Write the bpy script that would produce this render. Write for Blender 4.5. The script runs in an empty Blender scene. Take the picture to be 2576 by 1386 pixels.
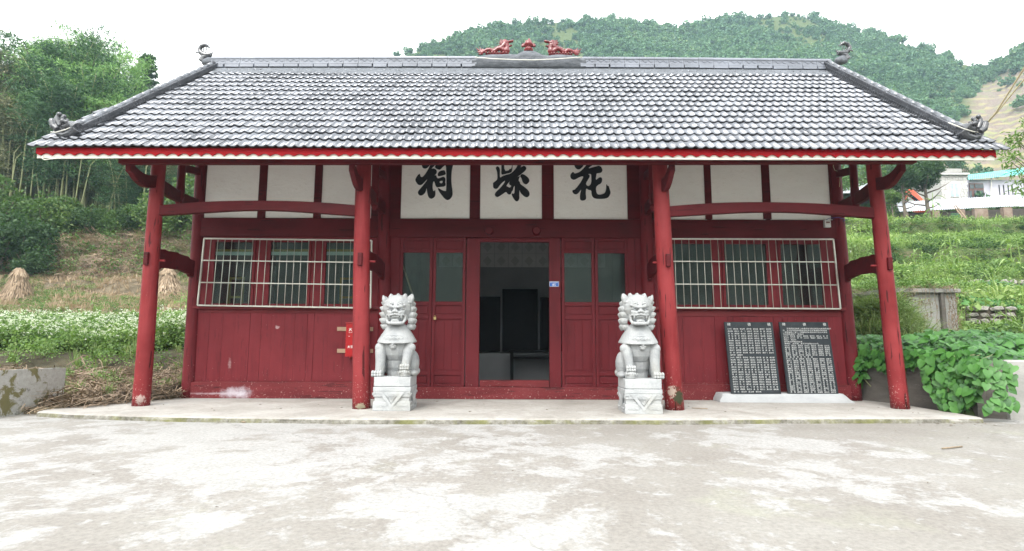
import bpy, bmesh, math, random
import numpy as np
from mathutils import Vector, Matrix, noise as mnoise

rnd = random.Random(7)
rng = np.random.default_rng(11)
SC = bpy.context.scene
COL = SC.collection
R = math.radians

# ------------------------------------------------------------------ camera
HC, PITCH, ROLL, FPX = 1.02, math.atan(165 / 1400), R(0.22), 1400.0
cam_d = bpy.data.cameras.new('camera')
cam_d.sensor_width = 36.0
cam_d.lens = 36.0 * FPX / 2576.0
cam_d.clip_start = 0.05
cam_d.clip_end = 3000
cam = bpy.data.objects.new('camera', cam_d)
COL.objects.link(cam)
fwd = Vector((0, math.cos(PITCH), math.sin(PITCH)))
up0 = Vector((0, -math.sin(PITCH), math.cos(PITCH)))
rt0 = Vector((1, 0, 0))
rt = rt0 * math.cos(ROLL) + up0 * math.sin(ROLL)      # horizontals drop slightly towards the right
upv = up0 * math.cos(ROLL) - rt0 * math.sin(ROLL)
cam.matrix_world = Matrix(((rt.x, upv.x, -fwd.x, 0), (rt.y, upv.y, -fwd.y, 0), (rt.z, upv.z, -fwd.z, HC), (0, 0, 0, 1)))
SC.camera = cam

def ray(x, y):
    return fwd + rt * ((x - 1288) / FPX) + upv * ((693 - y) / FPX)
def P(x, y, Y):                 # the point seen at photo position x, y that stands Y metres away
    d = ray(x, y); s = Y / d.y
    return Vector((d.x * s, Y, HC + d.z * s))
def G(x, y, z=0.0):             # the point seen there that lies at height z
    d = ray(x, y); s = (z - HC) / d.z
    return Vector((d.x * s, d.y * s, z))

# ------------------------------------------------------------------ world, sun, exposure
world = bpy.data.worlds.new('World'); SC.world = world
world.use_nodes = True
wn, wl = world.node_tree.nodes, world.node_tree.links
wn.clear()
SUN_EL, SUN_AZ = R(54), R(205)
sky = wn.new('ShaderNodeTexSky'); sky.sky_type = 'NISHITA'; sky.sun_disc = False
sky.sun_elevation = SUN_EL; sky.sun_rotation = SUN_AZ
sky.air_density = 4.0; sky.dust_density = 1.0; sky.ozone_density = 1.0
hsv = wn.new('ShaderNodeHueSaturation'); hsv.inputs['Saturation'].default_value = 0.12
bg = wn.new('ShaderNodeBackground'); bg.inputs['Strength'].default_value = 0.15
wo = wn.new('ShaderNodeOutputWorld')
wl.new(sky.outputs[0], hsv.inputs['Color']); wl.new(hsv.outputs[0], bg.inputs['Color']); wl.new(bg.outputs[0], wo.inputs['Surface'])
sun_d = bpy.data.lights.new('sun', 'SUN'); sun_d.energy = 0.7; sun_d.angle = R(28); sun_d.color = (1.0, 0.96, 0.9)
sun = bpy.data.objects.new('sun', sun_d); COL.objects.link(sun)
sdir = Vector((math.sin(SUN_AZ) * math.cos(SUN_EL), math.cos(SUN_AZ) * math.cos(SUN_EL), math.sin(SUN_EL)))
sun.rotation_euler = sdir.to_track_quat('Z', 'Y').to_euler()
SC.view_settings.view_transform = 'Standard'
SC.view_settings.look = 'None'
SC.view_settings.gamma = 1.0
SC.view_settings.exposure = 2.0
SC.cycles.use_denoising = True
SC.cycles.max_bounces = 8
SC.cycles.diffuse_bounces = 4
SC.cycles.glossy_bounces = 3
SC.cycles.transmission_bounces = 6
SC.cycles.transparent_max_bounces = 8
SC.cycles.volume_bounces = 1
SC.cycles.sample_clamp_indirect = 8

# ------------------------------------------------------------------ materials
def nt(name):
    m = bpy.data.materials.new(name); m.use_nodes = True
    t = m.node_tree; t.nodes.clear()
    o = t.nodes.new('ShaderNodeOutputMaterial'); b = t.nodes.new('ShaderNodeBsdfPrincipled')
    t.links.new(b.outputs[0], o.inputs['Surface'])
    return m, t, b, o
def nn(t, kind, **kw):
    n = t.nodes.new(kind)
    for k, v in kw.items():
        if hasattr(n, k): setattr(n, k, v)
        else: n.inputs[k.replace('_', ' ')].default_value = v
    return n
def coord(t, scale=(1, 1, 1), space='Object'):
    tc = t.nodes.new('ShaderNodeTexCoord'); mp = t.nodes.new('ShaderNodeMapping')
    mp.inputs['Scale'].default_value = scale
    t.links.new(tc.outputs[space], mp.inputs['Vector'])
    return mp.outputs[0]
def noise_n(t, vec, scale, detail=6, rough=0.6, dist=0.0):
    n = nn(t, 'ShaderNodeTexNoise'); n.inputs['Scale'].default_value = scale
    n.inputs['Detail'].default_value = detail; n.inputs['Roughness'].default_value = rough
    n.inputs['Distortion'].default_value = dist
    t.links.new(vec, n.inputs['Vector']); return n.outputs['Fac']
def ramp(t, fac, stops):
    r = t.nodes.new('ShaderNodeValToRGB')
    while len(r.color_ramp.elements) > 1: r.color_ramp.elements.remove(r.color_ramp.elements[-1])
    for i, (p, c) in enumerate(stops):
        e = r.color_ramp.elements[0] if i == 0 else r.color_ramp.elements.new(p)
        e.position = p
        e.color = (c, c, c, 1) if isinstance(c, (int, float)) else tuple(c) + (1,)
    t.links.new(fac, r.inputs[0]); return r.outputs[0]
def mixc(t, fac, a, b, mode='MIX'):
    m = t.nodes.new('ShaderNodeMix'); m.data_type = 'RGBA'; m.blend_type = mode
    for s, v in ((0, fac), (6, a), (7, b)):
        if isinstance(v, (int, float)): m.inputs[s].default_value = v if s == 0 else (v, v, v, 1)
        elif isinstance(v, (tuple, list)): m.inputs[s].default_value = tuple(v) + (1,)
        else: t.links.new(v, m.inputs[s])
    return m.outputs[2]
def mathn(t, op, a, b=0.0, clamp=False):
    m = t.nodes.new('ShaderNodeMath'); m.operation = op; m.use_clamp = clamp
    for s, v in ((0, a), (1, b)):
        if isinstance(v, (int, float)): m.inputs[s].default_value = v
        else: t.links.new(v, m.inputs[s])
    return m.outputs[0]
def bump(t, b, h, strength=0.3, dist=0.02):
    n = t.nodes.new('ShaderNodeBump'); n.inputs['Strength'].default_value = strength; n.inputs['Distance'].default_value = dist
    t.links.new(h, n.inputs['Height']); t.links.new(n.outputs[0], b.inputs['Normal'])
def sepz(t, axis='Z'):
    g = t.nodes.new('ShaderNodeNewGeometry'); s = t.nodes.new('ShaderNodeSeparateXYZ')
    t.links.new(g.outputs['Position'], s.inputs[0]); return s.outputs[axis]

def mat_simple(name, c1, c2, scale=8, rough=0.7, bmp=0.15, stretch=(1, 1, 1), spec=0.5, metal=0.0, bd=0.01):
    m, t, b, o = nt(name)
    v = coord(t, stretch)
    f = noise_n(t, v, scale)
    t.links.new(ramp(t, f, [(0.3, c1), (0.7, c2)]), b.inputs['Base Color'])
    b.inputs['Roughness'].default_value = rough; b.inputs['Specular IOR Level'].default_value = spec
    b.inputs['Metallic'].default_value = metal
    if bmp: bump(t, b, noise_n(t, v, scale * 4), bmp, bd)
    return m

def blot(t, c, centre, radii, col, amount=1.0, nscale=9, edge=(0.35, 0.75)):
    """one stain with its own place and ragged outline"""
    g = t.nodes.new('ShaderNodeNewGeometry')
    mp = t.nodes.new('ShaderNodeMapping'); mp.vector_type = 'POINT'
    mp.inputs['Location'].default_value = [-centre[i] / radii[i] for i in range(3)]; mp.inputs['Scale'].default_value = [1 / r_ for r_ in radii]
    t.links.new(g.outputs['Position'], mp.inputs['Vector'])
    ln = t.nodes.new('ShaderNodeVectorMath'); ln.operation = 'LENGTH'; t.links.new(mp.outputs[0], ln.inputs[0])
    nz = noise_n(t, g.outputs['Position'], nscale, 6, 0.7)
    v = mathn(t, 'ADD', mathn(t, 'SUBTRACT', 1.0, ln.outputs['Value']), mathn(t, 'MULTIPLY', mathn(t, 'SUBTRACT', nz, 0.5), 1.6))
    f = ramp(t, v, [(edge[0], 0.0), (edge[1], amount)])
    return mixc(t, f, c, col)
def mat_redwood(name, base, light, axis_stretch, wear=0.5, crack=0.5, blots=()):
    base = [base[0] * 0.56, base[1] * 0.56, base[2] * 0.50]; light = [light[0] * 0.62, light[1] * 0.66, light[2] * 0.60]
    m, t, b, o = nt(name)
    v = coord(t, axis_stretch); vi = coord(t, (1, 1, 1))
    oi = t.nodes.new('ShaderNodeObjectInfo')
    g = noise_n(t, v, 9, 8, 0.65, 0.4)
    big = noise_n(t, vi, 1.4, 4)
    c = ramp(t, g, [(0.25, [x * 0.72 for x in base]), (0.5, base), (0.8, light)])
    c = mixc(t, ramp(t, big, [(0.35, 0.0), (0.68, 0.75)]), c, light)
    # cracks along the grain
    w = noise_n(t, coord(t, tuple(s * 1.0 for s in axis_stretch)), 22, 3, 0.5, 0.2)
    cr = ramp(t, w, [(0.0, 1.0), (0.335, 1.0), (0.36, 0.0)])
    cr = mathn(t, 'MULTIPLY', cr, crack)
    c = mixc(t, cr, c, [x * 0.22 for x in base])
    # pale chips, more of them near the floor
    z = sepz(t)
    low = nn(t, 'ShaderNodeMapRange'); low.inputs['From Min'].default_value = 0.9; low.inputs['From Max'].default_value = 0.0
    low.inputs['To Min'].default_value = 0.0; low.inputs['To Max'].default_value = 0.13 * wear
    t.links.new(z, low.inputs['Value'])
    chips = noise_n(t, vi, 34, 5, 0.75, 0.6)
    chips = mathn(t, 'ADD', chips, low.outputs[0])
    chm = ramp(t, chips, [(0.70, 0.0), (0.73, 1.0)])
    c = mixc(t, chm, c, (0.46, 0.36, 0.33))
    for q in blots: c = blot(t, c, *q)
    t.links.new(c, b.inputs['Base Color'])
    b.inputs['Roughness'].default_value = 0.6; b.inputs['Specular IOR Level'].default_value = 0.22
    h = mathn(t, 'SUBTRACT', g, mathn(t, 'MULTIPLY', cr, 1.2))
    bump(t, b, h, 0.45, 0.008)
    return m

RED = (0.27, 0.026, 0.031); REDL = (0.42, 0.055, 0.060)
DRED = (0.16, 0.014, 0.020); DREDL = (0.23, 0.026, 0.033)
M = {}
M['column'] = mat_redwood('red_column_paint', (0.29, 0.022, 0.029), (0.41, 0.052, 0.062), (1, 1, 0.09), 1.0, 0.85, [(P(1706, 1000, 8.5), (0.13, 0.25, 0.24), (0.035, 0.04, 0.018), 1.0, 12, (0.3, 0.6)), (P(1690, 985, 8.5), (0.14, 0.25, 0.22), (0.42, 0.36, 0.30), 0.8, 30, (0.62, 0.68)), (P(905, 1022, 8.45), (0.12, 0.25, 0.07), (0.42, 0.38, 0.27), 0.9, 25, (0.35, 0.5)), (P(352, 1005, 8.75), (0.14, 0.25, 0.16), (0.50, 0.42, 0.38), 0.7, 30, (0.55, 0.66))])
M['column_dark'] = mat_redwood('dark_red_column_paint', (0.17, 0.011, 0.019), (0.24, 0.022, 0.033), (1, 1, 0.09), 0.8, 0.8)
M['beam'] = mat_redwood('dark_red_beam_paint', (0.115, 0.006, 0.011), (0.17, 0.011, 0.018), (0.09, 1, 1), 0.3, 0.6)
M['wall_v'] = mat_redwood('red_wall_paint', (0.23, 0.021, 0.033), (0.28, 0.030, 0.043), (1, 1, 0.12), 0.6, 0.25, [(P(695, 823, 10), (0.075, 0.3, 0.065), (0.42, 0.30, 0.30), 0.8, 22, (0.45, 0.6)), (P(574, 915, 10), (0.05, 0.3, 0.17), (0.33, 0.22, 0.22), 0.6, 22, (0.3, 0.7)), (P(700, 800, 10), (6, 1, 1.2), (0.40, 0.28, 0.28), 0.6, 42, (1.42, 1.5))])
M['wall_h'] = mat_redwood('red_sill_paint', (0.21, 0.023, 0.031), (0.29, 0.042, 0.052), (0.1, 1, 1), 0.75, 0.6, [(P(597, 988, 10), (0.42, 0.4, 0.14), (0.62, 0.60, 0.66), 0.85, 5, (0.15, 0.9)), (P(540, 990, 10), (0.75, 0.4, 0.03), (0.50, 0.42, 0.46), 0.6, 8, (0.2, 0.8))])
M['door'] = mat_redwood('red_door_paint', (0.165, 0.012, 0.021), (0.205, 0.018, 0.028), (1, 1, 0.12), 0.6, 0.2)

def mat_plaster(name, a, bcol, stain, scale=2.5, bmp=0.5, st=(0.55, 0.75)):
    m, t, b, o = nt(name)
    v = coord(t, (1, 1, 2.2))
    f = noise_n(t, v, scale, 8, 0.65, 0.3)
    f2 = noise_n(t, v, scale * 5, 6, 0.7)
    c = ramp(t, f, [(0.3, a), (0.7, bcol)])
    c = mixc(t, ramp(t, f2, [(st[0], 0.0), (st[1], 0.6)]), c, stain)
    t.links.new(c, b.inputs['Base Color']); b.inputs['Roughness'].default_value = 0.9
    b.inputs['Specular IOR Level'].default_value = 0.2
    bump(t, b, mathn(t, 'ADD', f, mathn(t, 'MULTIPLY', f2, 0.4)), bmp, 0.02)
    return m
M['plaster'] = mat_plaster('white_lime_plaster', (0.83, 0.81, 0.78), (0.88, 0.87, 0.84), (0.62, 0.56, 0.49), 2.6, 0.6, (0.56, 0.80))
M['concrete'] = mat_plaster('weathered_concrete', (0.27, 0.265, 0.25), (0.38, 0.37, 0.35), (0.20, 0.19, 0.17), 2.0, 0.5)
M['concrete_dark'] = mat_plaster('dark_wet_concrete', (0.095, 0.085, 0.075), (0.17, 0.155, 0.14), (0.30, 0.28, 0.26), 2.0, 0.6, (0.62, 0.8))
M['cement'] = mat_plaster('grey_cement', (0.33, 0.34, 0.35), (0.42, 0.43, 0.44), (0.32, 0.33, 0.34), 3, 0.3)
M['mortar'] = mat_plaster('ridge_mortar', (0.10, 0.107, 0.12), (0.20, 0.212, 0.235), (0.06, 0.06, 0.06), 7, 0.9, (0.5, 0.7))

def mat_glaze(name, c1, c2, rough=0.16, ior=1.7, bmp=0.0, blotch=True, metal=0.0):
    m, t, b, o = nt(name)
    oi = t.nodes.new('ShaderNodeObjectInfo')
    g = t.nodes.new('ShaderNodeNewGeometry')
    v = g.outputs['Position']
    f = noise_n(t, v, 1.6, 5, 0.6)
    f2 = noise_n(t, v, 30, 3, 0.6)
    t.links.new(ramp(t, f, [(0.3, c1), (0.7, c2)]), b.inputs['Base Color'])
    t.links.new(ramp(t, mathn(t, 'ADD', mathn(t, 'MULTIPLY', f, 0.6), mathn(t, 'MULTIPLY', f2, 0.4)), [(0.3, rough * 0.7), (0.7, rough * 1.7)]), b.inputs['Roughness'])
    b.inputs['IOR'].default_value = ior; b.inputs['Metallic'].default_value = metal
    if bmp: bump(t, b, f2, bmp, 0.004)
    return m
M['tile'] = mat_glaze('grey_glazed_tile', (0.078, 0.082, 0.094), (0.20, 0.207, 0.23), 0.19, 1.9, 0.0, True, 0.55)
M['tile_edge_shade'] = mat_simple('shaded_tile_edge', (0.020, 0.021, 0.026), (0.045, 0.047, 0.055), 20, 0.5, 0.0)  # shade on tile fronts and undersides, put into a darker colour
M['ridge_tile'] = mat_glaze('grey_ridge_tile', (0.13, 0.14, 0.17), (0.22, 0.235, 0.28), 0.3, 1.6, 0.2)
M['black_glaze'] = mat_glaze('black_glazed_ornament', (0.035, 0.036, 0.042), (0.07, 0.072, 0.082), 0.2, 1.7)
M['red_glaze'] = mat_glaze('oxblood_glaze', (0.12, 0.010, 0.012), (0.19, 0.018, 0.020), 0.2, 1.6)
M['fascia_red'] = mat_simple('bright_red_trim_paint', (0.21, 0.0015, 0.004), (0.26, 0.003, 0.007), 3, 0.6, 0.05, spec=0.12)
M['fascia_cream'] = mat_simple('cream_fascia_paint', (0.52, 0.49, 0.43), (0.62, 0.59, 0.53), 3, 0.55, 0.08, (1, 1, 4))
M['pipe'] = mat_simple('cream_pipe', (0.62, 0.60, 0.54), (0.68, 0.66, 0.60), 6, 0.4, 0.0)
M['steel'] = mat_simple('brushed_steel', (0.46, 0.45, 0.40), (0.58, 0.57, 0.51), 12, 0.38, 0.0, metal=0.55)
M['ink'] = mat_simple('black_ink', (0.008, 0.009, 0.012), (0.016, 0.017, 0.02), 20, 0.6, 0.0, spec=0.3)
M['rawwood'] = mat_simple('bare_wood', (0.30, 0.20, 0.13), (0.42, 0.30, 0.20), 10, 0.8, 0.3, (1, 1, 6))
M['yellowwood'] = mat_simple('yellow_varnished_wood', (0.42, 0.24, 0.05), (0.52, 0.31, 0.08), 6, 0.4, 0.1)
M['firebox'] = mat_simple('fire_box_red_enamel', (0.34, 0.002, 0.004), (0.38, 0.003, 0.006), 2, 0.3, 0.0)
M['white'] = mat_simple('white_print', (0.78, 0.78, 0.76), (0.82, 0.82, 0.80), 5, 0.6, 0.0)
M['blueplate'] = mat_simple('blue_enamel', (0.01, 0.10, 0.42), (0.012, 0.12, 0.48), 5, 0.35, 0.0)
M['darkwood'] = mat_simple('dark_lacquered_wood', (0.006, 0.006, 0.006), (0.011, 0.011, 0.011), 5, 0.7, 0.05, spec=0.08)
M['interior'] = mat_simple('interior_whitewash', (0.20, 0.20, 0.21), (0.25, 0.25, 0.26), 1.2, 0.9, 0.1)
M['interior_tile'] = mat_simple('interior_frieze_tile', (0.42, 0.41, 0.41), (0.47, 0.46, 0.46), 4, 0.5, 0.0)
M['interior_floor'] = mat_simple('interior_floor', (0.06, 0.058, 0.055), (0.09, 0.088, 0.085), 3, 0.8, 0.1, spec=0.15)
M['gold'] = mat_simple('brass', (0.5, 0.4, 0.16), (0.6, 0.48, 0.22), 5, 0.35, 0.0, metal=0.8)
M['cable'] = mat_simple('tan_cable', (0.33, 0.27, 0.16), (0.42, 0.35, 0.22), 5, 0.6, 0.0)

def mat_glass(name, tint=(0.75, 0.85, 0.82)):
    m, t, b, o = nt(name)
    t.nodes.remove(b)
    tr = nn(t, 'ShaderNodeBsdfTransparent'); tr.inputs['Color'].default_value = tint + (1,)
    gl = nn(t, 'ShaderNodeBsdfGlossy'); gl.inputs['Roughness'].default_value = 0.04; gl.inputs['Color'].default_value = (0.9, 0.95, 0.95, 1)
    bp = t.nodes.new('ShaderNodeBump'); bp.inputs['Strength'].default_value = 0.12; bp.inputs['Distance'].default_value = 0.02
    t.links.new(noise_n(t, coord(t), 3.0, 2), bp.inputs['Height']); t.links.new(bp.outputs[0], gl.inputs['Normal'])
    df = nn(t, 'ShaderNodeBsdfDiffuse'); df.inputs['Color'].default_value = (0.20, 0.22, 0.215, 1)
    lw = t.nodes.new('ShaderNodeFresnel'); lw.inputs['IOR'].default_value = 1.5
    mx = t.nodes.new('ShaderNodeMixShader'); mx2 = t.nodes.new('ShaderNodeMixShader')
    dust = ramp(t, noise_n(t, coord(t, (1, 1, 0.6)), 2.0, 5, 0.6, 1.5), [(0.3, 0.02), (0.8, 0.13)])
    t.links.new(mathn(t, 'MULTIPLY', lw.outputs[0], 0.9), mx.inputs[0])
    t.links.new(tr.outputs[0], mx.inputs[1]); t.links.new(gl.outputs[0], mx.inputs[2])
    t.links.new(dust, mx2.inputs[0]); t.links.new(mx.outputs[0], mx2.inputs[1]); t.links.new(df.outputs[0], mx2.inputs[2])
    t.links.new(mx2.outputs[0], o.inputs['Surface'])
    return m
M['glass'] = mat_glass('dusty_window_glass')

def mat_leaf(name, c1, c2, c3=None, scale=1.2, rough=0.55, trans=0.3, spec=0.3, clump=0.5):
    m, t, b, o = nt(name)
    oi = t.nodes.new('ShaderNodeObjectInfo'); g = t.nodes.new('ShaderNodeNewGeometry')
    f = noise_n(t, g.outputs['Position'], scale, 3, 0.6)
    isl = mathn(t, 'ADD', mathn(t, 'ADD', mathn(t, 'MULTIPLY', g.outputs['Random Per Island'], 0.42), mathn(t, 'MULTIPLY', ramp(t, f, [(0.5 - 0.25 / clump, 0.0), (0.5 + 0.25 / clump, 1.0)]) if clump > 0.6 else f, 0.5)), mathn(t, 'MULTIPLY', oi.outputs['Random'], 0.22))  # bamboo: clump contrast puts light and shade of the sprays into colour
    st = [(0.2, c1), (0.75, c2)]
    if c3: st.append((0.93, c3))
    c = ramp(t, isl, st)
    t.links.new(c, b.inputs['Base Color']); b.inputs['Roughness'].default_value = rough
    b.inputs['Specular IOR Level'].default_value = spec
    if trans:
        tl = nn(t, 'ShaderNodeBsdfTranslucent'); t.links.new(mixc(t, 1.0, c, (1.3, 1.5, 0.7), 'MULTIPLY'), tl.inputs['Color'])
        mx = t.nodes.new('ShaderNodeMixShader'); mx.inputs[0].default_value = trans
        t.links.new(b.outputs[0], mx.inputs[1]); t.links.new(tl.outputs[0], mx.inputs[2]); t.links.new(mx.outputs[0], o.inputs['Surface'])
    return m
M['bamboo_green'] = mat_leaf('bamboo_leaf_green', (0.010, 0.036, 0.017), (0.065, 0.145, 0.058), (0.20, 0.30, 0.13), 0.55, 0.55, 0.15, 0.3, 1.0)
M['bamboo_bright'] = mat_leaf('bamboo_leaf_bright', (0.045, 0.13, 0.04), (0.20, 0.36, 0.11), (0.36, 0.50, 0.20), 0.55, 0.55, 0.15, 0.3, 1.0)
M['bamboo_olive'] = mat_leaf('bamboo_leaf_olive', (0.022, 0.038, 0.018), (0.12, 0.135, 0.065), (0.31, 0.29, 0.17), 0.55, 0.55, 0.15, 0.3, 1.0)
M['tree_dark'] = mat_leaf('tree_leaf_dark', (0.018, 0.045, 0.016), (0.05, 0.10, 0.035), (0.10, 0.16, 0.07), 0.5)
M['tree_mid'] = mat_leaf('tree_leaf_mid', (0.04, 0.09, 0.025), (0.10, 0.17, 0.05), (0.20, 0.25, 0.09), 0.5)
M['hill_leaf'] = mat_leaf('hill_leaf', (0.035, 0.092, 0.056), (0.12, 0.22, 0.11), (0.25, 0.32, 0.16), 0.035, 0.8, 0.2)
M['herb'] = mat_leaf('herb_leaf', (0.05, 0.10, 0.028), (0.17, 0.27, 0.085), (0.31, 0.40, 0.16), 0.6)
M['herb_lime'] = mat_leaf('lime_herb_leaf', (0.10, 0.17, 0.05), (0.27, 0.37, 0.13), (0.43, 0.50, 0.23), 0.6)
M['vine_leaf'] = mat_leaf('vine_leaf', (0.026, 0.095, 0.022), (0.085, 0.235, 0.045), (0.24, 0.42, 0.07), 1.4, 0.42, 0.22, 0.45)
M['petal'] = mat_leaf('white_petal', (0.60, 0.62, 0.55), (0.75, 0.76, 0.70), None, 1, 0.7, 0.2)
M['straw'] = mat_leaf('dry_straw', (0.20, 0.14, 0.09), (0.40, 0.30, 0.21), (0.55, 0.45, 0.34), 2, 0.8, 0.1)
M['dead'] = mat_leaf('dead_stalks', (0.14, 0.10, 0.07), (0.28, 0.21, 0.15), (0.40, 0.32, 0.24), 2, 0.85, 0.05)
M['grass'] = mat_leaf('grass_blade', (0.08, 0.13, 0.045), (0.22, 0.29, 0.11), (0.38, 0.40, 0.20), 0.5)
M['culm'] = mat_leaf('bamboo_culm', (0.10, 0.125, 0.05), (0.22, 0.23, 0.11), (0.33, 0.31, 0.19), 0.3, 0.5, 0.0)
M['bark'] = mat_simple('bark', (0.07, 0.055, 0.045), (0.16, 0.13, 0.10), 14, 0.9, 0.5, (1, 1, 0.3))
M['stonewall'] = mat_plaster('field_stone', (0.20, 0.185, 0.165), (0.36, 0.34, 0.31), (0.09, 0.085, 0.075), 6, 0.8)

# ------------------------------------------------------------------ mesh helpers
class MB:
    def __init__(s): s.v = []; s.f = []
    def add(s, vs, fs):
        n = len(s.v); s.v.extend([tuple(v) for v in vs]); s.f.extend([tuple(i + n for i in f) for f in fs]); return s
    def box(s, x0, x1, y0, y1, z0, z1):
        return s.hexa([(x0, y0, z0), (x1, y0, z0), (x1, y1, z0), (x0, y1, z0), (x0, y0, z1), (x1, y0, z1), (x1, y1, z1), (x0, y1, z1)])
    def hexa(s, p):
        return s.add(p, [(0, 3, 2, 1), (4, 5, 6, 7), (0, 1, 5, 4), (1, 2, 6, 5), (2, 3, 7, 6), (3, 0, 4, 7)])
    def prism(s, pts, d):       # closed outline of 3-D points pushed along d
        n = len(pts); d = Vector(d)
        a = [Vector(p) for p in pts]; vs = a + [p + d for p in a]
        fs = [tuple(range(n)), tuple(range(2 * n - 1, n - 1, -1))] + [(i, i + n, (i + 1) % n + n, (i + 1) % n) for i in range(n)]
        return s.add(vs, fs)
    def tube(s, pts, rad, n=8, cap=True, sq=None):
        pts = [Vector(p) for p in pts]
        if isinstance(rad, (int, float)): rad = [rad] * len(pts)
        rings = []; prev = None
        for i, p in enumerate(pts):
            t = (pts[min(i + 1, len(pts) - 1)] - pts[max(i - 1, 0)]).normalized()
            if prev is None:
                a = Vector((0, 0, 1)) if abs(t.z) < 0.9 else Vector((1, 0, 0))
                u = t.cross(a).normalized()
            else:
                u = (prev - t * prev.dot(t)).normalized()
            w = t.cross(u); prev = u
            rings.append([p + (u * math.cos(2 * math.pi * k / n) + w * math.sin(2 * math.pi * k / n)) * rad[i] for k in range(n)])
        vs = [q for r_ in rings for q in r_]; fs = []
        for i in range(len(pts) - 1):
            for k in range(n):
                k2 = (k + 1) % n
                fs.append((i * n + k, i * n + k2, (i + 1) * n + k2, (i + 1) * n + k))
        if cap:
            fs.append(tuple(range(n - 1, -1, -1))); fs.append(tuple((len(pts) - 1) * n + k for k in range(n)))
        return s.add(vs, fs)
    def ball(s, c, r_, rot=None, n=12, m=8):
        c = Vector(c); r_ = (r_, r_, r_) if isinstance(r_, (int, float)) else r_
        vs = []; fs = []
        q = rot.to_matrix() if rot is not None and hasattr(rot, 'to_matrix') else None
        for j in range(m + 1):
            th = math.pi * j / m
            for i in range(n):
                ph = 2 * math.pi * i / n
                p = Vector((r_[0] * math.sin(th) * math.cos(ph), r_[1] * math.sin(th) * math.sin(ph), r_[2] * math.cos(th)))
                if q: p = q @ p
                vs.append(c + p)
        for j in range(m):
            for i in range(n):
                i2 = (i + 1) % n
                fs.append((j * n + i, (j + 1) * n + i, (j + 1) * n + i2, j * n + i2))
        return s.add(vs, fs)
    def lathe(s, prof, c=(0, 0, 0), n=20):
        vs = []; fs = []
        for r_, z in prof:
            for k in range(n):
                a = 2 * math.pi * k / n
                vs.append((c[0] + r_ * math.cos(a), c[1] + r_ * math.sin(a), c[2] + z))
        for j in range(len(prof) - 1):
            for k in range(n):
                k2 = (k + 1) % n
                fs.append((j * n + k, j * n + k2, (j + 1) * n + k2, (j + 1) * n + k))
        fs.append(tuple(range(n - 1, -1, -1))); fs.append(tuple((len(prof) - 1) * n + k for k in range(n)))
        return s.add(vs, fs)
    def mesh(s, name, mat=None, smooth=False, org=(0, 0, 0)):
        me = bpy.data.meshes.new(name)
        o = Vector(org)
        me.from_pydata([Vector(v) - o for v in s.v], [], s.f)
        if mat is not None: me.materials.append(M[mat] if isinstance(mat, str) else mat)
        if smooth: me.polygons.foreach_set('use_smooth', [True] * len(me.polygons))
        me.update()
        return me
    def build(s, name, mat=None, parent=None, smooth=False, bevel=0.0, angle=None, org=None):
        """parent: the thing's Empty/object; its 'org' property is the world origin its parts are measured from"""
        if org is None:
            org = ORG.get(parent.name, Vector((0, 0, 0))) if parent is not None else Vector((0, 0, 0))
        me = s.mesh(name, mat, smooth or angle is not None, org)
        if angle is not None: me.set_sharp_from_angle(angle=R(angle))
        ob = bpy.data.objects.new(name, me); COL.objects.link(ob)
        if parent is not None:
            ob.parent = parent; ORG[ob.name] = org
        elif Vector(org).length > 0:
            ob.location = org; ORG[ob.name] = Vector(org)
        if bevel:
            b = ob.modifiers.new('bevel', 'BEVEL'); b.width = bevel; b.segments = 2; b.limit_method = 'ANGLE'; b.angle_limit = R(40)
        return ob
ORG = {}
def tag(o, label=None, cat=None, group=None, kind=None):
    if label: o['label'] = label
    if cat: o['category'] = cat
    if group: o['group'] = group
    if kind: o['kind'] = kind
    return o
def thing(name, loc, label, cat, group=None):
    o = bpy.data.objects.new(name, None); COL.objects.link(o); o.location = loc; o.empty_display_size = 0.2
    ORG[o.name] = Vector(loc)
    return tag(o, label, cat, group)
def link_mesh(name, me, parent=None, loc=(0, 0, 0), rot=None, scale=None):
    o = bpy.data.objects.new(name, me); COL.objects.link(o)
    if parent is not None: o.parent = parent
    o.location = loc
    if rot is not None: o.rotation_euler = rot
    if scale is not None: o.scale = (scale,) * 3 if isinstance(scale, (int, float)) else scale
    return o
def kids(o): return list(o.children)
def copy_thing(o, loc, rz=0.0, scale=None, label=None):
    ch = kids(o)
    c = o.copy(); COL.objects.link(c); c.location = loc; c.rotation_euler = (0, 0, rz)
    if scale is not None: c.scale = (scale,) * 3 if isinstance(scale, (int, float)) else scale
    if label: c['label'] = label
    for k in ch:
        k2 = k.copy(); COL.objects.link(k2); k2.parent = c
    return c
def np_mesh(name, verts, faces_flat, nper, mat):
    """fast mesh from numpy arrays; all faces have nper corners"""
    me = bpy.data.meshes.new(name)
    nf = len(faces_flat) // nper
    me.vertices.add(len(verts)); me.vertices.foreach_set('co', np.asarray(verts, dtype=np.float32).ravel())
    me.loops.add(len(faces_flat)); me.loops.foreach_set('vertex_index', np.asarray(faces_flat, dtype=np.int32))
    me.polygons.add(nf); me.polygons.foreach_set('loop_start', np.arange(0, nf * nper, nper, dtype=np.int32))
    me.polygons.foreach_set('loop_total', np.full(nf, nper, dtype=np.int32))
    if mat is not None: me.materials.append(M[mat] if isinstance(mat, str) else mat)
    me.update(calc_edges=True); me.validate()
    return me
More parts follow.
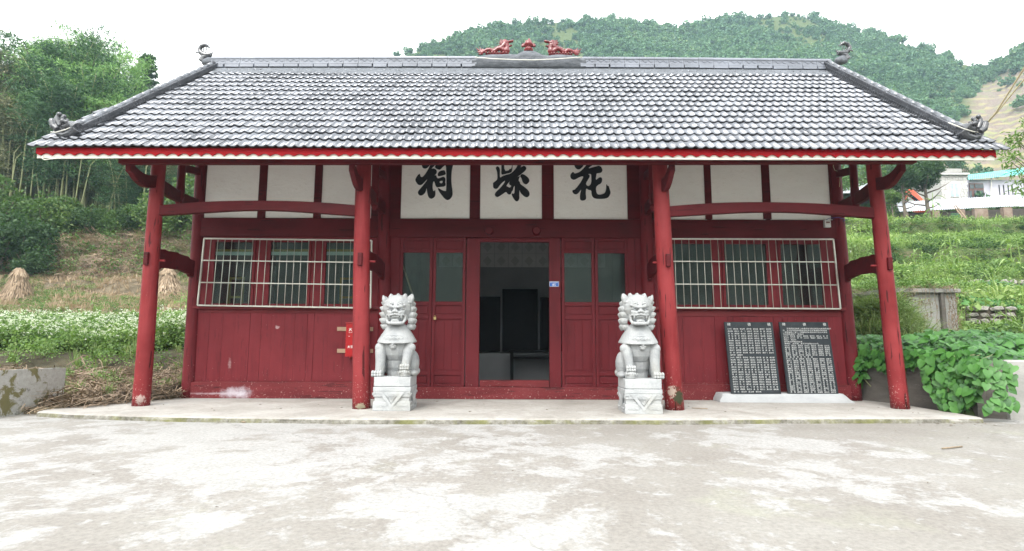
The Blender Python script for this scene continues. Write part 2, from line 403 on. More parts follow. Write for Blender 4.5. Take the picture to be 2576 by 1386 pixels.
def leaf_cloud(name, pts, size, mat, aspect=0.35, droop=0.5, jitter=0.4, quad=True, updir=None):
    """many single leaves (a folded diamond of 2 triangles each) at pts, hanging and turned at random"""
    n = len(pts); pts = np.asarray(pts, dtype=float)
    az = rng.uniform(0, 2 * np.pi, n); el = rng.normal(-droop, jitter, n)
    d = np.stack([np.cos(az) * np.cos(el), np.sin(az) * np.cos(el), np.sin(el)], 1)
    r3 = rng.normal(size=(n, 3)); w = np.cross(d, r3); w /= np.linalg.norm(w, axis=1)[:, None] + 1e-9
    L = (size * rng.uniform(0.6, 1.3, n))[:, None]
    a = pts - d * L * 0.5; b = pts + d * L * 0.5
    nrm = np.cross(d, w)
    l = pts - w * L * aspect * 0.5 + nrm * L * 0.06; r_ = pts + w * L * aspect * 0.5 + nrm * L * 0.06
    V = np.stack([a, l, b, r_], 1).reshape(-1, 3)
    idx = np.arange(n) * 4
    F = np.stack([idx, idx + 1, idx + 2, idx, idx + 2, idx + 3], 1).ravel()
    return np_mesh(name, V, F, 3, mat)

def remeshed(mb, name, voxel, mat, smooth_it=1, mirror=False, org=(0, 0, 0), strength=0.0, sscale=30):
    """the overlapping solids of mb fused into one carved surface"""
    me = mb.mesh(name + '_raw', None, False, org)
    tmp = bpy.data.objects.new(name + '_raw', me); COL.objects.link(tmp)
    md = tmp.modifiers.new('r', 'REMESH'); md.mode = 'VOXEL'; md.voxel_size = voxel; md.use_smooth_shade = True
    if smooth_it:
        sm = tmp.modifiers.new('s', 'SMOOTH'); sm.iterations = smooth_it; sm.factor = 0.5
    dg = bpy.context.evaluated_depsgraph_get(); dg.update()
    out = bpy.data.meshes.new_from_object(tmp.evaluated_get(dg)); out.name = name
    bpy.data.objects.remove(tmp); bpy.data.meshes.remove(me)
    if mirror:
        for v in out.vertices: v.co.x = -v.co.x
        out.flip_normals()
    out.materials.clear(); out.materials.append(M[mat])
    out.polygons.foreach_set('use_smooth', [True] * len(out.polygons))
    return out

SCAT_COL = None
def scatter(name, pts, scales, protos, rotz=None, tilt=0.15, kind='stuff', parent=None, label=None, cat=None):
    """ground cover nobody could count: one object whose points each carry one of the proto meshes"""
    pts = np.asarray(pts, dtype=float); n = len(pts)
    me = bpy.data.meshes.new(name); me.vertices.add(n); me.vertices.foreach_set('co', pts.astype(np.float32).ravel())
    for an, vals, ty in (('sc', np.asarray(scales, dtype=np.float32), 'FLOAT'),):
        at = me.attributes.new(an, ty, 'POINT'); at.data.foreach_set('value', vals)
    rv = np.zeros((n, 3), dtype=np.float32)
    rv[:, 0] = rng.normal(0, tilt, n); rv[:, 1] = rng.normal(0, tilt, n)
    rv[:, 2] = rng.uniform(0, 6.283, n) if rotz is None else rotz
    at = me.attributes.new('rt', 'FLOAT_VECTOR', 'POINT'); at.data.foreach_set('vector', rv.ravel())
    ix = me.attributes.new('ix', 'INT', 'POINT'); ix.data.foreach_set('value', rng.integers(0, len(protos), n).astype(np.int32))
    pc = bpy.data.collections.new(name + '_source')
    for i, pm in enumerate(protos):
        po = bpy.data.objects.new('%s_source_%02d' % (name, i), pm); pc.objects.link(po)
    ng = bpy.data.node_groups.new(name + '_nodes', 'GeometryNodeTree')
    ng.interface.new_socket('Geometry', in_out='INPUT', socket_type='NodeSocketGeometry')
    ng.interface.new_socket('Geometry', in_out='OUTPUT', socket_type='NodeSocketGeometry')
    N, L = ng.nodes, ng.links
    gi, go = N.new('NodeGroupInput'), N.new('NodeGroupOutput')
    ip = N.new('GeometryNodeInstanceOnPoints'); ci = N.new('GeometryNodeCollectionInfo')
    ci.inputs['Collection'].default_value = pc; ci.inputs['Separate Children'].default_value = True; ci.inputs['Reset Children'].default_value = True
    def attr(nm, ty):
        a = N.new('GeometryNodeInputNamedAttribute'); a.data_type = ty; a.inputs['Name'].default_value = nm
        return [s for s in a.outputs if s.enabled and s.name == 'Attribute'][0]
    L.new(gi.outputs[0], ip.inputs['Points']); L.new(ci.outputs[0], ip.inputs['Instance'])
    ip.inputs['Pick Instance'].default_value = True
    L.new(attr('ix', 'INT'), ip.inputs['Instance Index'])
    L.new(attr('rt', 'FLOAT_VECTOR'), ip.inputs['Rotation']); L.new(attr('sc', 'FLOAT'), ip.inputs['Scale'])
    L.new(ip.outputs[0], go.inputs[0])
    o = bpy.data.objects.new(name, me); COL.objects.link(o)
    if parent is not None: o.parent = parent
    md = o.modifiers.new('scatter', 'NODES'); md.node_group = ng
    return tag(o, label, cat, None, kind)
def sstep(a, b, x):
    t = min(1.0, max(0.0, (x - a) / (b - a))); return t * t * (3 - 2 * t)
# ================================================================== SETTING: ground, terrain, far hill
SL = math.tan(R(40)); RY0 = 7.9
RZ0 = P(1288, 373, RY0).z                     # eave edge of the roof plane
def roof_z(Y): return RZ0 + (Y - RY0) * SL
RYR = 11.62                                    # the ridge line
DW = 10.05                                     # front face of the main wall

SKY_PTS = [(-1.7, 0.40), (-1.2, 0.42), (-0.9, 0.42), (-0.66, 0.40), (-0.5, 0.38)]
for px, py in [(700, 260), (850, 175), (950, 160), (1040, 132), (1130, 110), (1200, 88), (1290, 70), (1350, 58), (1430, 55), (1520, 62), (1600, 66), (1690, 78), (1750, 76),
               (1820, 58), (1900, 44), (1990, 36), (2060, 52), (2110, 74), (2170, 92), (2240, 100), (2300, 118), (2360, 140), (2400, 155), (2450, 166), (2490, 163), (2530, 150), (2556, 130), (2590, 110), (2700, 60)]:
    d = ray(px, py); SKY_PTS.append((d.x / d.y, d.z / d.y))
SKY_PTS += [(1.3, 0.66), (1.8, 0.6), (2.4, 0.5)]
_sx = np.array([a for a, b in SKY_PTS]); _sy = np.array([b for a, b in SKY_PTS])
def sky_tan(a): return float(np.interp(a, _sx, _sy))

LPROF = [(0, 0.0), (8.2, -0.02), (9.0, 0.08), (10.8, 0.28), (11.3, 0.42), (11.9, 0.68), (12.6, 0.76), (17, 1.16), (20, 1.75), (24, 2.75), (26, 3.1), (26.7, 3.7), (28.2, 4.1), (30.6, 6.5), (33, 7.4), (40, 9.5), (60, 16), (75, 21)]
RPROF = [(0, 0.0), (8.0, -0.05), (9.5, 0.5), (11, 0.9), (12.5, 0.85), (15.0, 1.2), (16.2, 2.2), (19.5, 2.7), (20.2, 3.3), (25.4, 4.3), (26.3, 5.5), (33.2, 7.1), (34.2, 8.5), (43, 9.9), (49.8, 10.7), (53, 13.0), (62, 14.6), (75, 19.5)]
_lp = np.array(LPROF); _rp = np.array(RPROF)
def near_z(x, y):
    zl = float(np.interp(y, _lp[:, 0], _lp[:, 1])); zr = float(np.interp(y, _rp[:, 0], _rp[:, 1]))
    w = sstep(-0.35, 0.40, x / max(y, 4))
    return zl * (1 - w) + zr * w
def brown(a, tn):     # bare terraced fields low on the right shoulder
    a0 = 0.86 - min(0.13, max(0.0, (0.44 - tn) * 0.9))
    return sstep(a0 - 0.02, a0 + 0.03, a) * (1 - sstep(0.455 + (a - 0.87) * 0.5, 0.49 + (a - 0.87) * 0.5, tn))
def terrain_z(x, y):
    if y < 1: return -0.3
    a = x / y
    dist = y
    nz = near_z(x, y)
    if dist > 60:
        yr = 190 + 45 * math.sin(a * 3.0 + 0.6)
        yr = max(yr, 120)
        zt = sky_tan(a) * yr + HC
        z0 = near_z(a * 60, 60)
        if dist <= yr:
            s = (dist - 60) / (yr - 60)
            z = z0 + (zt - z0) * (0.55 * s + 0.45 * s * s)
            wob = math.sin(s * math.pi)
            z += wob * 7 * (mnoise.noise(Vector((x * 0.018, y * 0.018, 0.3))) + 0.5 * mnoise.noise(Vector((x * 0.05, y * 0.05, 7))))
            # brown terraces on the right shoulder
            k = brown(a, (z - HC) / y)
            if k > 0:
                zq = round(z / 2.6) * 2.6
                z = z * (1 - 0.75 * k) + zq * 0.75 * k
        else:
            z = zt - (dist - yr) * 0.25
        return z
    z = nz
    if y > 9:
        z += 0.10 * min(1, (y - 9) / 6) * (mnoise.noise(Vector((x * 0.5, y * 0.5, 0))) * 1.2 + mnoise.noise(Vector((x * 1.7, y * 1.7, 3))) * 0.5) * (1 + y / 25)
    return z

# the ground under and around everything
def plat_back(x):      # the terrace's rear-left edge runs aslant
    if x < -7.1: return 0.0
    if x < -5.9: return 8.0 + (x + 7.0) / 1.1 * 1.95
    return 14.4
ys_ = np.concatenate([np.linspace(-14, 8, 12), np.linspace(8.2, 36, 150), np.linspace(36.3, 75, 95), np.linspace(76, 330, 150)])
as_ = np.linspace(-1.75, 1.75, 300)
TV = []; tcol = []
for y in ys_:
    for a in as_:
        span = max(y, 9.0) if y > 8 else 16.0
        x = a * span
        z = terrain_z(x, y) if y > 8 else -0.4
        # keep clear under platform and building
        if plat_back(x) > y > 7.4 and x < 6.6: z = -0.4
        elif -5.2 < x < 6.6 and 9 < y < 17: z = -0.4
        elif y < 8.3: z = -0.4
        TV.append((x, y, z))
TV = np.array(TV); na = len(as_); ny = len(ys_)
ii, jj = np.meshgrid(np.arange(ny - 1), np.arange(na - 1), indexing='ij')
b0 = (ii * na + jj).ravel()
TF = np.stack([b0, b0 + 1, b0 + 1 + na, b0 + na], 1).ravel()

def mat_terrain():
    m, t, b, o = nt('hillside_soil_and_grass')
    g = t.nodes.new('ShaderNodeNewGeometry'); pos = g.outputs['Position']
    f = noise_n(t, pos, 0.35, 8, 0.65); f2 = noise_n(t, pos, 2.5, 6, 0.7)
    at = t.nodes.new('ShaderNodeAttribute'); at.attribute_name = 'zone'
    sp = t.nodes.new('ShaderNodeSeparateColor'); t.links.new(at.outputs['Color'], sp.inputs[0])
    soil = ramp(t, f2, [(0.3, (0.030, 0.024, 0.019)), (0.7, (0.085, 0.068, 0.052))])
    green = ramp(t, f2, [(0.3, (0.035, 0.06, 0.02)), (0.7, (0.11, 0.15, 0.05))])
    dry = ramp(t, f2, [(0.3, (0.13, 0.10, 0.065)), (0.7, (0.28, 0.225, 0.155))])
    c = mixc(t, sp.outputs[0], soil, green)
    c = mixc(t, mathn(t, 'MULTIPLY', sp.outputs[1], ramp(t, f, [(0.3, 0.4), (0.6, 1.0)])), c, dry)
    wz = mathn(t, 'ADD', sepz(t), mathn(t, 'MULTIPLY', noise_n(t, pos, 0.06, 4), 7.0))
    st = ramp(t, mathn(t, 'FRACT', mathn(t, 'MULTIPLY', wz, 0.36)), [(0.0, 0.0), (0.55, 0.0), (0.68, 1.0), (0.85, 1.0), (0.95, 0.0)])
    brn = mixc(t, st, ramp(t, f2, [(0.3, (0.13, 0.10, 0.085)), (0.7, (0.22, 0.18, 0.15))]), (0.24, 0.21, 0.12))
    brn = mixc(t, ramp(t, f, [(0.5, 0.0), (0.68, 0.7)]), brn, (0.16, 0.22, 0.08))
    c = mixc(t, sp.outputs[2], c, brn)
    t.links.new(c, b.inputs['Base Color']); b.inputs['Roughness'].default_value = 0.95; b.inputs['Specular IOR Level'].default_value = 0.1
    bump(t, b, f2, 0.8, 0.08)
    return m
M['terrain'] = mat_terrain()
def zone(x, y, z):
    a = x / max(y, 1.0)
    green, dry = 0.75, 0.0
    if a < 0.2 and y < 40:
        if y < 10.9: green, dry = 0.1, 0.5
        elif y < 12.5: green, dry = 0.12, 0.05
        elif y < 17: green, dry = 0.8, 0
        elif y < 26: green, dry = 0.35, 0.75
        elif y < 32: green, dry = 0.1, 0.55
        else: green, dry = 0.3, 0.1
    elif y > 62:
        k = brown(a, (z - HC) / y)
        green, dry = 0.8 * (1 - k) + 0.15 * k, 0.9 * k
    return green, dry
me = np_mesh('terrain', TV, TF, 4, 'terrain')
ca = me.attributes.new('zone', 'FLOAT_COLOR', 'POINT')
zc = np.ones((len(TV), 4), dtype=np.float32)
for i, (x, y, z) in enumerate(TV):
    zc[i, 0], zc[i, 1] = zone(x, y, z)
    zc[i, 2] = brown(x / max(y, 1.0), (z - HC) / max(y, 1.0)) if y > 60 else 0.0
ca.data.foreach_set('color', zc.ravel())
me.polygons.foreach_set('use_smooth', [True] * len(me.polygons))
ter = link_mesh('terrain', me); tag(ter, 'hillside rising behind the hall with terraces and slopes', kind='structure')

# ------------------------------------------------------------------ courtyard slab
def mat_court():
    m, t, b, o = nt('worn_courtyard_concrete')
    g = t.nodes.new('ShaderNodeNewGeometry')
    mp = t.nodes.new('ShaderNodeMapping'); t.links.new(g.outputs['Position'], mp.inputs['Vector'])
    v = mp.outputs[0]
    big = noise_n(t, v, 0.5, 12, 0.68, 0.25)
    mid = noise_n(t, v, 2.4, 12, 0.74, 0.3)
    fine = noise_n(t, v, 26, 6, 0.75)
    sx = t.nodes.new('ShaderNodeSeparateXYZ'); t.links.new(v, sx.inputs[0])
    bias = nn(t, 'ShaderNodeMapRange'); bias.inputs['From Min'].default_value = 4; bias.inputs['From Max'].default_value = -4
    bias.inputs['To Min'].default_value = -0.025; bias.inputs['To Max'].default_value = 0.03
    t.links.new(sx.outputs['X'], bias.inputs['Value'])
    s = mathn(t, 'ADD', mathn(t, 'ADD', mathn(t, 'MULTIPLY', big, 0.6), mathn(t, 'MULTIPLY', mid, 0.4)), bias.outputs[0])
    worn = ramp(t, s, [(0.490, 0.0), (0.522, 1.0)])
    spots = ramp(t, noise_n(t, v, 7.5, 6, 0.62, 0.3), [(0.625, 0.0), (0.64, 1.0)])
    worn = mathn(t, 'MAXIMUM', worn, mathn(t, 'MULTIPLY', spots, 0.8))
    skin = ramp(t, noise_n(t, v, 0.9, 6, 0.6), [(0.3, (0.222, 0.203, 0.183)), (0.55, (0.258, 0.242, 0.22)), (0.75, (0.29, 0.277, 0.255))])
    algae = ramp(t, noise_n(t, v, 0.8, 6, 0.6, 1.0), [(0.58, 0.0), (0.75, 0.35)])
    skin = mixc(t, algae, skin, (0.33, 0.35, 0.24))
    pale = ramp(t, noise_n(t, v, 3, 7, 0.7), [(0.3, (0.305, 0.297, 0.283)), (0.7, (0.36, 0.352, 0.34))])
    c = mixc(t, worn, skin, pale)
    grit = ramp(t, fine, [(0.32, 0.72), (0.6, 1.04)])
    c = mixc(t, 1.0, c, grit, 'MULTIPLY')
    # fine meandering cracks
    vo = nn(t, 'ShaderNodeTexVoronoi'); vo.feature = 'DISTANCE_TO_EDGE'; vo.inputs['Scale'].default_value = 0.22
    wv = mixc(t, 0.35, v, mid_vec(t, v))
    t.links.new(wv, vo.inputs['Vector'])
    ck = ramp(t, vo.outputs['Distance'], [(0.0, 0.4), (0.003, 0.0)])
    c = mixc(t, ck, c, (0.14, 0.13, 0.12))
    t.links.new(c, b.inputs['Base Color'])
    t.links.new(ramp(t, worn, [(0.0, 0.72), (1.0, 0.85)]), b.inputs['Roughness']); b.inputs['Specular IOR Level'].default_value = 0.3
    bump(t, b, mathn(t, 'ADD', mathn(t, 'MULTIPLY', fine, 0.35), mathn(t, 'MULTIPLY', worn, -0.4)), 0.35, 0.006)
    return m
def mid_vec(t, v):
    n = nn(t, 'ShaderNodeTexNoise'); n.inputs['Scale'].default_value = 0.9; n.inputs['Detail'].default_value = 6; n.inputs['Roughness'].default_value = 0.65
    t.links.new(v, n.inputs['Vector'])
    mu = mixc(t, 1.0, n.outputs['Color'], (6, 6, 6), 'MULTIPLY')
    return mixc(t, 0.5, v, mu)
M['court'] = mat_court()
ZC = -0.075
mb = MB(); nx, nyy = 60, 40
vs = []
for j in range(nyy + 1):
    for i in range(nx + 1):
        x = -13 + 26 * i / nx; y = -19 + 27.6 * j / nyy
        vs.append((x, y, ZC + 0.006 * mnoise.noise(Vector((x * 0.6, y * 0.6, 0)))))
fs = [(j * (nx + 1) + i, j * (nx + 1) + i + 1, (j + 1) * (nx + 1) + i + 1, (j + 1) * (nx + 1) + i) for j in range(nyy) for i in range(nx)]
mb.add(vs, fs)
tag(mb.build('courtyard', 'court', smooth=True), 'worn pale concrete courtyard in front of the hall', kind='structure')

# ------------------------------------------------------------------ platform (raised concrete terrace) with a ragged mossy kerb
def mat_platform():
    m, t, b, o = nt('platform_concrete')
    g = t.nodes.new('ShaderNodeNewGeometry'); v = g.outputs['Position']
    f = noise_n(t, v, 1.6, 8, 0.65, 0.5); f2 = noise_n(t, v, 14, 6, 0.7)
    top = ramp(t, f, [(0.3, (0.28, 0.26, 0.235)), (0.5, (0.35, 0.33, 0.305)), (0.7, (0.42, 0.405, 0.38))])
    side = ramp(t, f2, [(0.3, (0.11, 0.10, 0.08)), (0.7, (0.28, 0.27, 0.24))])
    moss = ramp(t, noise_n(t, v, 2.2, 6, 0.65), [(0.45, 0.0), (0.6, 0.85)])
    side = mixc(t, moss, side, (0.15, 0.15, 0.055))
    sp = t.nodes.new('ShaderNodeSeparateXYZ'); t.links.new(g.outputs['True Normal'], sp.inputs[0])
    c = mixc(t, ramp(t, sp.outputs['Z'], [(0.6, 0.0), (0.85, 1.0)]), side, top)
    c = mixc(t, 1.0, c, ramp(t, f2, [(0.35, 0.85), (0.65, 1.05)]), 'MULTIPLY')
    t.links.new(c, b.inputs['Base Color']); b.inputs['Roughness'].default_value = 0.88; b.inputs['Specular IOR Level'].default_value = 0.2
    bump(t, b, mathn(t, 'ADD', f2, f), 0.5, 0.01)
    return m
M['platform'] = mat_platform()
front = [G(x, y) for x, y in [(96, 1034), (200, 1040), (420, 1046), (640, 1049), (880, 1052), (1288, 1052), (1700, 1053), (1950, 1051), (2150, 1050), (2330, 1050), (2470, 1050)]]
# resample the kerb finely, with a slightly crumbled line
def polyline_resample(pts, step):
    out = []
    for a, b_ in zip(pts[:-1], pts[1:]):
        n = max(1, int((b_ - a).length / step))
        for k in range(n): out.append(a.lerp(b_, k / n))
    out.append(pts[-1]); return out
fr = polyline_resample(front, 0.07)
mb = MB(); rows = []
for i, p in enumerate(fr):
    w = mnoise.noise(Vector((p.x * 2.2, 0, 5))) * 0.022 + mnoise.noise(Vector((p.x * 7, 0, 9))) * 0.012
    w2 = mnoise.noise(Vector((p.x * 5, 3, 5))) * 0.02
    yb_ = max(plat_back(p.x) + 0.03 * mnoise.noise(Vector((p.x * 9, 0, 0))), p.y + 0.12)
    rows.append([(p.x, yb_, -0.3), (p.x, yb_, 0.0), (p.x, p.y + 0.10, 0.0), (p.x, p.y + 0.015 + w, -0.006), (p.x, p.y - 0.012 + w, -0.022), (p.x, p.y - 0.02 + w2, -0.05), (p.x, p.y - 0.035 + w2 * 1.5, -0.12)])
n = len(rows[0]); vs = [q for r_ in rows for q in r_]
fs = [(i * n + k, i * n + k + 1, (i + 1) * n + k + 1, (i + 1) * n + k) for i in range(len(rows) - 1) for k in range(n - 1)]
mb.add(vs, fs)
# closing sides
mb.add([r_ for r_ in rows[0]] + [(rows[0][0][0], rows[0][0][1], -0.4), (rows[0][-1][0], rows[0][-1][1], -0.4)], [tuple(range(n)) + (n + 1, n)])
mb.add([r_ for r_ in rows[-1]] + [(rows[-1][0][0], 14.4, -0.4), (rows[-1][-1][0], rows[-1][-1][1], -0.4)], [tuple(range(n)) + (n + 1, n)])
tag(mb.build('platform_floor', 'platform', angle=50), 'low concrete terrace with a mossy crumbling kerb under the hall', kind='structure')
# ================================================================== THE HALL
HALL = thing('ancestral_hall', (0.1, 11.2, 0.0), 'long red timber ancestral hall with a grey glazed tile roof and three calligraphy panels', 'hall')
def part(name, mb, mat, parent=None, **kw): return mb.build(name, mat, parent or HALL, **kw)
def X(x, y, Y): return P(x, y, Y).x
def Z(x, y, Y): return P(x, y, Y).z

def wobbly_column(base, top, r0, r1, seed, n=22, rings=26):
    mb = MB(); vs = []; fs = []
    for j in range(rings + 1):
        s = j / rings
        c = Vector(base).lerp(Vector(top), s)
        c.x += 0.012 * math.sin(s * 3.1 * (1 + seed % 3 * 0.3) + seed); c.y += 0.010 * math.sin(s * 4 + seed * 2)
        r_ = r0 + (r1 - r0) * s
        for k in range(n):
            a = 2 * math.pi * k / n
            rr = r_ * (1 + 0.035 * mnoise.noise(Vector((math.cos(a) * 1.3, math.sin(a) * 1.3, s * 5 + seed * 7.3))) + 0.012 * mnoise.noise(Vector((math.cos(a) * 4, math.sin(a) * 4, s * 2 + seed))))
            vs.append((c.x + rr * math.cos(a), c.y + rr * math.sin(a), c.z))
    for j in range(rings):
        for k in range(n):
            k2 = (k + 1) % n; fs.append((j * n + k, j * n + k2, (j + 1) * n + k2, (j + 1) * n + k))
    fs.append(tuple(range(n - 1, -1, -1))); fs.append(tuple(rings * n + k for k in range(n)))
    mb.add(vs, fs); return mb

# front columns: foot and head read from the photograph
YO, YI = 8.85, 8.62
cols = {}
for key, fx, fy, hx, hy, Y, r0, r1, m in [
        ('lo', 352, 1017, 401, 425, YO, 0.125, 0.102, 'column'), ('li', 908, 1028, 914, 430, YI, 0.134, 0.118, 'column'),
        ('ri', 1697, 1036, 1661, 430, YI, 0.142, 0.118, 'column'), ('ro', 2268, 1030, 2195, 425, YO, 0.127, 0.102, 'column')]:
    b_ = P(fx, fy, Y); b_.z = -0.01
    t_ = P(hx, hy, Y); 
    zt = roof_z(Y) - 0.26
    t_ = b_.lerp(t_, (zt - b_.z) / (t_.z - b_.z))
    cols[key] = (b_, t_)
    part('column', wobbly_column(b_, t_, r0, r1, len(cols)), m, smooth=True)
rear = {}
for key, fx, fy, hx, hy, r0, r1 in [('lo', 474, 997, 505, 430, 0.118, 0.10), ('li', 965, 1008, 968, 430, 0.13, 0.115), ('ri', 1640, 1010, 1622, 430, 0.13, 0.115), ('ro', 2148, 1010, 2101, 430, 0.125, 0.10)]:
    b_ = P(fx, fy, DW + 0.03); b_.z = -0.01
    t_ = P(hx, hy, DW + 0.03); zt = roof_z(DW) - 0.3
    t_ = b_.lerp(t_, (zt - b_.z) / (t_.z - b_.z))
    rear[key] = (b_, t_)
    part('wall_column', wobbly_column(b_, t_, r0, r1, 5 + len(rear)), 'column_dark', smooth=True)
def on(colm, z):
    b_, t_ = colm; return b_.lerp(t_, (z - b_.z) / (t_.z - b_.z))

# eave beam (purlin) in front, carried by four curved brackets
YB = 8.14
zb = Z(1288, 405.5, YB)
def zline(Y, pts):      # beam height along x
    return [(X(x, y, Y), Z(x, y, Y)) for x, y in pts]
seg = zline(YB, [(303, 406), (900, 406), (1288, 406), (1700, 406), (2301, 404)])
mb = MB()
for (xa, za), (xb, zb2) in zip(seg[:-1], seg[1:]):
    mb.hexa([(xa, YB - 0.05, za - 0.045), (xb, YB - 0.05, zb2 - 0.045), (xb, YB + 0.05, zb2 - 0.045), (xa, YB + 0.05, za - 0.045),
             (xa, YB - 0.05, za + 0.055), (xb, YB - 0.05, zb2 + 0.055), (xb, YB + 0.05, zb2 + 0.055), (xa, YB + 0.05, za + 0.055)])
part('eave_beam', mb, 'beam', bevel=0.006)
def bracket(p0, p1, th, h0, h1, sag):
    """curved arm from p0 (column) out to p1 (under the eave beam)"""
    p0, p1 = Vector(p0), Vector(p1); d = (p1 - p0); hd = Vector((d.x, d.y, 0)).normalized(); side = Vector((-hd.y, hd.x, 0)) * th / 2
    N = 12; up = []; lo = []
    for i in range(N + 1):
        s = i / N
        c = p0.lerp(p1, s) + Vector((0, 0, -sag * math.sin(math.pi * min(1, s * 1.05)) * (0.7 + 0.6 * s)))
        h = h0 + (h1 - h0) * s + 0.03 * math.sin(math.pi * s)
        up.append(c + Vector((0, 0, h / 2))); lo.append(c - Vector((0, 0, h / 2)))
    up[-1].z = p1.z + h1 / 2; 
    out = up + lo[::-1]
    return MB().prism([p - side for p in out], side * 2)
for key, ex, ey, cz in [('lo', 322, 418, 455), ('li', 884, 418, 462), ('ri', 1692, 418, 462), ('ro', 2272, 418, 455)]:
    Yc = YO if key in ('lo', 'ro') else YI
    z0 = Z(cols[key][0].x, cz, Yc); a = on(cols[key], z0)
    e = P(ex, ey, YB + 0.02)
    part('bracket_arm', bracket(a, e, 0.085, 0.20, 0.14, 0.10), 'beam', bevel=0.008)

# curved tie beams of the side bays
def arched_beam(a, b_, arch, h, th, N=14):
    a, b_ = Vector(a), Vector(b_); d = (b_ - a); hd = Vector((d.x, d.y, 0)).normalized(); side = Vector((-hd.y, hd.x, 0)) * th / 2
    up = []; lo = []
    for i in range(N + 1):
        s = i / N; c = a.lerp(b_, s) + Vector((0, 0, arch * math.sin(math.pi * s)))
        hh = h * (1 + 0.06 * math.sin(s * 9))
        up.append(c + Vector((0, 0, hh / 2))); lo.append(c - Vector((0, 0, hh / 2)))
    return MB().prism([p - side for p in up + lo[::-1]], side * 2)
part('tie_beam', arched_beam(P(400, 531, YO), P(900, 531, YI), 0.085, 0.165, 0.10), 'beam', bevel=0.008)
part('tie_beam', arched_beam(P(1680, 533, YI), P(2198, 537, YO), 0.085, 0.165, 0.10), 'beam', bevel=0.008)

# side tie beams (front column to wall column), carved lower braces, turned hanging posts
def carved_brace(a, b_, h, th):
    a, b_ = Vector(a), Vector(b_); d = b_ - a; hd = Vector((d.x, d.y, 0)).normalized(); side = Vector((-hd.y, hd.x, 0)) * th / 2
    up_o = [(0, 0.40), (0.03, 0.5), (0.22, 0.52), (0.27, 0.47), (0.5, 0.50), (0.54, 0.45), (0.75, 0.50), (0.80, 0.42), (0.97, 0.42), (1.0, 0.30)]
    lo_o = [(1.0, -0.42), (0.86, -0.5), (0.84, -0.40), (0.6, -0.36), (0.3, -0.40), (0.16, -0.44), (0.14, -0.52), (0.0, -0.46)]
    pts = [a.lerp(b_, s) + Vector((0, 0, v * h + 0.05 * math.sin(math.pi * s))) for s, v in up_o + lo_o]
    return MB().prism([p - side for p in pts], side * 2)
for key, cy1, cy2 in [('lo', 650, 676), ('li', 650, 672), ('ri', 650, 672), ('ro', 656, 676)]:
    Yc = YO if key in ('lo', 'ro') else YI
    za = Z(cols[key][0].x, cy1, Yc); zb_ = za - 0.02
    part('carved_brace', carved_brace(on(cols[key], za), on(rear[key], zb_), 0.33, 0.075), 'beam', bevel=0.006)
    # peg and wedge that lock the brace through the column
    c = on(cols[key], za); 
    part('wedge', MB().box(c.x - 0.035, c.x + 0.035, c.y - 0.165, c.y - 0.11, c.z - 0.11, c.z + 0.09), 'beam', bevel=0.01)
    sgn = 1 if key[0] == 'l' else -1
    part('peg', MB().tube([(c.x + sgn * 0.09, c.y + 0.03, c.z - 0.02), (c.x + sgn * 0.20, c.y + 0.02, c.z - 0.025)], 0.018, 8), 'column')
    # upper tie
    zu = Z(cols[key][0].x, 462, Yc); a = on(cols[key], zu + 0.0); b_ = on(rear[key], zu - 0.06)
    part('upper_tie', arched_beam(a, b_, -0.03, 0.20, 0.09, 8), 'beam', bevel=0.006)
    # turned post standing on the tie, under the roof
    m_ = a.lerp(b_, 0.5); zt = roof_z(m_.y) - 0.22
    prof = [(0.030, -0.20), (0.055, -0.15), (0.062, -0.11), (0.045, -0.085), (0.066, -0.06), (0.075, -0.02), (0.06, 0.02), (0.072, 0.05), (0.078, 0.09), (0.07, 0.13), (0.064, 0.2), (0.064, max(0.25, zt - m_.z))]
    part('hanging_post', MB().lathe(prof, (m_.x, m_.y, m_.z), 16), 'column_dark', smooth=True)
    part('rafter_tie', arched_beam(m_ + Vector((0, 0.0, 0.5)), on(rear[key], m_.z + 0.62), 0, 0.13, 0.08, 4), 'beam')
for x_, y_ in ((X(1454, 442, YI - .13), 0),):
    pass

# ------------------------------------------------------------------ main wall
def px(x, y, Y=DW): return X(x, y, Y)
def rectw(mb, x0, x1, y0, y1, Yf, dep, ym=None):
    """box whose front face stands at Yf and covers photo rows y0..y1 and columns x0..x1"""
    xm = (x0 + x1) / 2; ym = (y0 + y1) / 2 if ym is None else ym
    return mb.box(X(x0, ym, Yf), X(x1, ym, Yf), Yf, Yf + dep, Z(xm, y1, Yf), Z(xm, y0, Yf))
xl0, xl1 = rear['lo'][0].x, rear['li'][0].x
xr0, xr1 = rear['ri'][0].x, rear['ro'][0].x
zs_top = Z(1288, 974, DW - 0.04)
z_lint0, z_lint1 = Z(1288, 598, DW), Z(1288, 551, DW)
z_pan1 = roof_z(DW) - 0.15
# sill beams
def long_beam(x0, x1, Yf, dep, z0, z1, n=16, wob=0.012, seed=0):
    mb = MB(); vs = []; fs = []
    for i in range(n + 1):
        x = x0 + (x1 - x0) * i / n
        w1 = wob * mnoise.noise(Vector((x * 1.3, seed, 0))); w2 = wob * mnoise.noise(Vector((x * 1.3, seed, 9)))
        vs += [(x, Yf + w2, z0), (x, Yf + dep, z0), (x, Yf + dep, z1 + w1), (x, Yf + w2 + 0.004, z1 + w1)]
    for i in range(n):
        for k in range(4):
            k2 = (k + 1) % 4; fs.append((i * 4 + k, (i + 1) * 4 + k, (i + 1) * 4 + k2, i * 4 + k2))
    fs += [(0, 1, 2, 3), (n * 4 + 3, n * 4 + 2, n * 4 + 1, n * 4)]
    return mb.add(vs, fs)
part('sill_beam', long_beam(xl0, xl1, DW - 0.06, 0.2, 0.0, Z(700, 962, DW - 0.06), seed=1), 'wall_h', bevel=0.008)
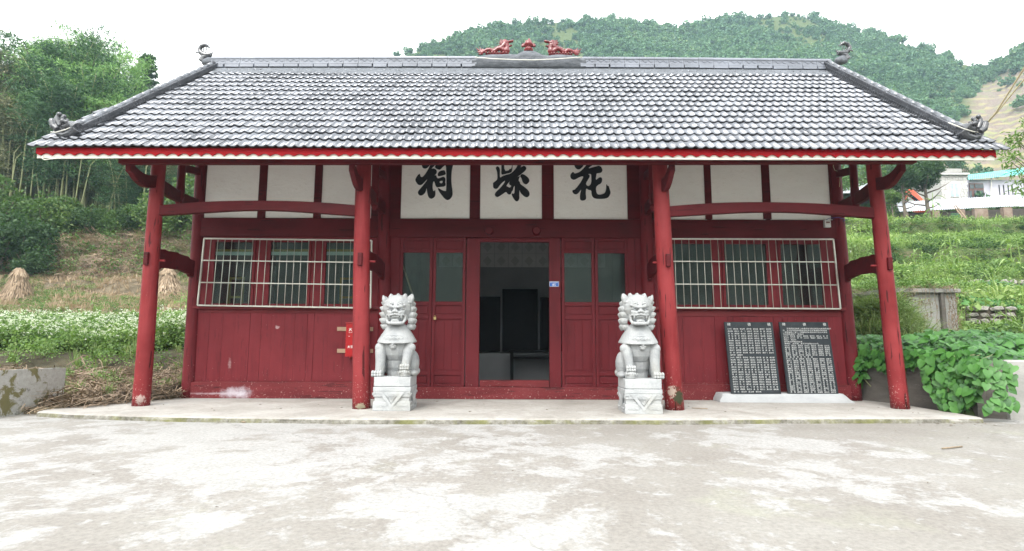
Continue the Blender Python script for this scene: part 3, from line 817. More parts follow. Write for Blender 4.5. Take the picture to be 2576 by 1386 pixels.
part('sill_beam', long_beam(xl1, xr0, DW - 0.06, 0.2, 0.0, zs_top, seed=2), 'wall_h', bevel=0.008)
part('sill_beam', long_beam(xr0, xr1, DW - 0.06, 0.2, 0.0, Z(1900, 968, DW - 0.06), seed=3), 'wall_h', bevel=0.008)
# lintel beams
for a, b_, s in ((xl0, xl1, 4), (xl1, xr0, 5), (xr0, xr1, 6)):
    part('lintel', long_beam(a, b_, DW - 0.03, 0.16, z_lint0, z_lint1, 10, 0.006, s), 'beam', bevel=0.008)
# plaster panels with timber posts, up to the roof
def plaster_panel(x0, x1, ym=480, Yf=DW + 0.012):
    xa, xb = X(x0, ym, Yf), X(x1, ym, Yf)
    mb = MB(); N, Mv = 22, 16; vs = []; fs = []
    for j in range(Mv + 1):
        for i in range(N + 1):
            u, v = i / N, j / Mv
            ex = (0.012 * mnoise.noise(Vector((v * 9, x0 * 0.1, 3))) + 0.006 * mnoise.noise(Vector((v * 37, x0 * 0.1, 3)))) if i in (0, N) else 0
            vs.append((xa + (xb - xa) * u + ex, Yf - 0.004 * mnoise.noise(Vector((u * 4 + x0, v * 3, 1))), z_lint1 + 0.0 + (z_pan1 - z_lint1) * v))
    for j in range(Mv):
        for i in range(N):
            a = j * (N + 1) + i; fs.append((a, a + 1, a + N + 2, a + N + 1))
    k = len(vs)
    mb.add(vs, fs)
    mb.add([(xa, Yf + 0.08, z_lint1), (xb, Yf + 0.08, z_lint1), (xb, Yf + 0.08, z_pan1), (xa, Yf + 0.08, z_pan1)], [(3, 2, 1, 0)])
    return mb
posts_l = [(497, 516), (650, 670), (790, 809), (935, 950)]
posts_r = [(1655, 1678), (1773, 1790), (1918, 1938), (2088, 2102)]
posts_c = [(948, 1009), (1182, 1208), (1363, 1393), (1578, 1640)]
for lst in (posts_l, posts_c, posts_r):
    for (a, b_) in lst:
        part('wall_post', rectw(MB(), a, b_, 372, 551, DW - 0.012, 0.10, 480), 'beam', bevel=0.006)
    for (a, b_), (c, d) in zip(lst[:-1], lst[1:]):
        pp = part('plaster_panel', plaster_panel(b_ - 3, c + 3), 'plaster')
        if lst is posts_c: CPAN = globals().setdefault('CPAN', []); CPAN.append(pp)
        bpy.context.view_layer.update()
# ---- side bay: dado of framed vertical boards, window zone
def side_bay(xa, xb, ymid, frames, wins, dado_top, dado_bot, sill_y, dash):
    Yf = DW
    zt = Z(ymid, sill_y, Yf); zb_ = 0.14
    # solid backing behind the boards
    part('dado_frame', MB().box(xa, xb, Yf + 0.014, Yf + 0.06, zb_, zt), 'wall_v')
    for (p0, p1, planks) in frames:
        z0, z1 = Z(p0, dado_bot, Yf), Z(p0, dado_top, Yf)
        ws = [rnd.uniform(0.8, 1.25) for _ in range(planks)]; S = sum(ws)
        x = X(p0, 880, Yf); xe = X(p1, 880, Yf)
        for w in ws:
            x2 = x + (xe - x) * 0 + (X(p1, 880, Yf) - X(p0, 880, Yf)) * w / S
            part('plank', MB().box(x + 0.0008, x2 - 0.0008, Yf - 0.001 + rnd.uniform(-.002, .002), Yf + 0.012, z0, z1), 'wall_v')
            x = x2
    # stiles and mitred rails around the plank fields
    edges = [xa]
    for (p0, p1, _) in frames: edges += [X(p0, 880, Yf) - 0.006, X(p1, 880, Yf) + 0.006]
    edges.append(xb)
    z0, z1 = Z(ymid, dado_bot, Yf) - 0.004, Z(ymid, dado_top, Yf) + 0.004
    for i in range(0, len(edges), 2):
        part('stile', MB().box(edges[i], edges[i + 1], Yf + 0.001, Yf + 0.0135, z0, z1), 'wall_v')
    part('rail', MB().box(xa, xb, Yf - 0.002, Yf + 0.0135, z1 + 0.003, zt - 0.001), 'wall_h', bevel=0.002)
    part('rail', MB().box(xa, xb, Yf - 0.002, Yf + 0.0135, zb_, z0 - 0.003), 'wall_h', bevel=0.002)
    part('window_sill', MB().box(xa, xb + 0.02, Yf - 0.07, Yf + 0.1, zt, zt + 0.055), 'wall_h', bevel=0.008)
    zw0, zw1 = zt + 0.055, z_lint0
    # mullion boards and window sashes
    xs = [xa] + [v for w in wins for v in (X(w[0], 690, Yf), X(w[1], 690, Yf))] + [xb]
    for i in range(0, len(xs), 2):
        part('mullion', MB().box(xs[i], xs[i + 1], Yf + 0.01, Yf + 0.07, zw0, zw1), 'wall_v', bevel=0.004)
    for w in wins:
        x0, x1 = X(w[0], 690, Yf), X(w[1], 690, Yf)
        f = 0.045
        sash = MB()
        sash.box(x0, x0 + f, Yf - 0.012, Yf + 0.03, zw0, zw1); sash.box(x1 - f, x1, Yf - 0.012, Yf + 0.03, zw0, zw1)
        sash.box(x0 + f, x1 - f, Yf - 0.012, Yf + 0.03, zw1 - 0.10, zw1); sash.box(x0 + f, x1 - f, Yf - 0.012, Yf + 0.03, zw0, zw0 + 0.045)
        s_ = part('window', sash, 'wall_v', bevel=0.003)
        s_g = MB().box(x0 + f - .002, x1 - f + .002, Yf + 0.012, Yf + 0.016, zw0 + 0.04, zw1 - 0.095).build('pane', 'glass', s_)
    return zw0, zw1
ZW = side_bay(xl0, xl1, 700, [(523, 625, 3), (654, 770, 4), (788, 905, 3)], [(531, 640), (672, 781), (812, 905)], 788, 958, 778, None)
ZWR = side_bay(xr0, xr1, 1900, [(1720, 1800, 2), (1833, 1950, 3), (1972, 2086, 3)], [(1682, 1797), (1818, 1936), (1960, 2074)], 797, 962, 781, None)

# ---- metal security grilles
def grille(name_xy, bars, rails, Yf):
    (x0, x1, yt0, yb0, yt1, yb1) = name_xy
    fr_ = MB()
    A, B, C_, D = P(x0[0], yt0, Yf), P(x1[0], yt1, Yf), P(x1[1], yb1, Yf), P(x0[1], yb0, Yf)
    w = 0.0135
    def bar(a, b_, r_, dy=0):
        a = a + Vector((0, dy, 0)); b_ = b_ + Vector((0, dy, 0))
        d = (b_ - a).normalized(); s = Vector((0, 1, 0)).cross(d) * r_; f_ = Vector((0, r_, 0))
        return [a - s - f_, a + s - f_, a + s + f_, a - s + f_, b_ - s - f_, b_ + s - f_, b_ + s + f_, b_ - s + f_]
    for a, b_ in ((A, B), (B, C_), (C_, D), (D, A)): fr_.hexa(bar(a, b_, w))
    g = part('window_grille', fr_, 'steel', bevel=0.003)
    for k in rails:
        MB().hexa(bar(A.lerp(D, k), B.lerp(C_, k), 0.0095, -0.006)).build('rail', 'steel', g)
    for i in range(1, bars):
        s = i / bars
        MB().tube([A.lerp(B, s), D.lerp(C_, s) + Vector((rnd.uniform(-.006, .006), 0, 0))], 0.0068, 8).build('bar', 'steel', g, smooth=True)
    return g
grille(((514, 497), (935, 932), 600, 768, 605, 775), 24, (0.33, 0.66), DW - 0.11)
grille(((1678, 1684), (2096, 2114), 601, 774, 602, 777), 23, (0.33, 0.66), DW - 0.11)

# ---- centre bay: four door leaves, jambs, threshold, lintel studs
Yd = DW + 0.0
zd0, zd1 = zs_top, z_lint0
def fbox(x0, x1, z0, z1, y0, y1): return MB().box(x0, x1, y0, y1, z0, z1)
def leaf(x0, x1):
    """one framed door leaf: upper panel, glass, middle panel, tall plank panel, bottom panel"""
    xa, xb = X(x0, 780, Yd), X(x1, 780, Yd)
    zz = lambda y: Z(1288, y, Yd)
    st = 0.055
    rails = [598, 605, 628, 636, 760, 767, 795, 803, 905, 958, 968, 975]
    f = MB()
    f.box(xa, xa + st, Yd, Yd + 0.045, zd0, zd1 - .001); f.box(xb - st, xb, Yd, Yd + 0.045, zd0, zd1 - .001)
    bands = [(598, 606), (627, 636), (759, 769), (792, 803), (936, 945), (966, 974)]
    for a, b_ in bands:
        za, zb_ = (zz(b_) if b_ != 974 else zd0), (zz(a) if a != 598 else zd1 - .001)
        f.box(xa + st, xb - st, Yd + 0.002, Yd + 0.043, za, zb_)
    lf = part('door_leaf', f, 'door', bevel=0.006)
    def panel(a, b_, inset, planks=1, raised=True):
        z0, z1 = zz(b_), zz(a)
        X0, X1 = xa + st, xb - st
        MB().box(X0, X1, Yd + 0.024, Yd + 0.03, z0, z1).build('panel', 'door', lf)
        if raised:
            n = planks; w = (X1 - X0 - 2 * inset) / n
            for i in range(n):
                MB().box(X0 + inset + w * i + .0015, X0 + inset + w * (i + 1) - .0015, Yd + 0.012, Yd + 0.0235, z0 + inset, z1 - inset).build('board', 'door', lf, bevel=0.004)
    panel(606, 627, 0.014); panel(769, 792, 0.02); panel(803, 936, 0.04, 3); panel(945, 966, 0.015)
    MB().box(xa + st - .002, xb - st + .002, Yd + 0.02, Yd + 0.024, zz(759.5), zz(635.5)).build('pane', 'glass', lf)
    return lf
for a, b_ in ((1003, 1086), (1087, 1170), (1413, 1497), (1498, 1582)): leaf(a, b_)
part('door_jamb', rectw(MB(), 1172, 1206, 599, 974, Yd - 0.015, 0.10, 780), 'door', bevel=0.006)
part('door_jamb', rectw(MB(), 1382, 1411, 599, 974, Yd - 0.015, 0.10, 780), 'door', bevel=0.006)
part('door_head', rectw(MB(), 1206.5, 1381.5, 599, 608, Yd - 0.012, 0.09), 'door', bevel=0.004)
part('threshold', rectw(MB(), 1206.5, 1381.5, 957, 973.5, Yd - 0.02, 0.12), 'wall_h', bevel=0.006)
part('wall_board', MB().box(xl1, X(1002.5, 780, Yd), Yd + 0.002, Yd + 0.05, zd0, zd1), 'door')
part('wall_board', MB().box(X(1582.5, 780, Yd), X(1600, 780, Yd) , Yd + 0.002, Yd + 0.05, zd0, zd1), 'door')
part('wall_board', MB().box(X(1601, 780, Yd), xr0, Yd + 0.004, Yd + 0.05, zd0, zd1), 'door')
for sx_ in (1231, 1349):
    c = P(sx_, 582, DW - 0.03)
    hexp = [(c.x + 0.078 * math.cos(a), c.y - 0.11, c.z + 0.078 * math.sin(a)) for a in [R(22.5 + 45 * k) for k in range(8)]]
    part('door_stud', MB().prism(hexp, (0, 0.12, 0)), 'beam', bevel=0.012)
# padlock on the left doors
pl_ = P(1094, 801, Yd - 0.03)
lk = MB(); lk.box(pl_.x - 0.022, pl_.x + 0.022, pl_.y - 0.012, pl_.y + 0.012, pl_.z - 0.02, pl_.z + 0.022)
lk.tube([(pl_.x - 0.014, pl_.y, pl_.z + 0.02), (pl_.x - 0.014, pl_.y, pl_.z + 0.045), (pl_.x, pl_.y, pl_.z + 0.055), (pl_.x + 0.014, pl_.y, pl_.z + 0.045), (pl_.x + 0.014, pl_.y, pl_.z + 0.02)], 0.004, 6)
lko = lk.build('padlock', 'gold'); tag(lko, 'small brass padlock on the pair of doors left of the doorway', 'padlock')

# ------------------------------------------------------------------ calligraphy (black ink painted on the plaster)
def ink(polys, holes, x0, name, label):
    cu = bpy.data.curves.new(name, 'CURVE'); cu.dimensions = '2D'; cu.fill_mode = 'BOTH'; cu.extrude = 0.002
    Yf = DW + 0.002
    me_all = None
    for pts in polys + holes:
        sp = cu.splines.new('POLY')
        q = [P((x0 + zx / 5.543) / 1.59, (640 + zy / 5.543) / 1.59, Yf) for zx, zy in pts]
        # round the corners once (Chaikin)
        for _ in range(1):
            q = [v for a, b_ in zip(q, q[1:] + q[:1]) for v in (a.lerp(b_, 0.25), a.lerp(b_, 0.75))]
        sp.points.add(len(q) - 1)
        for i, p in enumerate(q): sp.points[i].co = (p.x, p.z, 0, 1)
        sp.use_cyclic_u = True
    o = bpy.data.objects.new(name, cu); COL.objects.link(o)
    dg = bpy.context.evaluated_depsgraph_get(); dg.update()
    me = bpy.data.meshes.new_from_object(o.evaluated_get(dg)); bpy.data.objects.remove(o)
    og = ORG[HALL.name]
    for v in me.vertices:
        x, z, d = v.co.x, v.co.y, v.co.z
        v.co = (x - og.x, Yf + d - og.y, z - og.z)
    me.materials.clear(); me.materials.append(M['ink']); me.name = name
    ob = link_mesh(name, me, HALL)
    ob['label'] = label
    return ob
ink([[(480, 0), (480, 120), (500, 170), (540, 192), (590, 185), (630, 150), (672, 100), (700, 0)],
     [(790, 0), (720, 30), (690, 80), (660, 130), (620, 215), (560, 310), (500, 380), (455, 372), (440, 290), (380, 350), (338, 430), (345, 470), (390, 540), (440, 560), (490, 545), (560, 470), (612, 420), (570, 490), (480, 600), (400, 690), (395, 740), (430, 785), (480, 790), (540, 750), (575, 690), (588, 615), (600, 700), (620, 800), (650, 845), (700, 863), (760, 830), (788, 770), (780, 645), (760, 690), (735, 685), (718, 600), (730, 500), (750, 465), (770, 500), (790, 580), (830, 612), (850, 600), (1005, 585), (1015, 520), (1000, 500), (1012, 425), (985, 375), (950, 370), (880, 400), (825, 410), (800, 330), (755, 345), (800, 310), (820, 260), (800, 210), (750, 185), (690, 195), (740, 150), (790, 100), (840, 0)],
     [(860, 0), (820, 80), (765, 150), (800, 190), (865, 218), (900, 205), (960, 140), (1018, 105), (1027, 300), (1029, 520), (1024, 680), (1005, 692), (930, 670), (860, 622), (832, 628), (850, 670), (900, 750), (990, 860), (1050, 893), (1110, 870), (1165, 790), (1165, 690), (1145, 560), (1135, 400), (1150, 200), (1185, 90), (1200, 0)],
     [(840, 290), (880, 245), (985, 220), (1008, 270), (1018, 318), (940, 345), (850, 362), (835, 340)]],
    [[(878, 468), (945, 455), (945, 495), (920, 522), (880, 505)]], 1600, 'calligraphy', 'black brush character for ancestral shrine')
ink([[(497, 430), (495, 300), (480, 230), (455, 175), (490, 135), (530, 150), (555, 210), (550, 310), (553, 400), (610, 355), (700, 325), (790, 302), (880, 220), (930, 150), (975, 0), (1080, 0), (1000, 170), (1050, 145), (1075, 125), (1120, 140), (1143, 190), (1110, 240), (1040, 300), (925, 385), (995, 352), (990, 375), (960, 455), (995, 490), (1000, 530), (1100, 600), (1180, 670), (1215, 740), (1200, 800), (1150, 830), (1090, 810), (1000, 720), (988, 650), (980, 760), (985, 870), (935, 925), (880, 895), (830, 810), (810, 770), (825, 735), (870, 755), (880, 640), (880, 565), (855, 600), (840, 670), (810, 700), (800, 750), (760, 770), (715, 745), (690, 700), (620, 750), (560, 790), (495, 828), (450, 800), (433, 760), (470, 700), (560, 620), (650, 510), (670, 450), (600, 500), (540, 570), (500, 630), (450, 645), (400, 610), (400, 540), (395, 510), (450, 470)],
     [(580, 0), (585, 200), (580, 300), (600, 328), (680, 308), (780, 286), (826, 250), (838, 0), (818, 0), (816, 190), (760, 200), (755, 230), (650, 250), (645, 0)],
     [(1000, 370), (1030, 400), (1050, 480), (1090, 530), (1140, 543), (1190, 500), (1208, 460), (1190, 400), (1120, 340), (1045, 305), (1010, 330)]],
    [[(685, 575), (790, 445), (752, 500), (762, 548), (810, 570), (770, 618), (725, 590)]], 1900, 'calligraphy', 'black brush character for county')
ink([[(470, 0), (480, 120), (515, 185), (570, 213), (620, 195), (680, 140), (745, 0)],
     [(1080, 0), (800, 0), (750, 110), (700, 170), (620, 255), (540, 290), (480, 300), (460, 255), (420, 290), (392, 330), (400, 400), (450, 438), (500, 435), (600, 375), (690, 355), (660, 430), (600, 530), (520, 630), (480, 665), (450, 660), (437, 700), (470, 750), (520, 765), (560, 745), (600, 700), (640, 640), (610, 760), (605, 850), (625, 895), (680, 903), (735, 880), (748, 840), (735, 740), (745, 620), (800, 665), (860, 670), (865, 770), (900, 835), (970, 862), (1130, 862), (1230, 840), (1275, 770), (1288, 710), (1265, 640), (1245, 570), (1225, 580), (1192, 520), (1188, 660), (1160, 735), (1080, 765), (1010, 768), (975, 730), (958, 610), (1010, 550), (1070, 525), (1100, 470), (1100, 400), (1060, 378), (1020, 395), (955, 455), (970, 330), (980, 295), (1040, 290), (1090, 275), (1110, 220), (1080, 150), (1030, 122), (950, 145), (780, 195), (850, 130), (980, 80)]],
    [[(785, 312), (845, 305), (860, 335), (862, 520), (800, 585), (755, 560), (738, 520), (790, 430), (828, 365), (820, 330)]], 2210, 'calligraphy', 'black brush character for flower')

# ------------------------------------------------------------------ rooms behind the wall
YBK = DW + 3.3
zce = 3.75
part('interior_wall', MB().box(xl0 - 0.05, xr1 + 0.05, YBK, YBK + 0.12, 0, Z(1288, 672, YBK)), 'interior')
# patterned frieze tiles high on the back wall
zf0 = Z(1288, 672, YBK); tw = (X(1381, 640, YBK) - X(1207, 640, YBK)) / 5.0
fx0 = X(1209, 640, YBK) - tw * 3
for r_ in range(2):
    hh = tw * 0.98
    for i in range(12):
        x = fx0 + tw * i; z0 = zf0 + hh * r_
        tl_ = part('frieze_tile', MB().box(x + 0.004, x + tw - 0.004, YBK - 0.01, YBK + 0.1, z0 + 0.004, z0 + hh - 0.004), 'interior_tile', bevel=0.003)
        c = Vector((x + tw / 2, YBK - 0.012, z0 + hh * (0.45 if r_ == 0 else 0.5)))
        d = MB()
        for k, s in ((0, 1.0), (1, 0.5)):
            r2 = tw * 0.33 * s
            d.prism([(c.x - r2, c.y - 0.002 * k, c.z), (c.x, c.y - 0.002 * k, c.z - r2 * 1.1), (c.x + r2, c.y - 0.002 * k, c.z), (c.x, c.y - 0.002 * k, c.z + r2 * 1.1)], (0, 0.006, 0))
        d.build('tile_pattern', mat_pat if 'mat_pat' in globals() else M.setdefault('frieze_dark', mat_simple('frieze_pattern', (0.33, 0.325, 0.32), (0.37, 0.36, 0.355), 9, 0.6, 0.0)), tl_)
part('interior_wall', MB().box(xl0 - 0.05, xr1 + 0.05, YBK + 0.02, YBK + 0.12, zf0, 4.4), 'interior')
for xx in (xl1, xr0):
    part('interior_wall', MB().box(xx - 0.06, xx + 0.06, DW + 0.16, YBK, 0, 4.6), 'interior')
part('end_wall', MB().box(xl0 - 0.10, xl0 + 0.02, DW + 0.1, YBK + 0.1, 0, 4.7), 'wall_v')
part('end_wall', MB().box(xr1 - 0.02, xr1 + 0.10, DW + 0.1, YBK + 0.1, 0, 4.7), 'wall_v')
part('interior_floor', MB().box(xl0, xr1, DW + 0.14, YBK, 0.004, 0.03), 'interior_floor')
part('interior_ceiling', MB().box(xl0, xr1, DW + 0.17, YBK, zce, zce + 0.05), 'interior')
# ================================================================== ROOF
XE_L, XE_R = X(50, 375, RY0), X(2545, 379, RY0)          # tile corners at the eave
XR_L, XR_R = X(540, 175, RYR - 0.2), X(2078, 172, RYR - 0.2)
zr = roof_z(RYR)
deck = MB()
def slab(x0a, x1a, ya, za, x0b, x1b, yb, zb_, th):
    deck.hexa([(x0a, ya, za - th), (x1a, ya, za - th), (x1b, yb, zb_ - th), (x0b, yb, zb_ - th), (x0a, ya, za), (x1a, ya, za), (x1b, yb, zb_), (x0b, yb, zb_)])
slab(XE_L + 0.30, XE_R - 0.30, RY0 + 0.05, RZ0 - 0.06 + 0.05 * SL, XR_L, XR_R, RYR, zr - 0.06, 0.05)
slab(XR_L, XR_R, RYR, zr - 0.06, XE_L + 0.3, XE_R - 0.3, 2 * RYR - RY0, RZ0 - 0.06, 0.05)
M['deck'] = mat_simple('roof_boarding', (0.24, 0.17, 0.12), (0.34, 0.25, 0.18), 6, 0.8, 0.2)
ROOF = part('roof', deck, 'deck')
for sx_ in (xl0 - 0.04, xr1 + 0.04):      # triangular gable infill
    MB().prism([(sx_ - 0.05, DW + 0.1, 4.0), (sx_ - 0.05, 13.2, 4.0), (sx_ - 0.05, RYR, zr - 0.2)], (0.1, 0, 0)).build('gable_wall', 'plaster', ROOF)

TW, EXPO, TL = 0.2795, 0.305, 0.375
prof = []
for u in (0, .05, .09, .13, .17, .33, .37, .41, .45, .5, .55, .59, .63, .67, .83, .87, .91, .95, 1.0):
    s_ = abs(((u * 2 + 0.5) % 1.0) - 0.5)
    hgt = 0.024 * max(0.0, math.cos(math.pi * min(s_, 0.34) / 0.68)) ** 1.6
    prof.append((u * (TW + 0.012), hgt))
def tile_mesh(name, w0=0.0, w1=1.0):
    vs = []; fs = []
    P_ = [(x, h) for x, h in prof if w0 - 1e-6 <= x / (TW + 0.012) <= w1 + 1e-6]
    n = len(P_); c40, s40 = math.cos(R(40)), math.sin(R(40))
    def tr(x, u, h):      # u up the slope, h off the slope
        return (x, u * c40 - h * s40, u * s40 + h * c40)
    th = 0.0155
    lift0, lift1 = 0.027, 0.0     # the lower end rides on the tile below
    for top in (1, 0):
        for u, lf in ((0.0, lift0), (TL, lift1)):
            for x, h in P_: vs.append(tr(x, u, h + lf + (th if top else 0)))
    for k in range(n - 1):
        fs.append((k, k + 1, n + k + 1, n + k)); fs.append((2 * n + k + 1, 2 * n + k, 3 * n + k, 3 * n + k + 1))
        fs.append((2 * n + k, 2 * n + k + 1, k + 1, k))
    fs.append((0, n, 3 * n, 2 * n)); fs.append((n - 1, 3 * n - 1 + n - n, 3 * n - 1, 2 * n - 1) if False else (n - 1, 3 * n - 1, 4 * n - 1, 2 * n - 1))
    me = bpy.data.meshes.new(name); me.from_pydata(vs, [], fs); me.materials.append(M['tile']); me.materials.append(M['tile_edge_shade'])
    sm = [False] * len(me.polygons)
    for i in range(n - 1): sm[i * 3] = True; sm[i * 3 + 1] = True
    me.polygons.foreach_set('use_smooth', sm)
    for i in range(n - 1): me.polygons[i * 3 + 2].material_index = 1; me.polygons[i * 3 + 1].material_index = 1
    me.update(); return me
tile_full = tile_mesh('roof_tile'); tile_half = tile_mesh('roof_tile_half', 0.0, 0.5)
og = ORG[HALL.name]
NR = 16
spots = []
c40, s40 = math.cos(R(40)), math.sin(R(40))
phase = X(1288, 373, RY0) - 0.11
for r_ in range(NR):
    u = r_ * EXPO; yy = RY0 + u * c40; zz_ = RZ0 - 0.03 + u * s40
    f = min(1.0, u / ((RYR - RY0) / c40))
    xa = XE_L + (XR_L - XE_L) * f; xb = XE_R + (XR_R - XE_R) * f
    k0 = math.floor((xa - phase) / TW); k = k0
    while phase + k * TW < xb - 0.02:
        x0 = phase + k * TW
        if x0 >= xa - 0.02 or (x0 + TW / 2 > xa):
            spots.append((r_, x0, yy, zz_, tile_half if x0 + TW > xb + 0.06 else tile_full))
        k += 1
spots.sort(key=lambda s: s[0])
rest_v = []; rest_f = []; rest_m = []; rest_s = []
full_s = [p.use_smooth for p in tile_full.polygons]; half_s = [p.use_smooth for p in tile_half.polygons]
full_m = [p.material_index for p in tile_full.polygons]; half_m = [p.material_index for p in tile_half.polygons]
ntile = 0
full_np = np.array([v.co[:] for v in tile_full.vertices]); full_fs = [tuple(p.vertices) for p in tile_full.polygons]
for (r_, x0, yy, zz_, me_) in spots:
    jx, jz = rnd.gauss(0, 0.004), abs(rnd.gauss(0, 0.004)); jr = rnd.gauss(0, 0.009)
    sagy = 0.018 * mnoise.noise(Vector((x0 * 0.5, r_ * 0.4, 2)))
    loc = Vector((x0 + jx, yy + sagy * 0.5, zz_ + jz + sagy * 0.4))
    if ntile < 299:
        o = link_mesh('tile', me_, ROOF, loc - og, (jr * 0.7, jr, jr)); ntile += 1
    else:
        n0 = len(rest_v)
        co = full_np if me_ is tile_full else np.array([v.co[:] for v in tile_half.vertices])
        ffs = full_fs if me_ is tile_full else [tuple(p.vertices) for p in tile_half.polygons]
        rest_v.extend((co @ np.array([[1, jr, -jr], [-jr, 1, 0], [jr, 0, 1]]) + np.array(loc - og)).tolist())
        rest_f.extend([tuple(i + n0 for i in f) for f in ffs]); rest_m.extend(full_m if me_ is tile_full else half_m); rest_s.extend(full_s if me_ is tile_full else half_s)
me = bpy.data.meshes.new('upper_tiles'); me.from_pydata(rest_v, [], rest_f); me.materials.append(M['tile']); me.materials.append(M['tile_edge_shade']); me.polygons.foreach_set('material_index', rest_m)
me.polygons.foreach_set('use_smooth', rest_s); me.update()
o = link_mesh('upper_tiles', me, ROOF); o['kind'] = 'stuff'
# back slope: corrugated sheet of the same tiles, seen by nobody in front
bk = MB(); vs = []; fs = []
nb = 220
for j in range(14):
    s = j / 13; yb_ = RYR + (RYR - RY0) * s; zb_ = roof_z(RYR - (RYR - RY0) * s) 
    xa = XR_L + (XE_L - XR_L) * s; xb = XR_R + (XE_R - XR_R) * s
    for i in range(nb + 1):
        x = xa + (xb - xa) * i / nb
        vs.append((x, yb_, zb_ + 0.015 * math.cos(x * 2 * math.pi / TW * 2)))
fs = [(j * (nb + 1) + i, j * (nb + 1) + i + 1, (j + 1) * (nb + 1) + i + 1, (j + 1) * (nb + 1) + i) for j in range(13) for i in range(nb)]
bk.add(vs, fs).build('back_tiles', 'tile', ROOF, smooth=True)['kind'] = 'stuff'

# ---- ridge: mortar bed, stretcher bricks, patterned ridge tiles and round cap
RT_L, RT_R = X(538, 155, RYR), X(2083, 150, RYR)
def ridge_top(x):     # measured top line of the ridge, slightly hogged
    t_ = (x - RT_L) / (RT_R - RT_L)
    return Z(1288, 148, RYR) + 0.0 - 0.03 * (2 * t_ - 1) ** 2
mbm = MB(); vs = []; fs = []; n = 120
for i in range(n + 1):
    x = RT_L + (RT_R - RT_L) * i / n; w = 0.02 * mnoise.noise(Vector((x * 2, 0, 0)))
    zt = ridge_top(x)
    row = [(x, RYR - 0.40 + w, roof_z(RYR - 0.40) + 0.03 + w * 0.4), (x, RYR - 0.19, roof_z(RYR - 0.2) + 0.07 + w * 0.3), (x, RYR - 0.10, zt - 0.25), (x, RYR - 0.06, zt - 0.06), (x, RYR + 0.06, zt - 0.06), (x, RYR + 0.10, zt - 0.25), (x, RYR + 0.30, roof_z(RYR - 0.3) + 0.02)]
    vs += row
k = 7
fs = [(i * k + j, (i + 1) * k + j, (i + 1) * k + j + 1, i * k + j + 1) for i in range(n) for j in range(k - 1)] + [tuple(range(k)), tuple(n * k + q for q in range(k - 1, -1, -1))]
mbm.add(vs, fs).build('ridge_bed', 'mortar', ROOF, angle=50)
NT = 42; wt = (RT_R - RT_L) / NT
scroll_cache = {}
def scroll_relief(mb, x, y, z, w, h):
    """raised S-scroll band"""
    pts = []
    for q in range(13):
        s = q / 12
        pts.append((x + 0.1 * w + 0.8 * w * s, y, z + h * 0.32 * math.sin(s * 4 * math.pi)))
    mb.tube(pts, 0.007, 4)
def ridge_tile_mesh(w):
    m_ = MB(); hh = 0.19
    m_.box(0.003, w - 0.003, -0.045, 0.045, 0.02, hh - 0.06)
    m_.box(0.003, w - 0.003, -0.062, 0.062, 0.0, 0.03)
    m_.box(0.003, w - 0.003, -0.058, 0.058, hh - 0.065, hh - 0.045)
    scroll_relief(m_, 0, -0.047, hh * 0.42, w, 0.07)
    m_.tube([(0.002, 0, hh - 0.035), (w - 0.002, 0, hh - 0.035)], 0.043, 10)
    return m_.mesh('ridge_tile', 'ridge_tile')
rtm = ridge_tile_mesh(wt)
x_m0, x_m1 = X(1195, 150, RYR), X(1468, 150, RYR)
for i in range(NT):
    x = RT_L + wt * i; zt = ridge_top(x + wt / 2)
    if x_m0 - 0.1 < x < x_m1 - wt + 0.1: continue
    s = (ridge_top(x + wt) - ridge_top(x)) / wt
    link_mesh('ridge_tile', rtm, ROOF, Vector((x, RYR - 0.075, zt - 0.185)) - og, (rnd.gauss(0, .01), -math.atan(s), rnd.gauss(0, .008)))
    if True:
        bw = wt * rnd.uniform(0.9, 0.98)
        b_ = MB().box(x + 0.005, x + bw, RYR - 0.16, RYR - 0.10, zt - 0.262 + rnd.gauss(0, .003), zt - 0.20)
        b_.build('brick', 'ridge_tile', ROOF, bevel=0.004)
# mortar hump that carries the dragons
def hump(x0, x1, prof_px, yb):
    vs = []; fs = []; n = 70; mb_ = MB()
    for i in range(n + 1):
        s = i / n; pxx = x0 + (x1 - x0) * s
        yy = np.interp(pxx, [p[0] for p in prof_px], [p[1] for p in prof_px])
        x = X(pxx, 140, RYR - 0.08); zt = Z(pxx, yy, RYR - 0.08); w = 0.018 * mnoise.noise(Vector((x * 5, 2, 1))); w2 = 0.02 * mnoise.noise(Vector((x * 6, 5, 1)))
        zb_ = ridge_top(x) - 0.27
        hh = zt - zb_
        vs += [(x, RYR - 0.17 + w2, zb_), (x, RYR - 0.13 + w, zb_ + hh * 0.45), (x, RYR - 0.155 + w2, zb_ + hh * 0.62), (x, RYR - 0.14 + w, zb_ + hh * 0.9), (x, RYR - 0.07, zt + w * 0.6), (x, RYR + 0.07, zt + w * 0.6), (x, RYR + 0.14 - w, zb_ + hh * 0.7), (x, RYR + 0.15, zb_)]
    k = 8
    fs = [(i * k + j, (i + 1) * k + j, (i + 1) * k + (j + 1) % k, i * k + (j + 1) % k) for i in range(n) for j in range(k)] + [tuple(range(k)), tuple(n * k + q for q in range(k - 1, -1, -1))]
    return mb_.add(vs, fs)
hump(1188, 1472, [(1188, 152), (1205, 143), (1230, 137), (1285, 136), (1300, 137), (1312, 130), (1318, 127), (1342, 127), (1350, 130), (1365, 138), (1380, 140), (1400, 137), (1435, 139), (1455, 143), (1472, 152)], 0).build('ornament_bed', 'mortar', ROOF, smooth=True)
MB().tube([P(x, y, RYR - 0.22) for x, y in [(1195, 144), (1240, 148), (1290, 150), (1340, 151), (1390, 149), (1465, 144)]], 0.012, 8).build('ridge_conduit', 'pipe', ROOF, smooth=True)

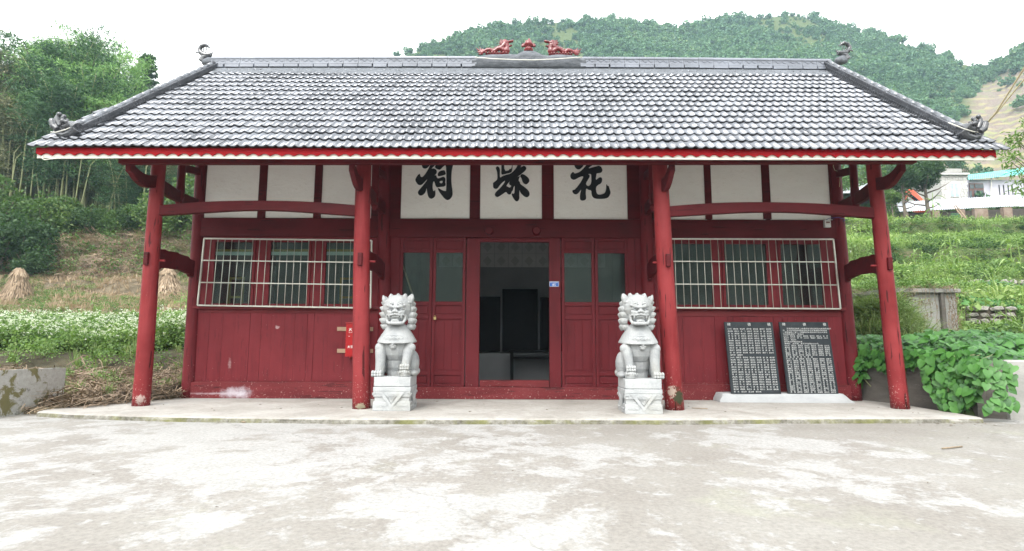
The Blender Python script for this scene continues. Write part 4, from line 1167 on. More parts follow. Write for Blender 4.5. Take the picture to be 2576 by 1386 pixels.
# ---- raking ridges down both slopes ends
def rake(pts_px, side):
    """pts_px: photo positions of the rake's top line with their Y"""
    A = P(*pts_px[0]); B = P(*pts_px[1])
    d = (B - A); Lr = d.length; d.normalize()
    xax = d; zax = (Vector((0, 0, 1)) - d * d.z).normalized(); yax = zax.cross(xax)
    rot = Matrix((xax, yax, zax)).transposed().to_euler()
    n = 17; w = Lr / n
    bed = MB(); vs = []
    N = 40
    for i in range(N + 1):
        c = A.lerp(B, i / N); q = 0.02 * mnoise.noise(c * 3)
        for (yo, zo) in ((-0.16 + q, -0.30), (-0.13, -0.24 + q), (-0.075, -0.22), (-0.07, -0.03), (0.07, -0.03), (0.075, -0.22), (0.16, -0.30)):
            vs.append(c + yax * yo + zax * zo)
    k = 7
    bed.add(vs, [(i * k + j, (i + 1) * k + j, (i + 1) * k + j + 1, i * k + j + 1) for i in range(N) for j in range(k - 1)] + [tuple(range(k)), tuple(N * k + q for q in range(k - 1, -1, -1))])
    bed.build('rake_bed', 'mortar', ROOF, angle=50)
    m_ = MB(); hh = 0.22
    m_.box(0.003, w - 0.003, -0.085, 0.085, 0.0, hh - 0.055)
    m_.box(0.003, w - 0.003, -0.115, 0.115, -0.03, 0.012)
    m_.box(0.003, w - 0.003, -0.10, 0.10, hh - 0.06, hh - 0.035)
    for sy in (-1, 1):
        for q in range(4):
            cx = w * (0.15 + 0.23 * q)
            m_.tube([(cx + 0.028 * math.cos(a), sy * 0.088, hh * 0.38 + 0.03 * math.sin(a)) for a in [k_ * math.pi / 3 for k_ in range(6)]], 0.006, 4)
    rk = m_.mesh('rake_tile', 'black_glaze')
    cp = MB(); cp.tube([(0.0, 0, 0), (w * 1.04, 0, 0.005)], 0.047, 12)
    cpm = cp.mesh('rake_cap', 'tile', True)
    for i in range(n):
        c = A.lerp(B, i / n)
        link_mesh('rake_tile', rk, ROOF, c - zax * 0.215 - og, rot)
        link_mesh('rake_cap', cpm, ROOF, A.lerp(B, (i) / n) - zax * 0.04 - og + Vector((0, 0, rnd.gauss(0, .003))), rot)
    return A, B, d, rot
# lower end first
yl = RY0 + 0.26
RKL = rake([(172, 318, yl), (536, 155, RYR - 0.16)], -1)
RKR = rake([(2438, 322, yl), (2086, 152, RYR - 0.16)], 1)

# ---- eave trim: scalloped red board over a cream fascia, gutter wire
def scallop(x0, x1, y_top0, y_top1, y_bot0, y_bot1, Yf, name, mat, wavy, splits):
    xs = np.linspace(X(x0, 385, Yf), X(x1, 385, Yf), 420)
    L0, L1 = xs[0], xs[-1]
    pieces = []
    cut = [0] + [int(s * 419) for s in splits] + [419]
    for a, b_ in zip(cut[:-1], cut[1:]):
        mb_ = MB(); vs = []
        for i in range(a, b_ + 1):
            x = xs[i] - (0.002 if i == b_ else 0)
            s = (x - L0) / (L1 - L0)
            pxs = x0 + (x1 - x0) * s
            zt = Z(pxs, y_top0 + (y_top1 - y_top0) * s, Yf); zb_ = Z(pxs, y_bot0 + (y_bot1 - y_bot0) * s, Yf)
            if wavy:
                per = 0.155 + 0.03 * math.sin(x * 0.9) 
                am = 0.026 + 0.010 * mnoise.noise(Vector((x * 0.8, 0, 0)))
                zb_ += am * (abs(math.sin(math.pi * x / 0.17 + 0.8 * mnoise.noise(Vector((x * 1.1, 1, 0)))))) * 1.6 + 0.004 * mnoise.noise(Vector((x * 9, 0, 3)))
            vs += [(x, Yf, zb_), (x, Yf, zt), (x, Yf + 0.018, zt), (x, Yf + 0.018, zb_)]
        m_ = b_ - a
        fs = [(i * 4 + j, (i + 1) * 4 + j, (i + 1) * 4 + (j + 1) % 4, i * 4 + (j + 1) % 4) for i in range(m_) for j in range(4)] + [(0, 1, 2, 3), (m_ * 4 + 3, m_ * 4 + 2, m_ * 4 + 1, m_ * 4)]
        mb_.add(vs, fs).build(name, mat, ROOF)
YF = RY0 + 0.055
scallop(90, 2506, 371, 377, 391.5, 397.5, YF - 0.022, 'scalloped_trim', 'fascia_red', True, [0.293, 0.486, 0.82])
scallop(94, 2500, 382, 386, 397.5, 403.5, YF, 'fascia_board', 'fascia_cream', False, [0.3, 0.56, 0.82])
# underside soffit behind the fascia
MB().hexa([(X(96, 395, YF), YF + 0.02, Z(96, 395, YF)), (X(2498, 398, YF), YF + 0.02, Z(2498, 398, YF)), (X(2498, 398, YF) - .2, YB - .06, Z(2498, 398, YF) + 0.02), (X(96, 395, YF) + .2, YB - .06, Z(96, 395, YF) + 0.02),
           (X(96, 395, YF), YF + 0.02, Z(96, 395, YF) + 0.02), (X(2498, 398, YF), YF + 0.02, Z(2498, 398, YF) + 0.02), (X(2498, 398, YF) - .2, YB - .06, Z(2498, 398, YF) + 0.04), (X(96, 395, YF) + .2, YB - .06, Z(96, 395, YF) + 0.04)]).build('soffit', 'deck', ROOF)
wp = [P(x, 397 + (x - 100) * 0.0018 + 1.0 * math.sin(x / 90.0), YF - 0.02) for x in range(150, 2480, 45)]
wp = [P(x, y, YF - 0.02) for x, y in [(108, 393), (107, 399), (113, 402), (125, 400), (138, 398.5)]] + wp
MB().tube(wp, 0.0085, 6).build('gutter_wire', 'pipe', ROOF, smooth=True)
# ================================================================== CARVED ORNAMENTS AND LIONS
def cone(mb, a, b_, r_, n=8, tip=0.12):
    return mb.tube([a, Vector(a).lerp(Vector(b_), 0.55), b_], [r_, r_ * 0.62, r_ * tip], n)
def flat(mb, c, rx, ry, rz, ax=0.0, ay=0.0, az=0.0, n=14, m=9):
    from mathutils import Euler
    return mb.ball(c, (rx, ry, rz), Euler((ax, ay, az)), n, m)

def dragon_mb():
    k = 0.00104
    def q(zx, zy, y=0.0): return Vector(((zx - 520) * k, y, (455 - zy) * k))
    mb = MB()
    mb.tube([q(240, 425), q(300, 385), q(360, 352), q(425, 345), q(480, 385), q(530, 372), q(585, 325), q(650, 315), q(705, 350), q(760, 380)], [0.028, 0.036, 0.042, 0.045, 0.045, 0.047, 0.05, 0.055, 0.06, 0.06], 12)
    mb.tube([q(330, 440), q(500, 445), q(640, 440), q(830, 430)], [0.02, 0.026, 0.03, 0.03], 10)
    flat(mb, q(780, 360), 0.075, 0.065, 0.085)
    mb.tube([q(640, 330), q(700, 270), q(750, 210)], [0.055, 0.06, 0.055], 12)
    mb.tube([q(790, 370), q(790, 290), q(770, 220)], [0.06, 0.05, 0.05], 12)
    flat(mb, q(755, 185), 0.085, 0.052, 0.045, 0, -0.1)
    flat(mb, q(860, 158), 0.068, 0.042, 0.028, 0, -0.15)
    flat(mb, q(905, 140), 0.022, 0.03, 0.022)
    flat(mb, q(845, 262), 0.062, 0.036, 0.02, 0, -0.30)
    flat(mb, q(790, 230), 0.05, 0.045, 0.04)
    mb.tube([q(820, 165), q(740, 125), q(690, 150), q(640, 118)], [0.018, 0.022, 0.022, 0.012], 8)
    for a, b_ in (((700, 190), (600, 190)), ((680, 220), (590, 235)), ((700, 250), (620, 300)), ((730, 270), (680, 350)), ((690, 210), (640, 150))):
        for yy in (-0.03, 0.03): cone(mb, q(*a, yy), q(*b_, yy * 1.5), 0.022)
    for a, b_ in (((270, 405), (118, 298)), ((270, 395), (200, 280)), ((290, 380), (268, 305)), ((265, 420), (135, 388)), ((280, 435), (162, 448)), ((262, 410), (150, 345))):
        cone(mb, q(*a), q(*b_), 0.026)
    for zx, zy in ((345, 330), (385, 300), (440, 300), (490, 300), (530, 275), (575, 262), (610, 245)):
        cone(mb, q(zx + 25, zy + 40), q(zx - 12, zy - 8), 0.02)
    for zx in range(350, 820, 60): mb.ball(q(zx, 425, -0.03), 0.025, n=8, m=6)
    return mb
og = ORG[HALL.name]
dm = remeshed(dragon_mb(), 'roof_dragon', 0.0075, 'red_glaze', 1)
dmm = remeshed(dragon_mb(), 'roof_dragon_mirrored', 0.0075, 'red_glaze', 1, mirror=True)
dl = link_mesh('roof_dragon', dm, HALL, P(1243.5, 137.5, RYR - 0.06) - og); dl['label'] = 'dragon on the ridge facing right'
dr = link_mesh('roof_dragon', dmm, HALL, P(1417, 139, RYR - 0.06) - og); dr['label'] = 'dragon on the ridge facing left'
# the flaming pearl on its vase
def pearl():
    k = 0.00104; mb = MB()
    prof_ = [(85, 395), (92, 375), (98, 352), (98, 335), (80, 322), (60, 308), (62, 292), (84, 270), (98, 235), (94, 205), (74, 178), (45, 160), (40, 150)]
    mb.lathe([(r_ * k, (395 - z) * k) for r_, z in prof_], (0, 0, 0), 24)
    def q(zx, zy, y=0): return Vector(((zx - 1262) * k, y, (395 - zy) * k))
    cone(mb, q(1270, 165), q(1278, 78), 0.045)
    for s in (-1, 1):
        cone(mb, q(1262 + s * 30, 165), q(1262 + s * 62, 118), 0.026)
        flat(mb, q(1262 + s * 115, 258), 0.045, 0.03, 0.03)
        for dx, ty in ((90, 200), (115, 188), (150, 225)): cone(mb, q(1262 + s * 112, 250), q(1262 + s * dx * 1.02, ty), 0.026)
    for i in range(10):
        a = i * math.pi / 5; mb.ball((0.088 * math.cos(a), 0.088 * math.sin(a), 0.05), 0.022, n=8, m=6)
    return mb
link_mesh('ridge_pearl', remeshed(pearl(), 'ridge_pearl', 0.0075, 'red_glaze', 1), HALL, P(1329.5, 131, RYR - 0.05) - og)
def fish_tail():
    k = 0.00222
    def q(zx, zy, y=0.0): return Vector(((zx - 2150) * k, y, (270 - zy) * k))
    mb = MB()
    mb.tube([q(2205, 215), q(2150, 222), q(2100, 195), q(2082, 160), q(2100, 125), q(2140, 112), q(2172, 130)], [0.052, 0.06, 0.052, 0.046, 0.044, 0.042, 0.018], 10)
    mb.tube([q(2110, 285), q(2130, 245), q(2170, 230)], [0.075, 0.06, 0.05], 10)
    for a, b_ in (((2130, 110), (2120, 92)), ((2160, 122), (2172, 95)), ((2100, 125), (2080, 108)), ((2205, 215), (2220, 175)), ((2190, 212), (2186, 192)), ((2090, 190), (2058, 192)), ((2170, 138), (2196, 142))):
        cone(mb, q(*a), q(*b_), 0.022)
    for zx in (2118, 2146): mb.tube([q(zx, 205), q(zx + 8, 130)], 0.012, 6)
    mb.ball(q(2058, 192), 0.022)
    for t_ in range(6): mb.ball(q(2115 + t_ * 16, 222 - (t_ % 2) * 3, -0.045), 0.014, n=8, m=6)
    return mb
link_mesh('ridge_finial', remeshed(fish_tail(), 'ridge_finial', 0.007, 'black_glaze', 1), HALL, P(517, 151, RYR) - og)
link_mesh('ridge_finial', remeshed(fish_tail(), 'ridge_finial_mirrored', 0.007, 'black_glaze', 1, mirror=True), HALL, P(2122, 146, RYR) - og)
for pxx, pyy in ((524, 154), (2116, 149)):
    c = P(pxx, pyy, RYR + 0.02); b_ = MB()
    flat(b_, c + Vector((0, 0, -0.03)), 0.15, 0.10, 0.09); flat(b_, c + Vector((0.03, 0, 0.02)), 0.09, 0.08, 0.07)
    me = remeshed(b_, 'finial_bed', 0.02, 'mortar', 1, org=og); link_mesh('finial_bed', me, HALL)
def corner_dragon():
    k = 0.00136
    def q(zx, zy, y=0.0): return Vector(((zx - 560) * k, y, (1110 - zy) * k))
    mb = MB()
    mb.tube([q(440, 1030), q(500, 1070), q(560, 1095), q(630, 1070), q(690, 1010)], [0.028, 0.05, 0.065, 0.07, 0.075], 12)
    mb.tube([q(690, 1000), q(620, 960), q(560, 985), q(500, 1020)], [0.09, 0.06, 0.045, 0.03], 12)
    for yy in (-0.045, 0.045):
        mb.tube([q(500, 1030, yy), q(450, 990, yy), q(428, 930, yy), q(420, 905, yy)], [0.045, 0.05, 0.045, 0.03], 10)
        mb.tube([q(520, 990, yy), q(490, 930, yy), q(480, 880, yy), q(500, 850, yy)], [0.035, 0.035, 0.03, 0.022], 10)
        mb.ball(q(500, 852, yy), 0.034); mb.ball(q(540, 893, yy), 0.026); mb.ball(q(590, 940, yy), 0.032); mb.ball(q(545, 930, yy), 0.036)
        for zx in range(560, 690, 30): mb.ball(q(zx, 1040 - (zx - 560) * 0.2, yy * 1.4), 0.018, n=8, m=6)
    cone(mb, q(450, 1040), q(432, 1040), 0.03); cone(mb, q(440, 900), q(440, 850), 0.03)
    return mb
cdm = remeshed(corner_dragon(), 'corner_dragon', 0.0075, 'black_glaze', 1)
cdmm = remeshed(corner_dragon(), 'corner_dragon_mirrored', 0.0075, 'black_glaze', 1, mirror=True)
link_mesh('corner_dragon', cdm, HALL, P(163, 346, RY0 + 0.27) - og)
link_mesh('corner_dragon', cdmm, HALL, P(2447, 352, RY0 + 0.27) - og)

# ------------------------------------------------------------------ guardian lions
def mat_marble():
    m, t, b, o = nt('carved_grey_marble')
    v = coord(t); g = t.nodes.new('ShaderNodeNewGeometry')
    f = noise_n(t, v, 4, 8, 0.65, 0.8); f2 = noise_n(t, v, 60, 4, 0.7)
    c = ramp(t, f, [(0.3, (0.25, 0.26, 0.27)), (0.5, (0.325, 0.333, 0.338)), (0.75, (0.385, 0.39, 0.385))])
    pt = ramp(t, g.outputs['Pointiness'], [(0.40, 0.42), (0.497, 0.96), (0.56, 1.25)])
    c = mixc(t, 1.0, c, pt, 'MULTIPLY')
    c = mixc(t, 1.0, c, ramp(t, f2, [(0.3, 0.88), (0.6, 1.04)]), 'MULTIPLY')
    dirt = ramp(t, noise_n(t, v, 2.3, 6, 0.6), [(0.52, 0.0), (0.72, 0.6)])
    c = mixc(t, dirt, c, (0.26, 0.25, 0.21))
    t.links.new(c, b.inputs['Base Color']); b.inputs['Roughness'].default_value = 0.65; b.inputs['Specular IOR Level'].default_value = 0.3
    bump(t, b, f2, 0.35, 0.004)
    return m
M['marble'] = mat_marble()
def lion_mb():
    k = 0.001465
    def q(zx, zy, y=0.0): return Vector(((zx - 465) * k, y, (948 - zy) * k))
    mb = MB()
    # chest, belly and back: the sitting trunk
    flat(mb, q(465, 640, 0.0), 0.235, 0.21, 0.26)
    flat(mb, q(465, 560, -0.02), 0.22, 0.19, 0.2)
    flat(mb, q(465, 760, 0.08), 0.20, 0.20, 0.28)
    mb.tube([q(465, 948, 0.12), q(465, 800, 0.12), q(465, 640, 0.10)], [0.17, 0.19, 0.18], 16)
    for s in (-1, 1):       # haunches with hind paws
        flat(mb, Vector((s * 0.225, 0.12, 0.20)), 0.10, 0.17, 0.19)
        flat(mb, Vector((s * 0.26, -0.02, 0.045)), 0.075, 0.13, 0.05)
        flat(mb, Vector((s * 0.25, 0.18, 0.07)), 0.08, 0.12, 0.07)
    # near foreleg, planted
    mb.tube([q(320, 625, -0.10), q(318, 700, -0.13), q(322, 800, -0.155), q(318, 900, -0.17)], [0.085, 0.083, 0.073, 0.068], 14)
    flat(mb, q(312, 655, -0.13), 0.082, 0.07, 0.075)
    for j in range(4):
        flat(mb, q(262 + j * 27, 905, -0.245), 0.023, 0.045, 0.036)
        flat(mb, q(262 + j * 27, 930, -0.268), 0.02, 0.022, 0.022)
    mb.box(*[q(250, 0).x, q(358, 0).x], -0.25, -0.12, 0.0, 0.06)
    # other foreleg, raised on its plaything
    mb.tube([q(612, 625, -0.10), q(600, 700, -0.14), q(590, 770, -0.165), q(580, 840, -0.18)], [0.085, 0.08, 0.068, 0.062], 14)
    flat(mb, q(618, 655, -0.13), 0.082, 0.07, 0.075)
    for j in range(4):
        flat(mb, q(543 + j * 25, 838, -0.25), 0.021, 0.042, 0.034)
        flat(mb, q(543 + j * 25, 862, -0.272), 0.018, 0.02, 0.02)
    flat(mb, q(578, 905, -0.20), 0.092, 0.095, 0.068)
    flat(mb, q(578, 930, -0.20), 0.085, 0.09, 0.045)
    for j in range(6): cone(mb, q(520 + j * 22, 905, -0.28), q(520 + j * 22, 885, -0.295), 0.014, 6)
    # cape over the chest with a flat patterned hem
    cape = []
    for zz_, w, d in ((405, 70, 0.10), (430, 100, 0.15), (520, 160, 0.22), (590, 196, 0.262), (606, 199, 0.268)):
        cape.append((zz_, w * k, d))
    n = 28
    vs = []; fs = []
    for zz_, w, d in cape:
        for i in range(n):
            a = 2 * math.pi * i / n
            cx_ = math.copysign(abs(math.cos(a)) ** 0.8, math.cos(a)); sy_ = math.copysign(abs(math.sin(a)) ** 0.8, math.sin(a))
            sag = 0.012 * math.cos(a * 2) if zz_ > 580 else 0
            vs.append((w * 1.0 * cx_, d * sy_ + 0.0, (948 - zz_) * k + sag))
    L = len(cape)
    fs = [(j * n + i, (j + 1) * n + i, (j + 1) * n + (i + 1) % n, j * n + (i + 1) % n) for j in range(L - 1) for i in range(n)] + [tuple(range(n)), tuple((L - 1) * n + i for i in range(n - 1, -1, -1))]
    mb.add(vs, fs)
    for i in range(9):       # rosettes on the hem
        s = (i - 4) / 4.6; xx = 0.235 * s; yy = -0.255 * (1 - abs(s) ** 2.2) ** 0.45
        flat(mb, Vector((xx, yy + 0.006, 0.565)), 0.018, 0.012, 0.018)
        mb.tube([(xx + 0.027 * math.cos(a), yy + 0.004, 0.565 + 0.027 * math.sin(a)) for a in [q_ * 0.8 for q_ in range(8)]], 0.005, 5)
    mb.tube([(0.262 * math.sin(a), -0.245 * math.cos(a) - 0.005, 0.528) for a in [R(-85 + 10 * j) for j in range(18)]], 0.007, 6)
    mb.tube([(0.225 * math.sin(a), -0.22 * math.cos(a) - 0.008, 0.615) for a in [R(-80 + 10 * j) for j in range(17)]], 0.006, 6)
    # bell
    flat(mb, q(452, 645, -0.215), 0.045, 0.04, 0.038); mb.tube([q(420, 632, -0.235), q(452, 626, -0.26), q(485, 632, -0.235)], 0.009, 6)
    # head: skull, cheeks, jaws
    flat(mb, q(465, 240, -0.03), 0.222, 0.185, 0.20)
    flat(mb, q(470, 195, -0.08), 0.15, 0.12, 0.12)
    flat(mb, q(465, 330, -0.06), 0.17, 0.16, 0.13)
    # brow ridge with curls
    mb.tube([q(378, 222, -0.17), q(410, 232, -0.212), q(450, 242, -0.225), q(468, 242, -0.232), q(490, 242, -0.225), q(530, 232, -0.212), q(562, 218, -0.17)], [0.016, 0.023, 0.022, 0.018, 0.022, 0.023, 0.016], 8)
    for s in (-1, 1): 
        flat(mb, q(468 + s * 48, 210, -0.205), 0.038, 0.025, 0.028)
        mb.tube([(q(468 + s * 48, 210).x + 0.024 * math.cos(a), -0.232, q(0, 210).z + 0.02 * math.sin(a)) for a in [q_ * 0.9 for q_ in range(7)]], 0.006, 5)
        flat(mb, q(468 + s * 55, 255, -0.195), 0.036, 0.026, 0.024)       # eyeball
        mb.tube([q(468 + s * 28, 256, -0.208), q(468 + s * 55, 272, -0.216), q(468 + s * 84, 250, -0.185)], [0.006, 0.009, 0.006], 6)
        flat(mb, q(468 + s * 60, 292, -0.175), 0.05, 0.05, 0.035)        # cheek
        flat(mb, q(468 + s * 34, 300, -0.215), 0.045, 0.038, 0.030)      # whisker pad
        for j in range(3): mb.tube([q(468 + s * 30, 292 + j * 9, -0.247), q(468 + s * 70, 288 + j * 12, -0.222), q(468 + s * 92, 278 + j * 13, -0.175)], 0.005, 5)
        # upper lip line running back
        mb.tube([q(468, 312, -0.245), q(468 + s * 40, 322, -0.238), q(468 + s * 82, 318, -0.20), q(468 + s * 98, 340, -0.15)], [0.014, 0.016, 0.014, 0.012], 7)
        # jaw corners
        mb.tube([q(468 + s * 92, 330, -0.16), q(468 + s * 92, 370, -0.165), q(468 + s * 78, 400, -0.20)], [0.024, 0.022, 0.022], 8)
        # fangs
        cone(mb, q(468 + s * 62, 328, -0.225), q(468 + s * 62, 362, -0.225), 0.014, 7)
        # ears
        mb.tube([q(468 + s * 132, 190, -0.06), q(468 + s * 145, 150, -0.06), q(468 + s * 156, 112, -0.05)], [0.032, 0.034, 0.012], 8)
        flat(mb, q(468 + s * 112, 190, -0.09), 0.03, 0.03, 0.03)
    # nose
    flat(mb, q(466, 282, -0.235), 0.046, 0.036, 0.026); flat(mb, q(466, 262, -0.215), 0.026, 0.03, 0.04)
    for s in (-1, 1): flat(mb, q(466 + s * 20, 288, -0.252), 0.02, 0.018, 0.014)
    # teeth rows, tongue, lower jaw
    for j in range(7): mb.box(q(430 + j * 11.5, 0).x, q(439 + j * 11.5, 0).x, -0.232, -0.205, q(0, 345).z, q(0, 322).z)
    flat(mb, q(466, 378, -0.18), 0.07, 0.07, 0.022)
    mb.tube([q(385, 400, -0.185), q(410, 405, -0.222), q(468, 407, -0.235), q(525, 405, -0.222), q(550, 400, -0.185)], [0.026, 0.026, 0.026, 0.026, 0.026], 10)
    mb.box(q(395, 0).x, q(540, 0).x, -0.215, -0.06, q(0, 418).z, q(0, 398).z)
    # mane: scalloped curls round the head, four points on top
    for s in (-1, 1):
        for j, (dx, zy, yy) in enumerate(((172, 195, 0.0), (186, 250, 0.0), (190, 310, 0.0), (188, 372, 0.0), (178, 432, 0.02))):
            c0 = q(465 + s * (dx - 74), zy + 8, yy - 0.02); c1 = q(465 + s * (dx + 4), zy - 12, yy)
            mb.tube([c0, c0.lerp(c1, 0.5) + Vector((0, -0.01, -0.006)), c1], [0.058, 0.055, 0.012], 10)
            for g_ in range(3):
                o_ = Vector((0, -0.045 + 0.006 * g_, 0.024 - 0.022 * g_))
                mb.tube([c0 + o_, c0.lerp(c1, 0.6) + o_ * 0.9, c1 + o_ * 0.15], [0.007, 0.007, 0.004], 5)
            c2 = q(465 + s * (dx - 48), zy + 8, yy + 0.10); c3 = q(465 + s * (dx - 2), zy - 8, yy + 0.12)
            mb.tube([c2, c2.lerp(c3, 0.5), c3], [0.06, 0.055, 0.012], 8)
    for zx, zt in ((398, 92), (465, 88), (530, 90), (592, 94), (345, 120)):
        for yy in (-0.03, 0.05):
            c0 = q(465 + (zx - 468) * 0.98, zt + 70, yy); c1 = q(465 + (zx - 466) * 1.16, zt, yy + 0.01)
            mb.tube([c0, c0.lerp(c1, 0.55), c1], [0.05, 0.042, 0.008], 8)
            for g_ in (-1, 1): mb.tube([c0 + Vector((g_ * 0.02, -0.04, 0)), c0.lerp(c1, 0.7) + Vector((g_ * 0.008, -0.03, 0)), c1 + Vector((0, -0.006, 0))], [0.006, 0.006, 0.003], 5)
    # curled tuft between the brows
    for s in (-1, 0, 1): mb.tube([q(468 + s * 10, 236, -0.235), q(468 + s * 12, 200, -0.205), q(468 + s * 16, 170, -0.175)], [0.009, 0.009, 0.005], 6)
    return mb
lion_src = lion_mb()
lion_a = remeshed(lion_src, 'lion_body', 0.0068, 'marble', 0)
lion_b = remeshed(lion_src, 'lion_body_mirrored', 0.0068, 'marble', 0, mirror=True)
M['pupil'] = mat_simple('dark_carved_line', (0.10, 0.11, 0.13), (0.14, 0.15, 0.17), 5, 0.7, 0.0)
def lion(front_l, front_r, base_y, mirror, label):
    """front_l, front_r: photo columns of the pedestal's front edge; base_y: photo row of its foot"""
    g0 = G(front_l, base_y, 0.0); g1 = G(front_r, base_y, 0.0)
    W = abs(g1.x - g0.x); c = Vector(((g0.x + g1.x) / 2, (g0.y + g1.y) / 2 + W / 2, 0.0))
    t = thing('stone_lion', c, label, 'lion statue', 'guardian lions flanking the doorway')
    h = W / 2
    H1, H2 = 0.345, 0.49
    lower = MB()
    lower.box(-h, h, -h, h, 0.0, 0.075); lower.box(-h * .985, h * .985, -h * .985, h * .985, 0.07, 0.135)
    lower.box(-h * .93, h * .93, -h * .93, h * .93, 0.13, 0.205)
    lower.box(-h * .985, h * .985, -h * .985, h * .985, 0.20, 0.285); lower.box(-h, h, -h, h, 0.282, H1)
    ORG[t.name] = Vector((0, 0, 0))
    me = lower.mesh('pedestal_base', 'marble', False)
    pb = link_mesh('pedestal_base', me, t); ORG[pb.name] = Vector((0, 0, 0))
    bv = pb.modifiers.new('bevel', 'BEVEL'); bv.width = 0.008; bv.segments = 2
    # carved triangle apron and scrolls on the faces one sees
    for ang in (0, math.pi / 2, -math.pi / 2):
        a_ = MB(); rot = Matrix.Rotation(ang, 4, 'Z')
        def f3(x, z, o=0.0): return rot @ Vector((x * h, -h - 0.006 - o, z))
        a_.prism([f3(-0.72, 0.28, -0.006), f3(-0.50, 0.28, -0.006), f3(0, 0.10, -0.006), f3(0.5, 0.28, -0.006), f3(0.72, 0.28, -0.006), f3(0, 0.035, -0.006)], rot @ Vector((0, -0.008, 0)))
        for s in (-1, 1):
            for j in range(3):
                cx, cz = s * (0.35 + 0.2 * j), 0.085
                a_.tube([f3(cx + 0.09 * math.cos(q_) , cz + 0.022 * math.sin(q_)) for q_ in [math.pi + 0.35 * w for w in range(10)]], 0.004, 5)
            a_.tube([f3(s * (0.95 - 0.10 * math.cos(q_)) - s * 0.06, 0.24 + 0.02 * math.sin(q_)) for q_ in [0.5 * w for w in range(9)]], 0.004, 5)
        for j in range(7):
            s = (j - 3) / 3.0
            a_.tube([f3(0.02 * s, 0.12, -0.003), f3(0.16 * s, 0.19, 0.0), f3(0.33 * s, 0.235 + 0.02 * (1 - abs(s)), 0.0)], 0.0045, 5)
        link_mesh('carving', a_.mesh('carving', 'marble', False), pb)
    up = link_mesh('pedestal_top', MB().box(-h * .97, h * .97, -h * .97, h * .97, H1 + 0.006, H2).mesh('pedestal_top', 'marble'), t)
    bv = up.modifiers.new('bevel', 'BEVEL'); bv.width = 0.006; bv.segments = 2
    s = W / 0.55
    body = link_mesh('body', lion_b if mirror else lion_a, t, (0, 0.02, H2 - 0.004), None, (s * 1.0, s, 1.0))
    mx = -1 if mirror else 1
    k = 0.001465
    for sx_ in (-1, 1):
        ex = mx * (468 + sx_ * 55 - 465) * k; ez = (948 - 255) * k
        rr = MB()
        rr.tube([(ex + 0.021 * math.cos(a), -0.2225 + 0.004 * abs(math.cos(a)), ez + 0.017 * math.sin(a)) for a in [q_ * math.pi / 6 for q_ in range(13)]], 0.0022, 5)
        rr.tube([(ex, -0.212, ez), (ex, -0.226, ez)], 0.0085, 10)
        link_mesh('eye', rr.mesh('eye', 'pupil'), body)
    md = MB(); md.box(mx * 0.003 - 0.085, mx * 0.003 + 0.085, -0.190, -0.06, (948 - 392) * k, (948 - 352) * k)
    link_mesh('mouth_cavity', md.mesh('mouth_cavity', 'pupil'), body)
    return t
lion(936, 1032, 1034, False, 'carved grey stone lion beside the inner left column, near the padlocked doors')
lion(1573, 1668, 1042, True, 'carved grey stone lion standing against the inner right column with the mossy foot')
# ================================================================== THINGS ON AND ABOUT THE HALL
def text_mesh(body, size, mat, name='lettering', align='LEFT', ls=1.0, cs=1.0, extrude=0.0):
    cu = bpy.data.curves.new(name, 'FONT'); cu.body = body; cu.size = size; cu.resolution_u = 1; cu.align_x = align
    cu.space_line = ls; cu.space_character = cs; cu.extrude = extrude
    o = bpy.data.objects.new(name, cu); COL.objects.link(o)
    dg = bpy.context.evaluated_depsgraph_get(); dg.update()
    me = bpy.data.meshes.new_from_object(o.evaluated_get(dg)); bpy.data.objects.remove(o)
    me.materials.clear(); me.materials.append(M[mat]); me.name = name
    return me
def xz(me, off):      # text lies in x-y: stand it up facing the camera
    for v in me.vertices: v.co = Vector((v.co.x, -v.co.z, v.co.y)) + Vector(off)
    return me

